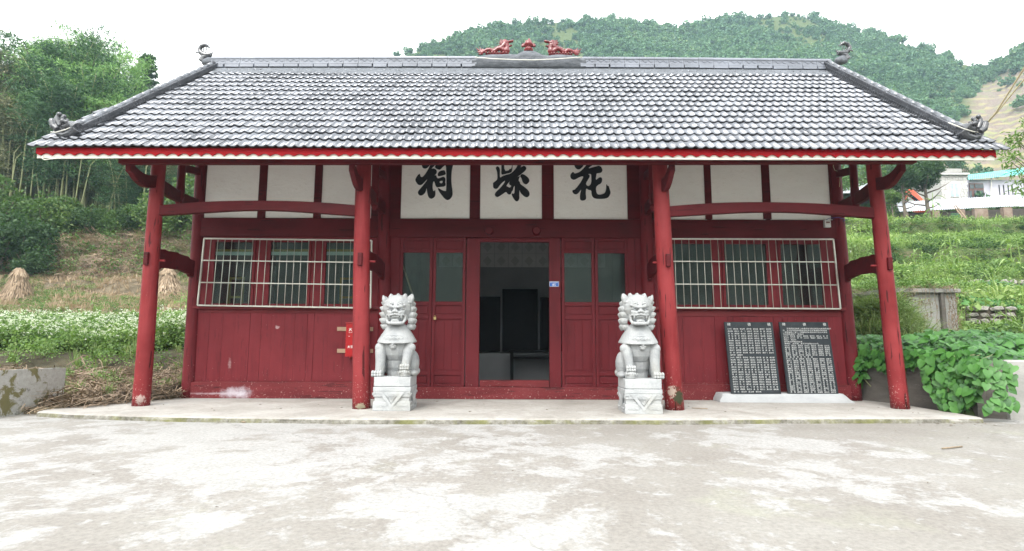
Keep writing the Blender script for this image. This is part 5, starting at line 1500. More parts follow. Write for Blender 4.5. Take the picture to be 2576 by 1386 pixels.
def mat_slate():
    m, t, b, o = nt('polished_black_slate')
    v = coord(t, (1, 1, 1)); f = noise_n(t, v, 6, 8, 0.7); sc = noise_n(t, coord(t, (1, 1, 0.3)), 30, 4, 0.7, 2.0)
    c = ramp(t, f, [(0.3, (0.016, 0.02, 0.024)), (0.7, (0.035, 0.042, 0.048))])
    c = mixc(t, ramp(t, sc, [(0.66, 0.0), (0.74, 0.5)]), c, (0.16, 0.17, 0.18))
    t.links.new(c, b.inputs['Base Color']); b.inputs['Roughness'].default_value = 0.35; b.inputs['Specular IOR Level'].default_value = 0.16
    return m
M['slate'] = mat_slate()
M['stele_ink'] = mat_simple('stele_white_letters', (0.50, 0.51, 0.50), (0.60, 0.60, 0.59), 9, 0.7, 0.0)
NAMES1 = ["500元 湯治军 湯治伟 湯亨强 湯治富 湯洪河 湯正聪", "湯正雄 湯正汉 湯　飞 湯正武 湯正权 湯　奎 湯正国", "湯　灿 湯运钦 湯正财 湯亨强 湯亨远 湯　治 湯正贵", "湯　灿 湯　林 湯亨远 湯亨杰 湯亨江 湯治禹 湯治政",
          "湯　胜 湯　桥 湯正楷 湯正利 湯亨伟 湯　杰 湯富容", "湯亨德 湯正科 湯星宇 湯亨禄 湯亨富 湯宁昊 湯宇然", "湯正永 湯正银 湯正润 湯正淯 湯正海 湯正鸿 湯佳铭", "湯亨前 湯亨伟 湯　勇 湯　勤 湯强亨 湯亨龙 湯洪江",
          "湯正武 湯　博 湯于杨 湯洋端 湯正明 湯　洋 湯正权", "湯运文 湯亨春 湯新旺 湯　勇 湯正书 湯　勇 湯　龙", "湯　剑 湯亨祥 湯正春 湯正寿 湯正旺 湯亨飞 湯治华", "湯亨贤 湯富亨", "200元 湯亨贵 湯亨昭 湯治海 湯又强 湯　瑜 湯子豪",
          "湯正毅 湯正飞 湯宏杨 湯运松 湯正星 湯　瑞 湯正朋", "湯亨政 湯正雄 湯运禄 湯亨宾 湯亨晨 湯正河 湯亨大", "湯　帅 湯伟祥 湯正兴 湯亨楷 湯　权 湯　国 湯运书", "湯正治 湯江山 湯正奇 湯亨玉 湯　庆 湯亨强 湯治达", "湯治法 湯　文 湯　旭 湯　煜 湯　超 湯小伟 湯洪波",
          "湯洪波 湯正刚 湯　波 湯　镇 湯治军 湯　涛 湯正松", "湯　龙 湯正李 湯治凡 湯治华 湯正康 湯亨允 湯治富", "湯治贵 湯治飞 湯治才 湯治林 湯治强 湯　洪 湯正飘", "湯亨永 湯治发 湯正烈 湯强亨 湯正伟 湯建国 湯宁东", "湯宇升 湯　亮 湯博轩 湯越豪 湯治利 湯尚清 湯化彬",
          "湯亨远 湯　永 湯亨友 湯治朝 湯宇豪 湯正勤 湯正杨", "湯嘉鸿 湯九臣 湯　飞 湯　选 湯小龙 湯　林 湯　普", "湯正章 湯辅臣 湯正文 湯　浩 湯正江 湯小伟 湯庆明", "湯　永 湯治宇 湯正勇 湯宁杨"]
HEAD2 = ["　　花县祠在宣统二年庚戌岁湯达贵祖人提倡修建成", "功，又七四年移居地基及园在零玉年重接院坝和修盖", "一次现以在二零二一年重新修补使共成守老幼人等共", "同支持名单如下（支持人）", "3000元 湯正海 湯正均 湯正超 湯亨元 湯正远 湯　茂", "湯正平 2000元 湯　乔 1000元 湯运才 湯正龙 500元", "湯正广 湯正柱", "成守老幼人等出资名单", "湯明礼 月大银 率子孙出资30000元",
         "5000元 湯亨永 湯亨兵 3000元 湯正财 湯正雄 2500元", "湯正启 湯运德 湯正华 湯正刚 湯正洪 1500元 湯正翔", "湯　乾 湯亨杰 1000元 湯　恒 湯正利 湯治民 湯都刚"]
pool = "正治亨运洪宇国林江海永强杰军富华才文超伟明勇龙飞贵松友武科宁"
r2 = random.Random(3)
def nm(): return '湯　' + r2.choice(pool) if r2.random() < 0.3 else '湯' + r2.choice(pool) + r2.choice(pool)
NAMES2 = HEAD2 + [' '.join(nm() for _ in range(7)) for _ in range(3)] + ['湯　磊 湯　琪 湯　华 湯　波', '500元 ' + ' '.join(nm() for _ in range(6))] + [' '.join(nm() for _ in range(7)) for _ in range(17)]
def stele(c0, c1, top_y, rows, label, Yb=9.66, Yt=9.85):
    xa, xb = X(c0, 900, 9.7), X(c1, 900, 9.7); w = xb - xa
    zb_ = 0.145; zt = Z((c0 + c1) / 2, top_y, Yt)
    lean = math.atan2(Yt - Yb, zt - zb_); H_ = math.hypot(Yt - Yb, zt - zb_)
    me = MB().box(-w / 2, w / 2, 0, 0.035, 0, H_).mesh('memorial_tablet', 'slate')
    o = link_mesh('memorial_tablet', me, None, ((xa + xb) / 2, Yb, zb_), (-lean, 0, 0)); tag(o, label, 'tablet', 'donor tablets leaning on the hall wall')
    bv = o.modifiers.new('bevel', 'BEVEL'); bv.width = 0.003; bv.segments = 1
    fsz = 0.058
    for ch, fx_ in (('碑', 0.055), ('德', 0.475), ('積', 0.885)):
        link_mesh('heading', xz(text_mesh(ch, fsz, 'stele_ink', 'heading'), (-w / 2 + w * fx_, -0.0015, H_ - 0.065)), o)
    n = len(rows); top = H_ - 0.10; pitch = (top - 0.015) / n
    vs = []; mes = []
    bmj = bmesh.new()
    for i, row in enumerate(rows):
        row = row.replace(' ', '   '); m_ = text_mesh(row, min(0.029, pitch * 0.86), 'stele_ink', 'row')
        xs = [v.co.x for v in m_.vertices]; full = (len(row) > 22 + 0)
        s = (w * 0.90 / (max(xs) - min(xs))) if full else 1.12
        s = min(s, 1.3, w * 0.91 / max(0.01, max(xs) - min(xs)))
        xz(m_, (0, 0, 0))
        for v in m_.vertices: v.co = Vector((v.co.x * s - w / 2 + w * 0.05, -0.0015, v.co.z + top - pitch * (i + 0.85)))
        bmj.from_mesh(m_); bpy.data.meshes.remove(m_)
    mj = bpy.data.meshes.new('inscription'); bmj.to_mesh(mj); bmj.free(); mj.materials.append(M['stele_ink'])
    link_mesh('inscription', mj, o)
    return o
stele(1834, 1958, 810, NAMES1, 'black donor tablet with white names, the one nearer the front column')
stele(1975, 2101, 810, NAMES2, 'black donor tablet headed by lines of running text, the one at the hall corner')
# cement footing of the tablets
g0, g1 = G(1812, 1012, 0), G(2152, 1014, 0)
mb = MB(); zt_ = 0.148; n = 40; vs = []
for i in range(n + 1):
    s = i / n; x = g0.x + (g1.x - g0.x) * s; ez = min(1, min(s / 0.035 + 0.25, (1 - s) / 0.07)) ; ez = max(0.12, ez)
    w = 0.006 * mnoise.noise(Vector((x * 5, 0, 0)))
    yf = g0.y + (g1.y - g0.y) * s + w
    vs += [(x, yf, -0.005), (x, yf + 0.02, zt_ * ez * 0.8), (x, yf + 0.05, zt_ * ez + w), (x, DW - 0.07, zt_ * ez + w), (x, DW - 0.07, -0.005)]
fs = [(i * 5 + j, (i + 1) * 5 + j, (i + 1) * 5 + (j + 1) % 5, i * 5 + (j + 1) % 5) for i in range(n) for j in range(5)] + [(0, 1, 2, 3, 4), tuple(n * 5 + q for q in (4, 3, 2, 1, 0))]
tag(mb.add(vs, fs).build('tablet_footing', 'cement', smooth=False, angle=40), 'low grey cement block under the two black donor tablets', 'plinth')

# fire extinguisher cabinet on two battens, half hidden by the column
Yw = DW - 0.003
fbx = thing('extinguisher_cabinet', (X(893, 855, Yw), Yw - 0.1, Z(893, 900, Yw)), 'bright red fire extinguisher box behind the inner left column', 'fire box')
xa, xb = X(869, 855, Yw - 0.22), X(921, 855, Yw - 0.22)
zt, zb_ = Z(893, 812, Yw - 0.22), Z(893, 897, Yw - 0.22)
MB().box(xa, xb, Yw - 0.21, Yw - 0.022, zb_, zt - 0.012).build('cabinet', 'firebox', fbx, bevel=0.004)
MB().box(xa - 0.008, xb + 0.008, Yw - 0.225, Yw - 0.022, zt - 0.0118, zt + 0.006).build('lid', 'firebox', fbx, bevel=0.003)
zm = zt - (zt - zb_) * 0.4
dd_ = MB().box(xa + 0.022, xb - 0.022, Yw - 0.216, Yw - 0.2105, zm + 0.004, zt - 0.03).build('door', 'firebox', fbx, bevel=0.002)
MB().box(xa + 0.022, xb - 0.022, Yw - 0.216, Yw - 0.2105, zb_ + 0.02, zm - 0.004).build('door', 'firebox', fbx, bevel=0.002)
MB().box(xa + 0.05, xa + 0.075, Yw - 0.222, Yw - 0.216, zm - 0.003, zm + 0.003).build('latch', 'white', fbx)
ofs = Vector(fbx.location)
for body, sz_, dx, dz in (('灭火器箱', 0.062, 0.05, zt - 0.145), ('FIRE EXTINGUISHER BOX', 0.018, 0.05, zt - 0.175), ('火警119', 0.052, 0.04, zb_ + 0.15)):
    me = xz(text_mesh(body, sz_, 'white'), Vector((xa + dx, Yw - 0.2175, dz)) - ofs)
    link_mesh('lettering', me, fbx)
for s in (0.2, 0.8): MB().tube([(xa + (xb - xa) * s, Yw - 0.13, zb_ - 0.03), (xa + (xb - xa) * s, Yw - 0.13, zb_)], 0.02, 8).build('foot', 'firebox', fbx)
for y_ in (827.5, 882.5):
    z_ = Z(893, y_, Yw - 0.02)
    tag(MB().box(X(848, y_, Yw - .02), X(938, y_, Yw - .02), Yw - 0.021, Yw, z_ - 0.035, z_ + 0.035).build('batten', 'rawwood', bevel=0.002),
        ('upper' if y_ < 850 else 'lower') + ' bare wooden batten behind the red fire box', 'batten', 'battens behind the fire box')
# house number plate
a, b_ = P(1382, 708, DW - 0.02), P(1406, 721, DW - 0.02)
npl = MB().box(a.x, b_.x, DW - 0.0195, DW - 0.0165, b_.z, a.z).build('number_plate', 'blueplate', bevel=0.001)
tag(npl, 'small blue house number plate 85 on the door jamb', 'sign')
rim = MB(); w = 0.004
rim.box(a.x, b_.x, DW - 0.021, DW - 0.0196, a.z - w, a.z); rim.box(a.x, b_.x, DW - 0.021, DW - 0.0196, b_.z, b_.z + w)
rim.box(a.x, a.x + w, DW - 0.021, DW - 0.0196, b_.z + w, a.z - w); rim.box(b_.x - w, b_.x, DW - 0.021, DW - 0.0196, b_.z + w, a.z - w)
rim.build('border', 'white', npl)
link_mesh('lettering', xz(text_mesh('85', 0.068, 'white', align='CENTER'), ((a.x + b_.x) / 2, DW - 0.0205, b_.z + 0.012)), npl)
link_mesh('lettering', xz(text_mesh('国进村吴家寨组', 0.020, 'white', align='CENTER', cs=1.1), ((a.x + b_.x) / 2, DW - 0.0205, a.z - 0.026)), npl)
# small controller box on the right lintel, with a display and blue wire
a, b_ = P(2073, 554, DW - 0.06), P(2089, 572, DW - 0.06)
M['whiteplastic'] = mat_simple('white_plastic', (0.55, 0.56, 0.56), (0.6, 0.61, 0.6), 5, 0.5, 0)
M['bluewire'] = mat_simple('blue_wire', (0.02, 0.06, 0.3), (0.03, 0.08, 0.35), 5, 0.5, 0)
M['display'] = mat_simple('red_display', (0.10, 0.02, 0.02), (0.12, 0.025, 0.02), 5, 0.2, 0)
ctl = MB().box(a.x, b_.x, DW - 0.085, DW - 0.031, b_.z, a.z).build('controller_box', 'whiteplastic', bevel=0.004)
tag(ctl, 'white timer box with a small display on the beam at the right corner', 'switch box')
MB().box(a.x + 0.02, b_.x - 0.02, DW - 0.087, DW - 0.0855, a.z - 0.055, a.z - 0.03).build('display', 'display', ctl)
for i in range(4): MB().box(a.x + 0.022 + i * 0.022, a.x + 0.034 + i * 0.022, DW - 0.088, DW - 0.0855, a.z - 0.078, a.z - 0.068).build('button', 'cable', ctl)
tag(MB().tube([Vector((a.x + 0.03, DW - 0.05, a.z)), P(2085, 549, DW - 0.08), P(2110, 547, DW - 0.1), P(2132, 553, DW - 0.13), P(2120, 556, DW - 0.15)], 0.004, 6).build('blue_wire', 'bluewire', smooth=True), 'blue wire running from the timer box to the corner column', 'wire')
tag(MB().tube([P(x, y, DW - 0.12) for x, y in [(2098, 405), (2096, 418), (2100, 428), (2108, 431), (2118, 424), (2124, 408), (2120, 430), (2113, 445), (2112, 470)]], 0.005, 6).build('yellow_cord', 'cable', smooth=True), 'looped yellow cord hanging by the right corner column top', 'cord')
# cables running from the corner dragon to the upper right
e0 = P(2466, 330, RY0 + 0.3)
tag(MB().tube([e0, P(2505, 284, 8.0), P(2576, 172, 7.4), P(2660, 30, 6.9)], 0.012, 6).build('cable', 'cable', smooth=True), 'tan cable rising from the right corner dragon, the steeper one', 'cable')
tag(MB().tube([e0 + Vector((0, 0.03, 0)), P(2507, 284, 8.1), P(2576, 200, 7.6), P(2700, 60, 7.0)], 0.010, 6).build('cable', 'cable', smooth=True), 'tan cable rising from the right corner dragon, the flatter one', 'cable')
tag(MB().tube([P(2385, 308, RY0 + .22), P(2425, 324, RY0 + 0.16), P(2448, 331, RY0 + 0.18), P(2462, 333, RY0 + 0.25)], 0.008, 6).build('tie_wire', 'pipe', smooth=True), 'pale wire tied round the right corner dragon', 'wire')
tag(MB().tube([P(128, 332, RY0 + .22), P(140, 333, RY0 + 0.16), P(165, 326, RY0 + 0.18), P(200, 310, RY0 + 0.3)], 0.008, 6).build('tie_wire', 'pipe', smooth=True), 'pale wire tied round the left corner dragon', 'wire')

# things inside
def cabinet(name, c0, c1, y0, y1, Yf, dep, label):
    a, b_ = P(c0, y0, Yf), P(c1, y1, Yf); w = b_.x - a.x
    t = thing(name, ((a.x + b_.x) / 2, Yf + dep / 2, b_.z), label, 'screen')
    MB().box(a.x, b_.x, Yf, Yf + dep, b_.z, a.z).build('panel', 'darkwood', t, bevel=0.01)
    f = MB()
    for k in (0, 1): f.box(a.x + (w - 0.06) * k, a.x + (w - 0.06) * k + 0.06, Yf - 0.02, Yf - 0.0005, b_.z, a.z)
    f.build('frame', 'darkwood', t, bevel=0.004)
Yi = YBK - 0.15
cabinet('ancestor_screen', 1264, 1353, 727, 884, Yi, 0.08, 'tall dark ancestral screen at the back of the dim room')
cabinet('ancestor_screen', 1195, 1258, 746, 884, Yi + 0.02, 0.06, 'lower dark screen left of the tall one in the room')
cabinet('ancestor_screen', 1358, 1420, 748, 884, Yi + 0.02, 0.06, 'lower dark screen right of the tall one in the room')
a, b_ = P(1150, 884, Yi - 0.45), P(1440, 958, Yi - 0.45)
alt = MB(); alt.box(a.x, b_.x, Yi - 0.5, Yi - 0.03, 0.03, a.z - 0.04)
tag(alt.build('altar', 'interior', bevel=0.01), 'whitewashed masonry altar along the back wall', 'altar')
tb = thing('altar_table', (X(1335, 900, DW + 2.0), DW + 2.0, 0.03), 'dark wooden table seen through the open doorway', 'table')
Yt = DW + 1.9; zt = Z(1330, 880, Yt); x0, x1 = X(1280, 880, Yt), X(1400, 880, Yt)
MB().box(x0, x1, Yt, Yt + 0.5, zt - 0.05, zt).build('table_top', 'darkwood', tb, bevel=0.005)
MB().box(x0 + 0.06, x1 - 0.06, Yt + 0.03, Yt + 0.05, zt - 0.19, zt - 0.15).build('apron', 'darkwood', tb)
for sx_ in (x0 + 0.03, x1 - 0.10):
    for sy in (Yt + 0.02, Yt + 0.42): MB().box(sx_, sx_ + 0.07, sy, sy + 0.06, 0.03, zt - 0.051).build('leg', 'darkwood', tb)
# bamboo pole leaning inside the left door glass
tag(MB().tube([P(1010, 655, DW + 0.22), P(1026, 705, DW + 0.25), P(1048, 775, DW + 0.3), P(1062, 830, DW + 0.34)], [0.016, 0.018, 0.02, 0.021], 8).build('leaning_pole', 'rawwood', smooth=True), 'bamboo pole leaning behind the leftmost door glass', 'pole')
# window dressing inside the left room: timber strip, white blind, yellow frames
for (c0, c1) in ((536, 642), (676, 778), (815, 905)):
    a, b_ = P(c0, 627, DW + 0.09), P(c1, 632, DW + 0.09)
    t = thing('roller_blind', ((a.x + b_.x) / 2, DW + 0.09, b_.z), 'rolled blind under a wooden strip behind the %s left window' % {536: 'outermost', 676: 'middle', 815: 'innermost'}[c0], 'blind', 'rolled blinds inside the left windows')
    MB().box(a.x, b_.x, DW + 0.08, DW + 0.10, b_.z - .01, a.z).build('strip', 'yellowwood', t)
    MB().box(a.x, b_.x, DW + 0.085, DW + 0.097, b_.z - 0.075, b_.z - 0.011).build('blind', 'white', t)
for (c0, c1, y0, y1, Yf, lab) in ((578, 606, 697, 778, DW + 0.5, 'yellow wooden stand inside the outermost left window'), (858, 888, 698, 778, DW + 0.5, 'yellow wooden stand inside the innermost left window')):
    a, b_ = P(c0, y0, Yf), P(c1, y1, Yf)
    t = thing('wooden_stand', ((a.x + b_.x) / 2, Yf, b_.z - 0.5), lab, 'stand')
    for xx in (a.x, b_.x): MB().box(xx - 0.02, xx + 0.02, Yf, Yf + 0.04, 0.03, a.z).build('leg', 'yellowwood', t)
    MB().box(a.x + 0.02, b_.x - 0.02, Yf, Yf + 0.04, a.z - 0.04, a.z).build('rail', 'yellowwood', t)
    MB().box(a.x + 0.02, b_.x - 0.02, Yf, Yf + 0.04, a.z - 0.40, a.z - 0.36).build('rail', 'yellowwood', t)
# twigs and scraps lying about
M['twig'] = mat_simple('dry_twig', (0.20, 0.15, 0.10), (0.32, 0.25, 0.17), 9, 0.9, 0.0)
def twig(pts, r_, label, z=None):
    tag(MB().tube(pts, r_, 6).build('stick', 'twig', smooth=True), label, 'stick')
twig([G(135, 1041, ZC + .02), G(240, 1045, ZC + .02)], 0.010, 'pale cane lying against the kerb by the left block')
twig([G(150, 1038, ZC + .03), G(250, 1044, ZC + .035), G(335, 1047, ZC + .02)], 0.009, 'longer pale cane lying against the kerb at left')
twig([G(572, 1058, ZC + .012), G(590, 1059, ZC + .014), G(617, 1062, ZC + .012)], 0.009, 'short dark stick on the courtyard left of centre')
twig([G(2370, 1128, ZC + .012), G(2390, 1126, ZC + .014), G(2420, 1123, ZC + .012)], 0.008, 'thin brown stick on the courtyard at right')
twig([G(1740, 1026, .01), G(1780, 1028, .012)], 0.006, 'thin stick on the terrace before the black tablets')
def mat_scrap():
    return mat_simple('dead_leaf', (0.10, 0.075, 0.05), (0.2, 0.15, 0.1), 6, 0.9, 0)
M['scrap'] = mat_scrap()
sc_ = MB()
for i in range(130):
    if i < 60: x, y, z = rnd.uniform(-6.3, 6.0), rnd.uniform(8.2, 9.7), 0.006
    elif i < 90: x, y, z = rnd.uniform(5.3, 6.6), rnd.uniform(7.5, 7.9), ZC + 0.008
    else: x, y, z = rnd.uniform(-6, 7), rnd.uniform(2.5, 7.6), ZC + 0.01
    s = rnd.uniform(0.008, 0.03) * (0.5 if i > 90 else 1); a = rnd.uniform(0, 6.28)
    u = Vector((math.cos(a), math.sin(a), 0)) * s; w = Vector((-math.sin(a), math.cos(a), 0)) * s * 0.4
    p = Vector((x, y, z))
    sc_.add([p - u, p - w + Vector((0, 0, s * .2)), p + u, p + w + Vector((0, 0, s * .3))], [(0, 1, 2), (0, 2, 3)])
tag(sc_.build('leaf_litter', 'scrap'), 'scraps of dead leaf scattered on terrace and courtyard', kind='stuff')

# ------------------------------------------------------------------ low concrete walls at both ends of the terrace
def mat_mossy_block():
    m, t, b, o = nt('mossy_old_concrete')
    g = t.nodes.new('ShaderNodeNewGeometry'); v = g.outputs['Position']
    f = noise_n(t, v, 3.5, 8, 0.65, 0.6); f2 = noise_n(t, v, 18, 6, 0.7)
    c = ramp(t, f2, [(0.3, (0.32, 0.315, 0.29)), (0.7, (0.45, 0.445, 0.42))])
    c = mixc(t, ramp(t, f, [(0.52, 0.0), (0.57, 0.9)]), c, (0.14, 0.125, 0.04))
    c = mixc(t, ramp(t, noise_n(t, v, 5, 6, 0.7), [(0.6, 0.0), (0.68, 0.7)]), c, (0.10, 0.095, 0.085))
    t.links.new(c, b.inputs['Base Color']); b.inputs['Roughness'].default_value = 0.9; b.inputs['Specular IOR Level'].default_value = 0.2
    bump(t, b, mathn(t, 'ADD', f, f2), 0.7, 0.02)
    return m
M['mossblock'] = mat_mossy_block()
def wall_run(p0, p1, z0, z1, th, name, mat, label, out=(0, 1), ragged=0.01):
    """low wall whose visible foot runs from p0 to p1; thickness goes away from the viewer along out"""
    d = (p1 - p0); L = Vector((d.x, d.y, 0)).length; n = max(4, int(L / 0.08)); dr_ = Vector((d.x, d.y, 0)).normalized()
    o_ = Vector((out[0], out[1], 0)).normalized() * th
    vs = []
    for i in range(n + 1):
        s = i / n; b_ = p0.lerp(p1, s); w = ragged * mnoise.noise(b_ * 4); w2 = ragged * mnoise.noise(b_ * 3 + Vector((9, 0, 0)))
        zt = z1 if not isinstance(z1, tuple) else z1[0] + (z1[1] - z1[0]) * s
        vs += [Vector((b_.x + w, b_.y + w, z0)), Vector((b_.x + w2, b_.y + w2, (z0 + zt) / 2)), Vector((b_.x, b_.y, zt - 0.02 + w)), Vector((b_.x, b_.y, zt + w)) + o_ * 0.06, Vector((b_.x, b_.y, zt + w)) + o_, Vector((b_.x, b_.y, z0)) + o_]
    fs = [(i * 6 + j, (i + 1) * 6 + j, (i + 1) * 6 + (j + 1) % 6, i * 6 + (j + 1) % 6) for i in range(n) for j in range(6)] + [tuple(range(6)), tuple(n * 6 + q for q in range(5, -1, -1))]
    ob = MB().add(vs, fs).build(name, mat, angle=45)
    return tag(ob, label, 'wall')
pa, pb = G(-130, 1066, ZC), G(92, 1038, ZC)
wall_run(pa, pb, ZC - 0.1, P(97, 927, pb.y).z, 0.42, 'low_wall', 'mossblock', 'stained concrete block wall at the left end of the terrace', (0.12, 1))
vw0, vw1 = G(2180, 1008, 0.0), G(2462, 1052, -0.07)
vw0 = Vector((vw0.x + 0.05, vw0.y, 0)); ZV = 0.80
e = (vw0 - vw1).normalized(); vwf = vw0 + e * 2.2
wall_run(vwf, vw1, -0.15, ZV, 0.22, 'vine_wall', 'concrete_dark', 'dark damp retaining wall half covered by broad leaved vines', (1, 0.15))
pa, pb = G(2543, 1057, ZC), G(2760, 1066, ZC)
wall_run(pa, pb, ZC - 0.1, P(2545, 906, pa.y).z, 0.40, 'low_wall', 'concrete', 'pale concrete wall end at the right edge beside the vines', (0.1, 1))
wall_run(G(2545, 1056, ZC), vw1 + Vector((0.05, 0.1, 0)), ZC - 0.1, ZV - 0.05, 0.3, 'low_wall', 'concrete_dark', 'short dark wall joining the vine wall to the pale wall end', (0.6, 1))
# earth bed behind the vine wall
M['soil'] = mat_simple('dark_soil', (0.05, 0.04, 0.03), (0.11, 0.09, 0.07), 6, 0.95, 0.6)
bedp = [vw1 + Vector((0.15, 0.12, 0)), vwf + Vector((0.15, 0, 0)), Vector((8.6, 11.9, 0)), Vector((12.5, 11.9, 0)), Vector((12.5, 8.4, 0))]
tag(MB().prism([(p.x, p.y, -0.2) for p in bedp], (0, 0, ZV + 0.12)).build('planting_bed', 'soil'), 'raised earth bed behind the vine wall', kind='structure')
# ================================================================== VEGETATION
def at(pxx, Y, y=500): return X(pxx, y, Y)
def ztop(pxx, y, Y): return P(pxx, y, Y).z
def proj(x, y, z):
    v = Vector((x, y, z - HC)); d = v.dot(fwd)
    return 1288 + FPX * v.dot(rt) / d, 693 - FPX * v.dot(upv) / d

# wooded slope on the near side of the valley, behind the viewer (mirrored in the window panes)
vs = []; nb_, nr_ = 60, 24
for j in range(nr_ + 1):
    for i in range(nb_ + 1):
        a = R(-100 + 200 * i / nb_); r_ = 20 + 90 * j / nr_
        z = -1.0 + max(0.0, r_ - 32) * 0.40 + 5 * mnoise.noise(Vector((a * 4, r_ * 0.06, 0))) * min(1, j / 4)
        vs.append((r_ * math.sin(a), -r_ * math.cos(a), z))
fs = [(j * (nb_ + 1) + i, (j + 1) * (nb_ + 1) + i, (j + 1) * (nb_ + 1) + i + 1, j * (nb_ + 1) + i + 1) for j in range(nr_) for i in range(nb_)]
M['farwood'] = mat_simple('wooded_slope', (0.045, 0.058, 0.045), (0.13, 0.15, 0.12), 0.35, 0.95, 0.0)
tag(MB().add(vs, fs).build('near_slope', 'farwood', smooth=True), 'wooded slope on the other side of the valley', kind='structure')

# ---- leaf proto makers
def cluster_pts(n, centers, spread):
    c = np.asarray(centers); k = rng.integers(0, len(c), n)
    return c[k] + rng.normal(size=(n, 3)) * np.asarray(spread)
def ball_pts(n, r_, flat_=0.8, shell=0.5):
    d = rng.normal(size=(n, 3)); d /= np.linalg.norm(d, axis=1)[:, None]
    rr = r_ * (shell + (1 - shell) * rng.random(n)) 
    p = d * rr[:, None]; p[:, 2] *= flat_; return p
def lumpy(n, r_, lumps=14, flat_=0.85, seed=0):
    """points on the outside of a cluster of lumps"""
    g = np.random.default_rng(seed)
    c = g.normal(size=(lumps, 3)); c /= np.linalg.norm(c, axis=1)[:, None]; c *= (r_ * g.uniform(0.35, 0.75, lumps))[:, None]; c[:, 2] *= flat_
    lr = r_ * g.uniform(0.25, 0.45, lumps)
    k = rng.integers(0, lumps, n); d = rng.normal(size=(n, 3)); d /= np.linalg.norm(d, axis=1)[:, None]
    return c[k] + d * (lr[k] * rng.uniform(0.7, 1.05, n))[:, None]

# ---- the far wooded hill
hill_protos = []
for s in range(5):
    pts = lumpy(330, 1.0, 9, 0.9, s); pts[:, 2] += 0.7
    hill_protos.append(leaf_cloud('hill_tree_%s' % 'abcde'[s], pts, 0.30, 'hill_leaf', 0.8, 0.0, 0.7))
hp = []; hs = []
tries = 0
while len(hp) < 17000 and tries < 90000:
    tries += 1
    a = rnd.uniform(-0.75, 1.25); y = math.sqrt(rnd.uniform(60 ** 2, 245 ** 2))
    yr = max(120, 190 + 45 * math.sin(a * 3.0 + 0.6))
    if y > yr + 3: continue
    x = a * y; z = terrain_z(x, y); qx, qy = proj(x, y, z)
    if qy > 640: continue
    k = brown(a, (z - HC) / y)
    if k > 0.35 and rnd.random() > 0.06: continue
    if 2190 < qx < 2450 and 318 + (qx - 2200) * 0.16 < qy < 372 + (qx - 2200) * 0.2: continue
    if 2415 < qx < 2475 and 155 < qy < 185: continue
    n1 = mnoise.noise(Vector((x * 0.03, y * 0.03, 4)))
    if n1 < -0.22 and rnd.random() > 0.25: continue
    sc_h = 0.78 * (0.7 + 2.2 * rnd.random() ** 2.2) * (1 + 0.6 * n1) * (0.7 + y / 330)
    hp.append((x, y, z - 0.3)); hs.append(sc_h)
scatter('hill_forest', hp, hs, hill_protos, tilt=0.1, label='woods covering the far hillside')

# ---- tufts of grass, herbs, stalks
def blades(n, h, spread, mat, name, w=0.03, bend=0.5):
    vs = []; fs = []
    for i in range(n):
        a = rnd.uniform(0, 6.283); r_ = rnd.uniform(0, spread); hh = h * rnd.uniform(0.5, 1.15); b_ = bend * rnd.uniform(0.3, 1.3)
        base = Vector((r_ * math.cos(a), r_ * math.sin(a), 0)); o_ = Vector((math.cos(a + rnd.uniform(-1, 1)), math.sin(a + rnd.uniform(-1, 1)), 0))
        s_ = Vector((-o_.y, o_.x, 0)) * w / 2
        p1 = base + o_ * hh * b_ * 0.3 + Vector((0, 0, hh * 0.6)); p2 = base + o_ * hh * b_ + Vector((0, 0, hh * (1.0 - 0.4 * b_)))
        k = len(vs); vs += [base - s_, base + s_, p1 + s_ * 0.9, p1 - s_ * 0.9, p2]
        fs += [(k, k + 1, k + 2, k + 3), (k + 3, k + 2, k + 4)]
    return MB().add(vs, fs).mesh(name, mat)
def herb(n, h, r_, mat, name, size=0.07, petals=0, petal_mat='petal'):
    pts = np.stack([rng.normal(0, r_ * 0.55, n), rng.normal(0, r_ * 0.55, n), h * rng.beta(2.2, 1.4, n)], 1)
    me = leaf_cloud(name, pts, size, mat, 0.75, -0.1, 0.5)
    if petals:
        m = 10 * petals
        c = np.stack([rng.normal(0, r_ * 0.6, petals), rng.normal(0, r_ * 0.6, petals), h * rng.uniform(0.85, 1.15, petals)], 1)
        pp = cluster_pts(m, c, (0.016, 0.016, 0.01))
        me2 = leaf_cloud(name + '_petals', pp, 0.018, petal_mat, 1.0, 0.0, 0.6)
        bmj = bmesh.new(); bmj.from_mesh(me); n0 = len(bmj.faces); bmj.from_mesh(me2)
        bmj.faces.ensure_lookup_table()
        for f in bmj.faces[n0:]: f.material_index = 1
        bmj.to_mesh(me); bmj.free(); me.materials.append(M[petal_mat])
    return me
def on_ground(n, xf, y0, y1, zoff=0.0, cond=None):
    out = []
    while len(out) < n:
        y = rnd.uniform(y0, y1); lo, hi = xf(y); x = rnd.uniform(lo, hi)
        if cond and not cond(x, y): 
            if rnd.random() < 0.02: n -= 0
            continue
        out.append((x, y, terrain_z(x, y) + zoff))
    return out
LX = lambda y: (-1.05 * y - 0.5, -0.52 * y)
RX = lambda y: (0.50 * y, 1.05 * y + 1)

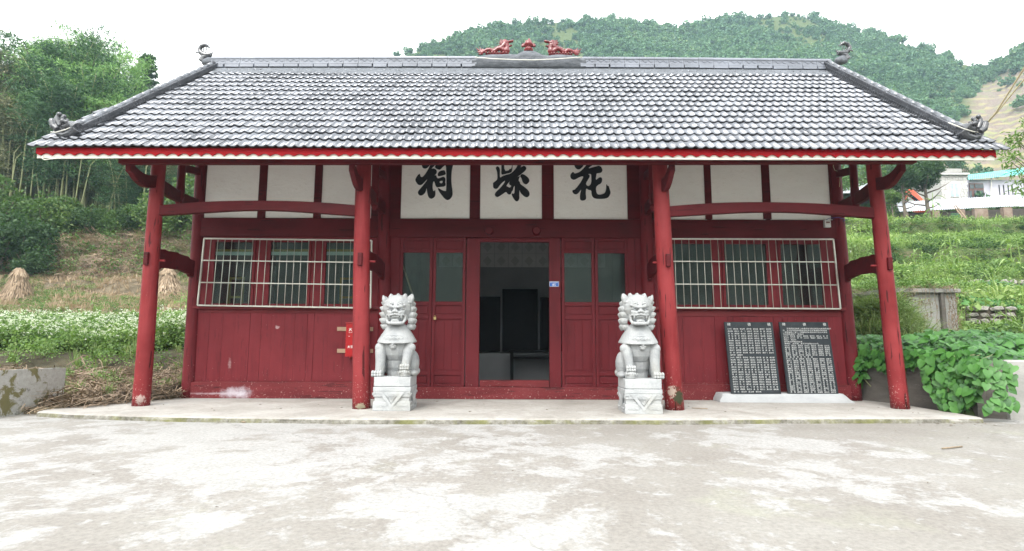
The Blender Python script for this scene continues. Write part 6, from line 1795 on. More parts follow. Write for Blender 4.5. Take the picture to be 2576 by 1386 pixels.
# buckwheat in flower on the lower terrace, left
bw = [herb(120, 0.50, 0.26, 'herb', 'buckwheat_%s' % c, 0.055, 5) for c in 'abcd']
pts = on_ground(2500, LX, 12.6, 17.8)
scatter('buckwheat_field', pts, [rnd.uniform(0.7, 1.2) * (1 + 0.5 * mnoise.noise(Vector((p[0] * 1.1, p[1] * 1.1, 6)))) for p in pts], bw + [herb(130, 0.46, 0.27, 'herb_lime', 'buckwheat_leafy', 0.06, 2), herb(130, 0.5, 0.27, 'herb', 'buckwheat_leafy_b', 0.06, 4)], label='white flowering buckwheat crop on the left terrace')
gb = [herb(90, 0.30, 0.22, 'herb', 'weed_%s' % c, 0.05) for c in 'ab'] + [blades(26, 0.35, 0.12, 'grass', 'grass_tuft', 0.016)]
pts = on_ground(70, LX, 11.2, 12.5)
scatter('bank_weeds', pts, [rnd.uniform(0.6, 1.3) for _ in pts], gb, label='weeds hanging over the dark earth bank at left')
# dead stalks and litter beside the terrace
def litter(n, L, name, mat='dead'):
    mb = MB()
    for i in range(n):
        a = rnd.uniform(0, 6.283); c = Vector((rnd.uniform(-.3, .3), rnd.uniform(-.3, .3), rnd.uniform(0.0, 0.06))); l = L * rnd.uniform(.4, 1.2)
        d = Vector((math.cos(a), math.sin(a), rnd.uniform(-.1, .3))).normalized() * l / 2; s_ = Vector((-math.sin(a), math.cos(a), 0.3)) * rnd.uniform(0.003, 0.008)
        m_ = c + Vector((rnd.gauss(0, .03), rnd.gauss(0, .03), rnd.gauss(0.02, .02)))
        k = len(mb.v); mb.add([c - d - s_, c - d + s_, m_ + s_, m_ - s_, c + d], [(0, 1, 2, 3), (3, 2, 4)])
    return mb.mesh(name, mat)
lt = [litter(46, 0.34, 'litter_%s' % c) for c in 'abc'] + [litter(30, 0.22, 'litter_pale', 'straw')]
cond = lambda x, y: (y > plat_back(x) + 0.15 and x > -8.6) or x <= -7.5
pts = on_ground(1100, lambda y: (-1.15 * y, -0.42 * y), 8.4, 11.2, -0.06, lambda x, y: y > 8.75 if x < -7.0 else (y > plat_back(x) + 0.18 and x < -5.7))
scatter('dry_stalk_litter', pts, [rnd.uniform(0.7, 1.4) for _ in pts], lt, tilt=0.25, label='dead maize stalks and leaf litter beside the terrace')
pts = on_ground(70, lambda y: (-1.0 * y, -0.55 * y), 9.0, 11.1, 0.0, lambda x, y: (x < -7.2 or y > plat_back(x) + 0.25) and x < -5.6)
scatter('litter_weeds', pts, [rnd.uniform(0.35, 0.9) for _ in pts], gb, label='small weeds growing through the dead stalks')
# stubble field
sb = [blades(9, 0.32, 0.10, 'straw', 'stubble_%s' % c, 0.02, 0.15) for c in 'ab'] + [litter(26, 0.5, 'stubble_litter', 'straw')]
pts = on_ground(3200, LX, 17.5, 28.5)
scatter('maize_stubble', pts, [rnd.uniform(0.6, 1.2) for _ in pts], sb, tilt=0.2, label='cut maize stubble on the upper left field')
pts = [p for p in on_ground(3600, LX, 17.5, 30.5) if mnoise.noise(Vector((p[0] * 0.35, p[1] * 0.6, 2))) > -0.08 or p[1] < 18.5]
scatter('field_weeds', pts, [rnd.uniform(0.45, 1.0) for _ in pts], [herb(60, 0.24, 0.26, 'herb', 'field_weed', 0.05), blades(24, 0.28, 0.2, 'grass', 'field_grass', 0.014), herb(50, 0.3, 0.24, 'tree_mid', 'field_weed_dark', 0.055)], label='low green weeds over the stubble field')
pts = on_ground(1300, LX, 28.0, 33.5)
scatter('bank_brush', pts, [rnd.uniform(0.7, 1.8) for _ in pts], [litter(40, 0.7, 'brush_dry'), herb(60, 0.4, 0.4, 'tree_mid', 'brush_green', 0.08), litter(34, 0.6, 'brush_pale', 'straw'), litter(40, 0.5, 'brush_dry_b'), litter(34, 0.5, 'brush_pale_b', 'straw')], tilt=0.5, label='dry brush and scrub on the steep bank')

# ---- maize straw stooks
def stook(loc, h, r_, label):
    t = thing('straw_stook', loc, label, 'straw stack', 'maize straw stacks on the stubble field')
    mb = MB()
    for i in range(1500):
        u = rnd.random() ** 1.3; a = rnd.uniform(0, 6.283)
        rr = r_ * (1 - u) ** 0.8 * rnd.uniform(0.88, 1.08) + 0.10 * (u > 0.8)
        c = Vector((rr * math.cos(a), rr * math.sin(a), u * h))
        slope = Vector((math.cos(a + rnd.gauss(0, .3)) * r_ * 0.9, math.sin(a + rnd.gauss(0, .3)) * r_ * 0.9, -h)).normalized()
        l = rnd.uniform(0.12, 0.32); s_ = Vector((-math.sin(a), math.cos(a), rnd.uniform(-.4, .4))) * rnd.uniform(0.008, 0.025)
        o_ = Vector((math.cos(a), math.sin(a), 0.3)) * rnd.uniform(0, 0.05)
        e_ = c + slope * l + o_
        if e_.z < 0.0: e_.z = 0.0
        mb.add([c - s_, c + s_, c + slope * l * .6 + s_ + o_ * 0.6, c + slope * l * .6 - s_ + o_ * 0.6, e_], [(0, 1, 2, 3), (3, 2, 4)])
    link_mesh('straw', mb.mesh('straw', 'straw'), t)['kind'] = 'stuff'
    link_mesh('core', MB().lathe([(r_ * .92, 0), (r_ * .72, h * .25), (r_ * .48, h * .5), (r_ * .25, h * .78), (0.04, h * .98)], n=16).mesh('core', 'dead', True), t)
    link_mesh('band', MB().tube([(0.16 * math.cos(a), 0.16 * math.sin(a), h * 0.84) for a in [k * 0.7 for k in range(10)]], 0.02, 5).mesh('band', 'dead'), t)
for (pxx, yb_, Y, h, r_, lb) in ((40, 767, 24.0, 1.62, 0.72, 'conical stack of pale maize straw at the far left edge'), (420, 728, 25.0, 1.35, 0.75, 'stack of pale maize straw seen between the two left columns')):
    p = P(pxx, yb_, Y); stook(Vector((p.x, Y, min(p.z, terrain_z(p.x, Y)) + 0.0)), h * (1 if pxx < 100 else 1), r_, lb)

# ---- single maize plants
def maize_mesh(seed):
    r3 = random.Random(seed); mb = MB(); h = 1.0
    mb.tube([(0, 0, 0), (0.02, 0.01, 0.5), (0.0, 0.02, 1.0)], [0.016, 0.013, 0.006], 6)
    st = len(mb.f)
    for i in range(9):
        z = 0.12 + 0.09 * i; a = i * 2.6 + r3.uniform(-.4, .4); L = r3.uniform(0.35, 0.55) * (1 - 0.3 * i / 9); o_ = Vector((math.cos(a), math.sin(a), 0)); s_ = Vector((-o_.y, o_.x, 0)) * 0.028
        pts = [Vector((0, 0, z)) + o_ * L * u + Vector((0, 0, L * (0.9 * u - 1.15 * u * u))) for u in (0, .3, .6, .85, 1.0)]
        k = []
        for u, p in zip((0.5, 1, 0.9, 0.5, 0.05), pts): k += [p - s_ * u, p + s_ * u]
        mb.add(k, [(2 * q, 2 * q + 1, 2 * q + 3, 2 * q + 2) for q in range(4)])
    return mb.mesh('maize_plant', 'herb_lime')
mz = [maize_mesh(i) for i in range(4)]
def maize(pxx, yb_, Y, h, i):
    p = P(pxx, yb_, Y); z = terrain_z(p.x, Y)
    o = link_mesh('maize_plant', mz[i % 4], None, (p.x, Y, z - 0.02), (0, 0, rnd.uniform(0, 6)), h)
    return o
MZ = [(235, 800, 18.3, .9, 'left'), (250, 795, 18.6, .7, 'left'), (325, 790, 18.0, .9, 'left'), (455, 770, 19, 1.1, 'left'), (470, 765, 20, 1.0, 'left'),
      (2395, 660, 22, 2.0, 'right'), (2408, 660, 22.3, 1.8, 'right'), (2380, 650, 22.6, 1.6, 'right'), (2365, 655, 21.8, 1.3, 'right'), (2548, 655, 21.5, 1.7, 'edge'), (2565, 660, 21.7, 1.5, 'edge'), (2320, 640, 23, 1.3, 'mid'), (2300, 640, 23.4, 1.2, 'mid'),
      (2530, 800, 12.8, .95, 'low'), (2472, 800, 13.0, .6, 'low'), (2165, 570, 33, 1.8, 'pillar'), (2190, 570, 33.4, 1.7, 'pillar'), (2145, 600, 30, 1.2, 'pillar'), (2350, 560, 40, 2.6, 'shed')]
MLAB = {'left': 'young maize plant at the edge of the stubble field on the left', 'right': 'tall maize plant in the clump above the stone terrace wall', 'edge': 'maize plant on the green slope at the right picture edge', 'mid': 'maize plant on the slope above the grey tank wall',
        'low': 'small maize plant by the stone wall above the vines', 'pillar': 'maize plant seen between the two right hand columns', 'shed': 'maize plant standing in front of the long tin shed'}
for i, (a_, b_, c_, d_, e_) in enumerate(MZ): tag(maize(a_, b_, c_, d_, i), MLAB[e_], 'maize', 'maize plants ' + e_)

# ---- green slope on the right
ws = [herb(110, 0.42, 0.34, 'herb', 'slope_weed_a', 0.065), herb(110, 0.34, 0.36, 'herb_lime', 'slope_weed_b', 0.07), blades(42, 0.5, 0.28, 'grass', 'slope_grass', 0.016, 0.7), herb(70, 0.4, 0.3, 'herb', 'slope_weed_c', 0.11), blades(30, 0.6, 0.2, 'herb_lime', 'slope_grass_b', 0.02, 0.8)]
def rcond(x, y):
    if x < 7.0 and y < 12: return False
    q = x / y
    if 12.2 < y < 14.0 and q < 0.83: return False
    if 14.2 < y < 15.5 and q > 0.80 and rnd.random() < .8: return False
    if 17.4 < y < 20.4 and q > 0.78: return rnd.random() < 0.12
    return mnoise.noise(Vector((x * 0.22, y * 0.35, 8))) > -0.28 or rnd.random() < 0.3
def patch(p): return -0.5 * (25.2 < p[1] < 26.4 or 32.8 < p[1] < 34.3) + mnoise.noise(Vector((p[0] * 0.16, p[1] * 0.30, 21))) + 0.35 * mnoise.noise(Vector((p[0] * 0.6, p[1] * 0.9, 2)))  # riser strips get darker plants, bank shadow put into their colour
pts = on_ground(6200, RX, 12.2, 50, -0.02, rcond)
lime = [p for p in pts if patch(p) > 0.12]; rest_ = [p for p in pts if patch(p) <= 0.12 and patch(p) > -0.22]; dusk = [p for p in pts if patch(p) <= -0.22]
scatter('lime_weeds', lime, [rnd.uniform(0.6, 1.4) for _ in lime], [ws[1], ws[4], herb(100, 0.3, 0.4, 'herb_lime', 'lime_creeper', 0.12)], tilt=0.2, label='bright lime patches of weeds on the right hand slope')
scatter('dusky_weeds', dusk, [rnd.uniform(0.5, 1.2) for _ in dusk], [herb(100, 0.4, 0.36, 'tree_mid', 'dusky_weed', 0.07), ws[0], litter(40, 0.5, 'dusky_litter'), herb(90, 0.35, 0.3, 'tree_dark', 'dusky_weed_b', 0.09)], tilt=0.2, label='darker scrubby patches on the right hand slope')
pts = rest_
scatter('slope_weeds', pts, [rnd.uniform(0.6, 1.5) * (1.0 if p[1] < 36 else 0.75) for p in pts], ws, tilt=0.2, label='lush weeds and creepers over the right hand slope')
pts = on_ground(2600, lambda y: (0.44 * y, 1.12 * y), 53, 74, -0.02)
scatter('upper_slope_weeds', pts, [rnd.uniform(0.9, 2.0) for p in pts], ws + [herb(80, 0.6, 0.4, 'tree_mid', 'upper_bush', 0.12)], tilt=0.2, label='weeds and small bushes around the houses')
# grass mound between the corner columns
mp = []
for _ in range(420):
    a = rnd.uniform(0, 6.283); r_ = math.sqrt(rnd.random())
    x = 8.15 + 0.85 * r_ * math.cos(a); y = 12.4 + 1.2 * r_ * math.sin(a); mp.append((x, y, 0.7 + (1.0 + 0.5 * mnoise.noise(Vector((x * 1.5, y * 1.5, 0)))) * (1 - r_ ** 2.2)))
scatter('grass_mound', mp, [rnd.uniform(0.7, 1.3) for _ in mp], [blades(60, 0.42, 0.16, 'grass', 'mound_grass', 0.010, 1.1), herb(70, 0.28, 0.2, 'herb', 'mound_leaf', 0.04)], tilt=0.5, label='grass covered mound behind the right corner column')
tag(MB().lathe([(0.95, -0.6), (0.9, 0.3), (0.7, 0.6), (0.35, 0.85), (0.05, 0.95)], (8.15, 12.5, 0.7), 20).build('earth_mound', 'soil', smooth=True), 'earth mound under the rough grass', kind='structure')

# ---- shrubs: each a thing with crown and stem
def shrub_protos(name, mat, n, size, k=3, aspect=0.6, sd=0):
    out = []
    for i in range(k):
        pts = lumpy(n, 1.0, 12, 0.8, 40 + i + sd); pts[:, 2] += 0.75; pts = pts[pts[:, 2] > -0.02]
        out.append((leaf_cloud(name, pts, size, mat, aspect, 0.2, 0.6), None))
    return out
stem_mb = MB()
for i in range(6):
    a = i * 1.05; stem_mb.tube([(0, 0, -0.1), (0.2 * math.cos(a), 0.2 * math.sin(a), 0.35), (0.5 * math.cos(a + .3), 0.5 * math.sin(a + .3), 0.9)], [0.03, 0.022, 0.008], 5)
stem_me = stem_mb.mesh('stem', 'bark')
shp = {m: [p[0] for p in shrub_protos('crown', m, 2600, 0.115, 3, 0.5, i * 7)] for i, m in enumerate(('tree_dark', 'tree_mid', 'bamboo_green'))}
def shrub(x, y, s, mat, i, label, group, flat_=1.0):
    t = thing('shrub', (x, y, terrain_z(x, y) - 0.1), label, 'shrub', group)
    t.rotation_euler = (0, 0, rnd.uniform(0, 6)); t.scale = (s, s, s * flat_)
    link_mesh('crown', shp[mat][i % 3], t); link_mesh('stem', stem_me, t)
SHL = ['dark shrub mostly cut off by the left picture edge', 'dark leafy shrub right above the left straw stack', 'dark shrub just right of the one above the left straw stack', 'smaller dark shrub at the right end of the dark bank shrubs', 'lighter green shrub behind the dark ones at the left edge',
       'leftmost of the green shrubs at the foot of the bamboo grove', 'second green shrub from the left at the grove foot', 'small dark shrub in the middle of the row at the grove foot', 'small green shrub at the grove foot above the brown bank', 'green shrub at the grove foot left of the outer column', 'dark shrub partly hidden by the outer left column',
       'green shrub just right of the outer left column', 'bushy shrub midway between the two left columns', 'dark shrub beside the left wall column', 'large shrub mostly hidden behind the left wall column']
i = 0
for (pxx, Y, s, mat) in [(-60, 29, 2.2, 'tree_dark'), (10, 28.5, 1.9, 'tree_dark'), (60, 28.8, 2.0, 'tree_dark'), (95, 28.2, 1.5, 'tree_dark'), (-10, 31, 2.4, 'tree_mid'), (120, 31.5, 1.8, 'tree_mid'), (170, 32, 1.6, 'tree_mid'), (215, 32, 1.3, 'tree_dark'),
                         (255, 32.5, 1.2, 'tree_mid'), (300, 32, 1.2, 'tree_mid'), (345, 32.5, 1.3, 'tree_dark'), (400, 32, 1.5, 'tree_mid'), (435, 31, 1.9, 'tree_mid'), (470, 31.5, 2.0, 'tree_dark'), (500, 33, 2.4, 'tree_mid')]:
    lab = SHL[i]
    shrub(at(pxx, Y, 600), Y, s, mat, i, lab, 'shrubs ' + ('at left edge' if pxx < 110 else 'below the bamboo' if pxx < 380 else 'between the left columns')); i += 1

# ---- bamboo grove
def bamboo_meshes(seed, mat, n=7500):
    r3 = random.Random(seed); cul = MB(); cents = []
    for c in range(5):
        a = r3.uniform(0, 6.28); lean = r3.uniform(0.03, 0.16); b_ = Vector((r3.uniform(-.7, .7), r3.uniform(-.7, .7), 0)); H_ = r3.uniform(9.5, 12.3)
        pts = []
        for k in range(9):
            u = k / 8; out = lean * H_ * (0.35 * u + 1.1 * u ** 3)
            pts.append(b_ + Vector((math.cos(a) * out, math.sin(a) * out, H_ * (u - 0.10 * u ** 4))))
        cul.tube(pts, [0.062 * (1 - 0.85 * (k / 8)) for k in range(9)], 6)
        for k in range(34):
            u = 0.30 + 0.70 * (k + 1) / 34; q = u * 8; j = min(7, int(q)); p = pts[j].lerp(pts[j + 1], q - j)
            rr = (0.5 + 1.35 * math.sin(math.pi * min(1, (u - 0.22) / 0.85))) 
            aa = r3.uniform(0, 6.28); e = p + Vector((math.cos(aa) * rr * r3.uniform(.4, 1), math.sin(aa) * rr * r3.uniform(.4, 1), r3.uniform(-.3, .35)))
            cents.append(e)
            if u < 0.75: cul.tube([p, e], [0.012, 0.004], 4, False)
    pts = cluster_pts(n, [tuple(c) for c in cents], (0.30, 0.30, 0.12))
    return cul.mesh('culm', 'culm', True), leaf_cloud('foliage', pts, 0.25, mat, 0.22, 0.45, 0.45)
bam = {m: [bamboo_meshes(10 * i + j, m) for j in range(3)] for i, m in enumerate(('bamboo_green', 'bamboo_bright', 'bamboo_olive'))}
TOPX = [-260, -100, 0, 60, 90, 150, 200, 240, 265, 285, 305, 330, 380, 430, 520]; TOPY = [110, 110, 128, 92, 70, 92, 88, 82, 112, 165, 235, 300, 330, 340, 340]
grove = []
for k in range(46):
    pxx = -240 + 16.8 * k + rnd.uniform(-9, 9); Y = rnd.choice([34, 35.5, 37, 39.5, 42]) + rnd.uniform(-.6, .6)
    if pxx > 505: continue
    ty = float(np.interp(pxx, TOPX, TOPY)) + rnd.choice([0, 10, 30, 80])
    if Y < 36: ty += 60
    mat = 'bamboo_bright' if (190 < pxx < 300 or 20 < pxx < 110) and ty < 190 else ('bamboo_olive' if (pxx < 60 or 210 < pxx < 300 or 400 < pxx) and rnd.random() < 0.65 else 'bamboo_green')
    grove.append((pxx, Y, ty, mat))
for k in range(22):
    pxx = -230 + 34 * k + rnd.uniform(-9, 9); Y = 46 + rnd.uniform(-1, 2)
    grove.append((pxx, Y, float(np.interp(pxx, TOPX, TOPY)) + rnd.uniform(60, 190), 'bamboo_green'))
for (pxx, Y, ty, mat) in [(92, 38, 72, 'bamboo_bright'), (60, 40, 88, 'bamboo_green'), (130, 41, 92, 'bamboo_green'), (165, 39, 96, 'bamboo_green'), (205, 39, 86, 'bamboo_green'), (232, 38, 84, 'bamboo_bright'), (262, 41, 106, 'bamboo_green'), (258, 36, 178, 'bamboo_bright'), (276, 36.5, 205, 'bamboo_bright'), (20, 37, 128, 'bamboo_olive'), (-15, 36, 150, 'bamboo_olive'), (240, 35, 265, 'bamboo_olive'), (270, 35, 250, 'bamboo_olive'), (276, 37, 170, 'bamboo_green'), (280, 35.5, 225, 'bamboo_bright'), (215, 36, 170, 'bamboo_bright'), (180, 36, 190, 'bamboo_green'), (120, 37, 150, 'bamboo_green'), (110, 39, 84, 'bamboo_green'), (-40, 38, 118, 'bamboo_green'), (60, 38, 70, 'bamboo_green'), (150, 38, 80, 'bamboo_green')]:
    grove.append((pxx, Y, ty, mat))
def place_of(pxx):
    return 'at the left picture edge' if pxx < 40 else 'over the corner dragon' if pxx < 125 else 'in the middle of the left grove' if pxx < 210 else 'at the right end of the grove against the sky' if pxx < 315 else 'behind the left columns'
BL = {'bamboo_bright': 'bright green', 'bamboo_olive': 'olive brown', 'bamboo_green': 'deep green'}
for j, (pxx, Y, ty, mat) in enumerate(grove):
    if ty < 330 and pxx > 185: pxx = 185 + (pxx - 185) * (0.4 if ty < 230 else 0.6)
    x = at(pxx, Y, 500); z = terrain_z(x, Y); zt = ztop(pxx, ty, Y); s = max(0.35, (zt - z) / 10.9)
    lab = '%s bamboo clump, %s, standing %s' % ('tall' if ty < 150 else 'shorter', BL[mat], place_of(pxx))
    t = thing('bamboo', (x, Y, z - 0.1), lab, 'bamboo', lab.split(',')[0] + 's ' + place_of(pxx) + ' ' + BL[mat])
    cu_, fo_ = bam[mat][j % 3]
    t.rotation_euler = (0, 0, rnd.uniform(0, 6.28)); w = 0.55 + 0.45 * s
    t.scale = (w, w, s)
    link_mesh('culm', cu_, t); link_mesh('foliage', fo_, t)
CUL = ['pale bamboo stem second from the left edge', 'longest pale bamboo stem, leaning right below the roof tip', 'upright pale bamboo stem just under the roof tip', 'pale bamboo stem nearest the left picture edge', 'bamboo stem leaning right before the dark grove under the fascia end', 'bamboo stem leaning right, the right one of a crossing pair under the eave', 'bamboo stem leaning left below the fascia end', 'bamboo stem just left of the outer left column', 'bamboo stem close behind the outer left column', 'bamboo stem seen between the two left columns']
# bare culms in front of the dark grove
for k, (x0, y0, x1, y1, Y) in enumerate([(22, 545, 36, 385, 32.5), (38, 548, 68, 330, 32.6), (72, 530, 92, 320, 32.7), (10, 540, 40, 400, 32.4), (182, 508, 205, 400, 33), (190, 512, 228, 415, 33), (112, 500, 90, 420, 32.9), (352, 560, 368, 420, 33), (378, 560, 392, 430, 33), (460, 560, 470, 430, 33)]):
    a, b_ = P(x0, y0, Y), P(x1, y1, Y + 0.3); a.z = min(a.z, terrain_z(a.x, Y))
    tag(MB().tube([a, a.lerp(b_, .5) + Vector((0.05, 0, 0)), b_, b_ + (b_ - a) * 0.12 + Vector((0.05, 0.3, 0))], [0.042, 0.038, 0.032, 0.02], 7).build('bamboo_culm', 'culm', smooth=True), CUL[k], 'bamboo', 'bare bamboo culms before the grove')

# ---- trees
def tree(loc, h, crown_r, mat, n, label, leaf=0.2, trunk_r=0.12, lumps=16, crown_z=0.62, flat_=1.0, seed=0, cat='tree', group=None, asp=0.6, shape=None):
    t = thing('tree', loc, label, cat, group)
    tr = MB(); r3 = random.Random(seed)
    tr.tube([(0, 0, -0.2), (0.05 * h * .2, 0, h * .3), (0, 0.03 * h * .3, h * .6), (0.02, 0, h * .92)], [trunk_r, trunk_r * .8, trunk_r * .5, trunk_r * .12], 8)
    ends = []
    for i in range(12):
        z = h * (0.32 + 0.5 * i / 12); a = i * 2.4; L = crown_r * r3.uniform(.6, .95)
        e = Vector((math.cos(a) * L, math.sin(a) * L, z + L * 0.45)); ends.append(e)
        tr.tube([(0, 0, z), Vector((math.cos(a) * L * .5, math.sin(a) * L * .5, z + L * .15)), e], [trunk_r * .4, trunk_r * .25, trunk_r * .06], 5)
    link_mesh('trunk', tr.mesh('trunk', 'bark', True), t)
    if shape is None:
        pts = lumpy(n, crown_r, lumps, flat_, seed + 90); pts[:, 2] += h * crown_z
    else: pts = shape(n)
    link_mesh('crown', leaf_cloud('crown', pts, leaf, mat, asp, 0.15, 0.6), t)
    return t
# thin tree above the left rake
def sparse(n):
    g = []
    for i in range(15):
        z = 5 + 11.5 * (i / 14); L = 2.6 * (1 - (i / 14) ** 1.5) + 0.3
        for j in range(5):
            a = rnd.uniform(0, 6.28); g.append((math.cos(a) * L * rnd.uniform(.4, 1), math.sin(a) * L * rnd.uniform(.4, 1), z - rnd.uniform(0, .5)))
    return cluster_pts(n, g, (0.34, 0.34, 0.11))
Y = 58; x = at(362, Y, 250); z = terrain_z(x, Y); zt = ztop(368, 134, Y)
t_ = tree((x, Y, z), 17, 2.2, 'tree_dark', 9000, 'slender sparse tree standing alone above the left roof edge', 0.42, 0.16, shape=sparse, seed=3); t_.scale = ((zt - z) / 17.0 * 0.9,) * 2 + ((zt - z) / 17.0,)
Y = 62
for q, (pxx, ty) in enumerate(((590, 150), (622, 146), (655, 158))):
    x = at(pxx, Y, 250); z = terrain_z(x, Y)
    zt = ztop(pxx, ty, Y); t_ = tree((x, Y, z), 17, 2.2, 'tree_dark', 3500, 'sparse treetop just showing over the left part of the ridge', 0.34, 0.12, shape=sparse, seed=5 + q, group='treetops over the ridge'); t_.scale = ((zt - z) / 17.0,) * 3
# right side
def tr(pxx, yb_, Y, ytop, r_, mat, n, label, **kw):
    x = at(pxx, Y, 450); z = terrain_z(x, Y); zt = ztop(pxx, ytop, Y); h = (zt - z) / 1.05
    return tree((x, Y, z), h, r_, mat, n, label, **kw)
tr(2326, 0, 46, 392, 2.0, 'tree_dark', 7000, 'broad dark tree above the shed at the right corner of the hall', leaf=0.22, trunk_r=0.2, seed=21, crown_z=0.80, flat_=0.6)
tr(2268, 0, 44, 412, 1.4, 'tree_dark', 4200, 'dark tree close beside the corner bracket, its trunk rising before the tin shed', leaf=0.2, trunk_r=0.15, seed=22, crown_z=0.82, flat_=0.6)
tr(2238, 0, 40, 455, 0.8, 'tree_mid', 1500, 'pale leafed young tree beside the right corner column', leaf=0.18, trunk_r=0.06, seed=23, crown_z=0.7, flat_=1.0)
tr(2165, 0, 50, 400, 3.2, 'tree_mid', 5200, 'leafy tree seen between the right hand columns under the eave', leaf=0.25, seed=24, crown_z=0.62)
tr(2215, 0, 55, 405, 3.0, 'tree_dark', 4200, 'darker tree behind the leafy one between the right columns', leaf=0.25, seed=27, crown_z=0.62)
for q, (pxx, yt) in enumerate(((2398, 388), (2416, 396), (2380, 392))):
    def cyp(n, R_=1.15, Hh=6.5): 
        u = rng.random(n); a = rng.uniform(0, 6.28, n); r_ = R_ * (np.sin(np.pi * (0.12 + 0.86 * u)) ** 0.7) * rng.uniform(.6, 1.05, n)
        return np.stack([r_ * np.cos(a), r_ * np.sin(a), 0.6 + Hh * u], 1)
    Y = 74; x = at(pxx, Y, 420); z = terrain_z(x, Y); zt = ztop(pxx, yt, Y)
    t_ = tree((x, Y, z), 6.5, 0.8, 'tree_dark', 1400, 'narrow dark cypress behind the pale house', 0.22, 0.1, shape=cyp, seed=30 + q, group='cypresses behind the pale house'); t_.scale = (1, 1, max(0.4, (zt - z) / 7.0))
# broad leaved branches entering at the right edge
t_ = thing('tree', (at(2720, 15, 500), 15.0, terrain_z(at(2720, 15, 500), 15.0)), 'evergreen tree with long glossy leaves reaching in at the right edge', 'tree')
bb = MB(); lv = []
base = Vector(t_.location)
z0 = P(2640, 520, 14.5).z
bb.tube([(0, 0, -.2), (0.1, 0, 2.0), (0.0, 0, 3.8), (0, 0, 6.2)], [0.10, 0.09, 0.06, 0.02], 8)
for (pxx, py) in [(2545, 392), (2560, 360), (2575, 330), (2540, 405), (2556, 430), (2572, 455), (2590, 300), (2600, 400), (2610, 450), (2560, 475), (2585, 490), (2600, 350), (2550, 345), (2528, 375), (2640, 380), (2650, 320), (2640, 470)]:
    e = P(pxx, py, 14.6 + rnd.uniform(-.5, .5)) - base
    bb.tube([Vector((0, 0, e.z * 0.75)), Vector((e.x * .5, e.y * .5, e.z * .85)), e], [0.03, 0.02, 0.008], 5)
    for k in range(46):
        d = Vector((rnd.gauss(0, 1), rnd.gauss(0, 1), rnd.gauss(0.2, .8))).normalized(); c = e + Vector((rnd.gauss(0, .10), rnd.gauss(0, .10), rnd.gauss(0, .08)))
        L = rnd.uniform(0.10, 0.20); s_ = d.cross(Vector((0, 0, 1))).normalized() * 0.022; dn = Vector((0, 0, -L * .3))
        lv.append([c, c + d * L * .45 + s_, c + d * L + dn, c + d * L * .45 - s_])
lm = MB()
for q in lv: lm.add(q, [(0, 1, 2), (0, 2, 3)])
link_mesh('trunk', bb.mesh('trunk', 'bark', True), t_); link_mesh('crown', lm.mesh('crown', 'herb'), t_)['kind'] = 'stuff'
# ================================================================== RIGHT SLOPE: walls, tank, shed, houses, digger
# grey rendered tank wall with a projecting cap and a pier
Yt = 14.0
x0, x1 = X(2238, 780, Yt), X(2408, 780, Yt); zt, zb_ = Z(2330, 727, Yt), 0.8
tk = thing('tank_wall', ((x0 + x1) / 2, Yt, zb_), 'grey rendered tank wall draped with withered vines', 'wall')
MB().box(x0, x1, Yt, Yt + 1.6, zb_, zt - 0.10).build('tank_body', 'concrete', tk, bevel=0.01)
MB().box(x0 - 0.06, x1 + 0.04, Yt - 0.12, Yt + 1.66, zt - 0.098, zt).build('cap', 'concrete', tk, bevel=0.01)
xp = X(2368, 780, Yt)
MB().box(xp - 0.05, xp + 0.05, Yt - 0.09, Yt - 0.002, zb_, zt - 0.10).build('pier', 'concrete_dark', tk, bevel=0.01)
link_mesh('painted_character', xz(text_mesh('甑', 0.20, 'concrete_dark'), Vector((X(2256, 750, Yt) + 0.12, Yt - 0.003, Z(2300, 756, Yt))) - ORG[tk.name]), tk)
# withered vines hanging over it: strings with clumps of dead leaf
for i, pxx in enumerate([2243, 2262, 2276, 2290, 2297, 2308, 2318, 2327, 2338, 2352, 2384, 2392, 2400, 2406]):
    thick = pxx > 2380
    L = rnd.uniform(0.9, 1.15) if thick else rnd.uniform(0.35, 0.95)
    x = X(pxx, 740, Yt - 0.16); mb = MB(); pts = []
    for k in range(7):
        pts.append((x + 0.03 * math.sin(k * 1.3 + i), Yt - 0.16 - 0.02 * math.sin(k), zt + 0.05 - L * k / 6))
    mb.tube(pts, 0.006, 4)
    for k in range(60 if thick else 26):
        u = rnd.uniform(0.15, 1.0) if thick else rnd.choice([rnd.uniform(.75, 1.0), rnd.uniform(.3, .55)])
        c = Vector((x + rnd.gauss(0, .022 if not thick else .045), Yt - 0.17 + rnd.gauss(0, .02), zt - L * u)); l = rnd.uniform(.03, .09)
        a = rnd.uniform(0, 6.28); s_ = Vector((math.cos(a), math.sin(a), 0)) * .012
        mb.add([c - s_, c + s_, c + Vector((rnd.gauss(0, .01), 0, -l))], [(0, 1, 2)])
    tag(mb.build('withered_vine', 'dead'), 'withered brown vine strand hanging down the grey tank wall', 'vine', 'withered vines on the tank wall')
ivp = [(rnd.uniform(x0 - 0.2, x1 + 0.3), Yt + rnd.uniform(-.2, 1.4), zt + 0.0) for _ in range(120)]
scatter('tank_creepers', ivp, [rnd.uniform(.4, .9) for _ in ivp], [herb(80, 0.3, 0.3, 'herb', 'creeper_leaf', 0.08), litter(30, 0.5, 'creeper_dry')], tilt=0.3, label='creepers sprawling over the tank top')

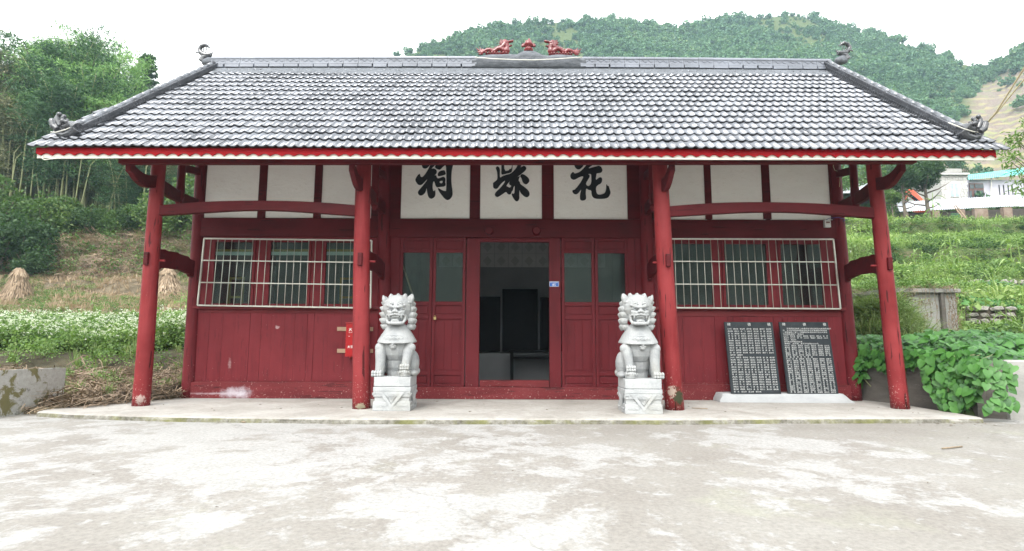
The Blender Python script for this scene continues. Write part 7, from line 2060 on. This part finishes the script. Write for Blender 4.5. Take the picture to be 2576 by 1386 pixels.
# dry stone walls: each visible stone a piece
def stone_mesh(seed):
    r3 = random.Random(seed); bm = bmesh.new(); bmesh.ops.create_icosphere(bm, subdivisions=1, radius=0.5)
    for v in bm.verts:
        v.co = Vector((max(-.46, min(.46, v.co.x * 1.25)), max(-.40, min(.40, v.co.y * 1.2)), max(-.42, min(.42, v.co.z * 1.25)))) + Vector((r3.gauss(0, .045), r3.gauss(0, .045), r3.gauss(0, .045)))
    me = bpy.data.meshes.new('stone'); bm.to_mesh(me); bm.free(); me.materials.append(M['stonewall']); return me
stm = [stone_mesh(i) for i in range(6)]
def stone_wall(name, pxa, pxb, ytop, ybot, Ya, Yb, rowh, label):
    """front face from (pxa, Ya) to (pxb, Yb), between the two photo rows"""
    A, B = P(pxa, (ytop + ybot) / 2, Ya), P(pxb, (ytop + ybot) / 2, Yb)
    zt0, zb0 = Z(pxa, ytop, Ya), Z(pxa, ybot, Ya); zt1, zb1 = Z(pxb, ytop, Yb), Z(pxb, ybot, Yb)
    t = thing(name, A.lerp(B, .5), label, 'wall'); o = Vector(t.location)
    dr_ = Vector((B.x - A.x, B.y - A.y, 0)); L = dr_.length; dr_.normalize(); nrm = Vector((-dr_.y, dr_.x, 0))
    MB().prism([Vector((A.x, A.y, zb0 - .3)) + nrm * .12, Vector((B.x, B.y, zb1 - .3)) + nrm * .12, Vector((B.x, B.y, zt1 - .03)) + nrm * .12, Vector((A.x, A.y, zt0 - .03)) + nrm * .12], nrm * 0.8).build('core', 'soil', t)
    rows_ = max(2, int(round((zt0 - zb0) / rowh)))
    for r_ in range(rows_):
        x = rnd.uniform(0, .1)
        while x < L:
            w = rnd.uniform(1.0, 2.3) * rowh; u = (x + w / 2) / L
            if u > 1: break
            zz = (zb0 + (zb1 - zb0) * u) + ((zt0 - zb0) + ((zt1 - zb1) - (zt0 - zb0)) * u) * (r_ + .5) / rows_
            p = Vector((A.x, A.y, 0)) + dr_ * (x + w / 2) + nrm * (0.10 + rnd.gauss(0, .02)); p.z = zz
            so = link_mesh('stone', rnd.choice(stm), t, p - o, (rnd.gauss(0, .10), rnd.gauss(0, .12), math.atan2(dr_.y, dr_.x) + rnd.gauss(0, .1)), (w * .98, rowh * 1.2, rowh * rnd.uniform(.85, 1.12)))
            x += w
stone_wall('stone_terrace_wall', 2410, 2640, 703, 728, 20.0, 18.2, 0.20, 'dry stone terrace wall along the top of the leafy slope at right')
stone_wall('stone_terrace_wall', 2425, 2560, 768, 815, 15.4, 14.9, 0.16, 'tumbledown stone wall between leaves beside the grey tank wall')
stone_wall('stone_terrace_wall', 2118, 2200, 560, 612, 34.5, 34.5, 0.30, 'rough stone terrace wall seen between the right columns')
stone_wall('stone_terrace_wall', 2112, 2150, 735, 790, 15.2, 15.0, 0.16, 'pile of rough stones at the foot of the slope between the right columns')

# broad leaved crops on the terraces above the tank
def heart_mesh(seed, L=1.0):
    r3 = random.Random(seed)
    out = [(0, 0), (-.30, -.16), (-.52, .05), (-.50, .35), (-.30, .68), (0, 1.0), (.30, .68), (.50, .35), (.52, .05), (.30, -.16)]
    mb = MB(); vs = [(0, .05, 0), (0, .35, .0), (0, .7, -.03)]
    for x, y in out: vs.append((x * .9, y, .09 * abs(x) * 2 - .16 * (y ** 2) + r3.gauss(0, .02)))
    # fan each half round the midrib
    n = 3
    left = [n + 0, n + 1, n + 2, n + 3, n + 4, n + 5]; right = [n + 5, n + 6, n + 7, n + 8, n + 9, n + 0]
    fs = [(0, left[0], left[1]), (0, left[1], left[2]), (0, left[2], 1), (1, left[2], left[3]), (1, left[3], left[4]), (1, left[4], 2), (2, left[4], left[5]),
          (0, right[4], right[5]), (0, right[3], right[4]), (0, 1, right[3]), (1, right[2], right[3]), (1, right[1], right[2]), (1, 2, right[1]), (2, right[0], right[1])]
    me = mb.add(vs, fs).mesh('leaf', 'vine_leaf', True); return me
hearts = [heart_mesh(i) for i in range(5)]
hn = [(np.array([v.co[:] for v in h.vertices]), [tuple(p.vertices) for p in h.polygons]) for h in hearts]
def leaf_rot(nrm, roll):
    z = Vector(nrm).normalized(); d = Vector((0, 0, -1)) - z * Vector((0, 0, -1)).dot(z)
    if d.length < 0.15: d = Vector((math.cos(roll * 3), math.sin(roll * 3), 0)); d = d - z * d.dot(z)
    d.normalize(); d = (Matrix.Rotation(roll, 3, z) @ d); x = d.cross(z)
    return Matrix((x, d, z)).transposed()
def leafy(name, specs, label, cat, nmax=290):
    """specs: (position, normal, roll, size)"""
    c = Vector(specs[0][0]); c.z = min(Vector(s[0]).z for s in specs)
    t = thing(name, c, label, cat)
    specs.sort(key=lambda s: -s[3] / Vector(s[0]).length)
    rv, rf = [], []
    for i, (p, nm_, roll, s) in enumerate(specs):
        m = leaf_rot(nm_, roll)
        if i < nmax: link_mesh('leaf', hearts[i % 5], t, Vector(p) - c, m.to_euler(), s)
        else:
            co, fs = hn[i % 5]; n0 = len(rv); rv.extend((co @ np.array(m.transposed()) * s + np.array(Vector(p) - c)).tolist()); rf.extend([tuple(k + n0 for k in f) for f in fs])
    if rv:
        me = bpy.data.meshes.new('leaf_mass'); me.from_pydata(rv, [], rf); me.materials.append(M['vine_leaf']); me.polygons.foreach_set('use_smooth', [True] * len(me.polygons)); me.update()
        link_mesh('leaf_mass', me, t)['kind'] = 'stuff'
    return t, c
# the great vine over the dark wall
sp = []
A, B = Vector((vw0.x, vw0.y, 0)), Vector((vw1.x, vw1.y, 0)); wd = (A - B).normalized(); wn_ = Vector((-abs(wd.y), -abs(wd.x) * 0.6, 0)).normalized()
def mound(x, y): 
    return 0.92 + 0.30 * mnoise.noise(Vector((x * 0.9, y * 0.9, 3))) + 0.10 * (y - 8.5)
for i in range(1900):           # the top, spreading back and to the right
    u = rnd.random() ** 1.1; s_ = rnd.uniform(-0.02, 1.45)
    base = B.lerp(A, s_) if s_ <= 1 else A + (A - B) * (s_ - 1)
    back = u * 3.2
    p = base + Vector((back * 1.0, back * 0.15, 0)); 
    zz = mound(p.x, p.y) + rnd.uniform(-.12, .05) - (0.10 if back < 0.15 else 0)
    sp.append((Vector((p.x, p.y, zz)), (rnd.gauss(-.25, .35), rnd.gauss(-.45, .3), 1), rnd.gauss(0, .7), rnd.uniform(.06, .145)))
for i in range(520):            # the lip hanging over the wall
    s_ = rnd.uniform(-0.05, 1.5); base = B.lerp(A, s_) if s_ <= 1 else A + (A - B) * (s_ - 1)
    p = base + wn_ * rnd.uniform(0.03, 0.16); drop = rnd.uniform(0, .26)
    sp.append((Vector((p.x, p.y, ZV + 0.1 - drop)), wn_ + Vector((0, -.25, rnd.uniform(.25, 1.1))), rnd.gauss(0, .5), rnd.uniform(.055, .135)))
def hang(s0, s1, n, zlo):
    for i in range(n):
        s_ = rnd.uniform(s0, s1); base = B.lerp(A, s_) if s_ <= 1 else A + (A - B) * (s_ - 1)
        e = 1 - abs((s_ - (s0 + s1) / 2) / ((s1 - s0) / 2)) ** 2
        zz = ZV - rnd.random() * (ZV - zlo) * (0.35 + 0.65 * e)
        p = base + wn_ * rnd.uniform(0.05, 0.24) * (1 + (ZV - zz) * .4)
        sp.append((Vector((p.x, p.y, max(zz, -0.02))), wn_ + Vector((0, -.4, rnd.uniform(.2, .8))), rnd.gauss(0, .6), rnd.uniform(.05, .15)))
hang(-0.12, 0.34, 270, -0.02); hang(0.96, 1.45, 270, 0.02); hang(0.60, 0.80, 22, 0.45)
for i in range(60):             # runners over the pale wall end
    p = P(rnd.uniform(2480, 2552), rnd.uniform(905, 1030), 7.85)
    sp.append((p, Vector((-.3, -1, rnd.uniform(.2, .7))), rnd.gauss(0, .5), rnd.uniform(.08, .14)))
for i in range(16):
    p = G(rnd.uniform(2380, 2475), rnd.uniform(1035, 1048), ZC); sp.append((Vector((p.x, p.y, rnd.uniform(0.0, .12))), Vector((-.3, -.8, 1)), rnd.gauss(0, .8), rnd.uniform(.10, .16)))
leafy('broad_leaf_vine', sp, 'big heart shaped vine leaves spilling over the dark wall at right', 'vine')
st_ = MB()
for i in range(26):
    s_ = rnd.choice([rnd.uniform(-.1, .34), rnd.uniform(.95, 1.4)]); base = B.lerp(A, s_) if s_ <= 1 else A + (A - B) * (s_ - 1)
    st_.tube([base + Vector((.1, 0, ZV + .05)), base + wn_ * .10 + Vector((0, 0, ZV - .02)), base + wn_ * .12 + Vector((rnd.gauss(0, .05), rnd.gauss(0, .05), ZV - .35)), base + wn_ * .14 + Vector((rnd.gauss(0, .1), rnd.gauss(0, .1), ZV - rnd.uniform(.5, .75)))], 0.007, 5)
tag(st_.build('vine_stems', 'culm', smooth=True), 'thin stems of the vine trailing down the dark wall', kind='stuff')
# leafy crop terrace at y 680-760
sp2 = []
for i in range(950):
    pxx = rnd.uniform(2405, 2680); Yq = rnd.uniform(15.6, 17.6)
    x = at(pxx, Yq, 730); z = Z(pxx, 765 - (Yq - 15.6) * 26 + rnd.uniform(-6, 10), Yq) + 0.08 * math.sin(x * 3)
    sp2.append((Vector((x, Yq, z)), (rnd.gauss(-.2, .4), rnd.gauss(-.6, .3), 1), rnd.gauss(0, .8), rnd.uniform(.10, .19)))
leafy('bean_crop', sp2, 'leafy bean plants massed before the upper stone wall at right', 'crop', 200)

# ---- long tin roofed shed
M['tin'] = mat_simple('galvanised_roof_sheet', (0.48, 0.50, 0.54), (0.60, 0.62, 0.66), 0.8, 0.42, 0.0, metal=0.25)
M['brickwall'] = mat_simple('patched_brickwork', (0.16, 0.10, 0.07), (0.28, 0.22, 0.18), 2.5, 0.9, 0.4)
M['shed_dark'] = mat_simple('dark_shed_timber', (0.03, 0.025, 0.02), (0.07, 0.055, 0.045), 3, 0.9, 0.2)
Ys = 50.0
sh = thing('tin_shed', P(2420, 545, Ys), 'long low shed with a pale ribbed metal roof below the house', 'shed'); so = Vector(sh.location)
def sheet_roof(c00, c10, c11, c01, n, name, mat, parent):
    """ribbed sheet: c00-c10 the eave, c01-c11 the ridge; each sheet a piece"""
    per = max(1, n // 22)
    a0, b0 = Vector(c00), Vector(c10); a1, b1 = Vector(c01), Vector(c11); up_ = (b0 - a0).cross(a1 - a0).normalized()
    if up_.z < 0: up_ = -up_
    k = 0
    while k < n:
        m = min(per, n - k); vs = []
        for q in range(m * 4 + 1):
            u = (k + q / 4) / n; h = 0.09 if q % 4 == 1 else 0.0
            vs += [a0.lerp(b0, u) + up_ * h, a1.lerp(b1, u) + up_ * h]
        MB().add(vs, [(2 * q, 2 * q + 2, 2 * q + 3, 2 * q + 1) for q in range(m * 4)]).build(name, mat, parent)
        k += m
E0, E1 = P(2262, 533, Ys), P(2640, 514, Ys + 1); R0, R1 = P(2254, 509, Ys + 4), P(2640, 486, Ys + 5)
Em = P(2412, 530, Ys); 
sheet_roof(E0, E1, R1, R0, 66, 'roof_sheet', 'tin', sh)
MB().prism([P(2272, 536, Ys + .6), P(2640, 522, Ys + .6), P(2640, 560, Ys + .6), P(2272, 560, Ys + .6)], (0, 3.8, 0)).build('shaded_bays', 'shed_dark', sh)  # dark solid whose colour stands for the shade inside the open bays
for pxx, w in ((2277, .5), (2353, .7), (2420, .5), (2468, 1.2), (2535, .8)):
    p = P(pxx, 545, Ys + .3); MB().box(p.x - w / 2, p.x + w / 2, Ys + .2, Ys + .58, p.z - 1.4, Z(pxx, 533 - (pxx - 2262) * .045, Ys + .3) - .05).build('pier', 'brickwall', sh)
p0, p1 = P(2392, 536, Ys + .3), P(2418, 560, Ys + .3); M['greenpaint'] = mat_simple('faded_green_board', (0.02, 0.07, 0.035), (0.04, 0.11, 0.055), 3, .7, 0)
MB().box(p0.x, p1.x, Ys + .25, Ys + .32, p1.z, p0.z).build('green_board', 'greenpaint', sh)
MB().prism([P(2395, 538, Ys + .25), P(2480, 534, Ys + .25), P(2480, 552, Ys + .25), P(2395, 556, Ys + .25)], (0, .3, 0)).build('low_wall', 'brickwall', sh) if False else None
for q, (xa_, ya_, xb_, yb_) in enumerate(((2399, 517, 2427, 556), (2404, 516, 2436, 556))):
    tag(MB().tube([P(xa_, ya_, Ys - .3), P(xb_, yb_, Ys - 1)], 0.05, 6).build('pole', 'straw'), 'pale pole leaning on the shed eave', 'pole', 'poles leaning on the tin shed')

# ---- pale house with a turquoise roof
M['stonetile'] = mat_plaster('pale_stone_cladding', (0.42, 0.41, 0.39), (0.56, 0.55, 0.53), (0.30, 0.29, 0.28), 3, .4)
M['lilac'] = mat_simple('pale_lilac_render', (0.50, 0.48, 0.56), (0.58, 0.56, 0.63), 1.5, .8, .05)
M['turq'] = mat_simple('turquoise_roof_sheet', (0.10, 0.52, 0.50), (0.22, 0.66, 0.62), .8, .5, 0)
M['brownframe'] = mat_simple('brown_window_frame', (0.10, 0.045, 0.035), (0.14, 0.06, 0.045), 3, .5, 0)
M['winpane'] = mat_simple('dark_window_pane', (0.03, 0.05, 0.055), (0.07, 0.10, 0.11), 1, .1, 0)
M['curtain'] = mat_simple('patterned_curtain', (0.22, 0.32, 0.38), (0.50, 0.60, 0.66), 1.8, .6, 0)
M['whiteframe'] = mat_simple('white_window_frame', (0.7, 0.7, 0.7), (0.76, 0.76, 0.76), 3, .5, 0)
Yh = 60.0
ho = thing('house', P(2450, 500, Yh), 'pale lilac and stone clad house with a turquoise roof on the slope at right', 'house')
def hb(c0, c1, y0, y1, Yf, dep, name, mat, par=ho, **kw):
    a, b_ = P(c0, y0, Yf), P(c1, y1, Yf); return MB().box(a.x, b_.x, Yf, Yf + dep, b_.z, a.z).build(name, mat, par, **kw)
hb(2366, 2436, 439, 520, Yh - 1, 7, 'tower_wall', 'stonetile')
hb(2362, 2440, 434, 439, Yh - 1.4, 7.8, 'parapet', 'stonetile'); hb(2375, 2420, 424, 433.5, Yh + 1, 3, 'roof_kerb', 'concrete')
hb(2368, 2442, 505, 508, Yh - 1.2, .2, 'band', 'whiteframe')
for r_ in range(11):      # courses of cladding proud of the wall
    y0 = 441 + r_ * 6.0; x = 2367 + rnd.uniform(0, 4)
    while x < 2432:
        w = rnd.uniform(5, 11)
        if not (2387 < x + w and x < 2415 and 456 < y0 + 5 and y0 < 497):
            hb(x, min(x + w - .7, 2435), y0, y0 + 5.2, Yh - 1.03 - rnd.uniform(0, .05), .06, 'stone', 'stonetile')
        x += w
wf = hb(2389, 2414, 459, 495, Yh - 1.10, .08, 'window', 'whiteframe')
for a_, b_ in ((2390.2, 2401), (2402.3, 2413)): hb(a_, b_, 461, 493.5, Yh - 1.14, .03, 'pane', 'curtain', wf)
hb(2437, 2640, 452, 520, Yh + 1.5, 7, 'main_wall', 'lilac')
wf = hb(2438, 2477, 461, 497, Yh + 1.40, .09, 'window', 'brownframe')
for a_, b_, c_, d_ in ((2439.5, 2451, 464, 474), (2453, 2475, 463.5, 473), (2439.5, 2446, 480, 496), (2451, 2460, 479, 495.5), (2464, 2475, 479, 495)): hb(a_, b_, c_, d_, Yh + 1.36, .03, 'pane', 'winpane', wf)
for pxx in (2512, 2523, 2534.5, 2545): hb(pxx, pxx + 5, 465, 490, Yh + 1.47, .02, 'slot_window', 'ink')
MB().tube([P(2494, 447, Yh + 1.3), P(2493, 499, Yh + 1.3)], .06, 6).build('drainpipe', 'pipe', ho)
sheet_roof(P(2434, 452, Yh + .6), P(2660, 432, Yh + .6), P(2660, 412, Yh + 5), P(2436, 440, Yh + 5), 44, 'roof_sheet', 'turq', ho)
# another scrap of turquoise roof and a wall further left
h2 = thing('house', P(2345, 460, 66), 'scrap of another turquoise roofed house behind the dark tree', 'house')
a, b_ = P(2330, 441, 66), P(2352, 500, 66); MB().box(a.x, b_.x, 66, 70, b_.z, a.z).build('wall', 'lilac', h2)
a, b_ = P(2326, 430, 65.5), P(2353, 440, 65.5); MB().prism([(a.x, 65.5, b_.z), (b_.x, 65.5, b_.z), (b_.x, 70, a.z + .8), (a.x, 70, a.z + .8)], (0, 0, .12)).build('roof', 'turq', h2)
# grey sloping lean-to between the columns
l2 = thing('lean_to', P(2190, 470, 48), 'little grey roofed lean-to seen between the right columns', 'shed')
MB().prism([P(2152, 486, 47), P(2215, 462, 47), P(2215, 460, 47), P(2152, 484, 47)], (0, 3, .8)).build('roof', 'tin', l2)
MB().prism([P(2162, 486, 47.5), P(2212, 466, 47.5), P(2212, 500, 47.5), P(2162, 500, 47.5)], (0, 2, 0)).build('wall', 'shed_dark', l2)

# ---- orange digger: boom and dipper show over the shed
M['orange'] = mat_simple('orange_red_machine_paint', (0.62, 0.07, 0.03), (0.72, 0.11, 0.05), 3, .45, 0)
dg_ = thing('excavator', P(2330, 520, 55), 'orange red digger whose raised arm shows beside the dark tree', 'excavator')
Yd_ = 55
def arm(pts, w, name):
    pts = [P(a, b_, Yd_) for a, b_ in pts]
    MB().prism(pts, (0, w, 0)).build(name, 'orange', dg_, bevel=.03)
arm([(2281, 478), (2292, 474), (2301, 480), (2330, 508), (2326, 516), (2298, 494), (2284, 486)], .5, 'boom')
arm([(2279, 480), (2287, 484), (2283, 515), (2277, 512)], .4, 'dipper')
MB().tube([P(2290, 490, Yd_ - .1), P(2318, 512, Yd_ - .1)], .12, 8).build('hydraulic_ram', 'darkwood', dg_)
a, b_ = P(2322, 512, Yd_), P(2350, 540, Yd_); MB().box(a.x, b_.x, Yd_ - .6, Yd_ + 1.6, b_.z, a.z).build('cab', 'orange', dg_, bevel=.05)
MB().box(a.x - .6, b_.x + .8, Yd_ - .9, Yd_ + 1.9, b_.z - .8, b_.z - .01).build('tracks', 'darkwood', dg_, bevel=.2)
# grey electric box on the slope between the columns
a, b_ = P(2133, 630, 26), P(2143, 652, 26)
eb = thing('meter_box', ((a.x + b_.x) / 2, 26, b_.z), 'pale grey electric box on the slope between the right columns', 'meter box')
MB().box(a.x, b_.x, 26, 26.15, b_.z, a.z).build('case', 'whiteplastic', eb, bevel=.01); MB().box((a.x + b_.x) / 2 - .03, (a.x + b_.x) / 2 + .03, 26.03, 26.1, b_.z - 1.2, b_.z).build('post', 'bark', eb)
# ================================================================== AIR
mh = bpy.data.materials.new('haze'); mh.use_nodes = True
ht = mh.node_tree; ht.nodes.clear()
hout = ht.nodes.new('ShaderNodeOutputMaterial'); hv = ht.nodes.new('ShaderNodeVolumePrincipled')
hv.inputs['Color'].default_value = (0.62, 0.82, 1.0, 1); hv.inputs['Density'].default_value = 0.0006; hv.inputs['Anisotropy'].default_value = 0.2
ht.links.new(hv.outputs[0], hout.inputs['Volume'])
zt_ = max(v[2] for v in TV) + 12
hz = MB().box(-620, 620, -125, 345, min(v[2] for v in TV) - 60, zt_).build('haze', mh)
tag(hz, 'thin blue morning haze over the valley', kind='stuff')
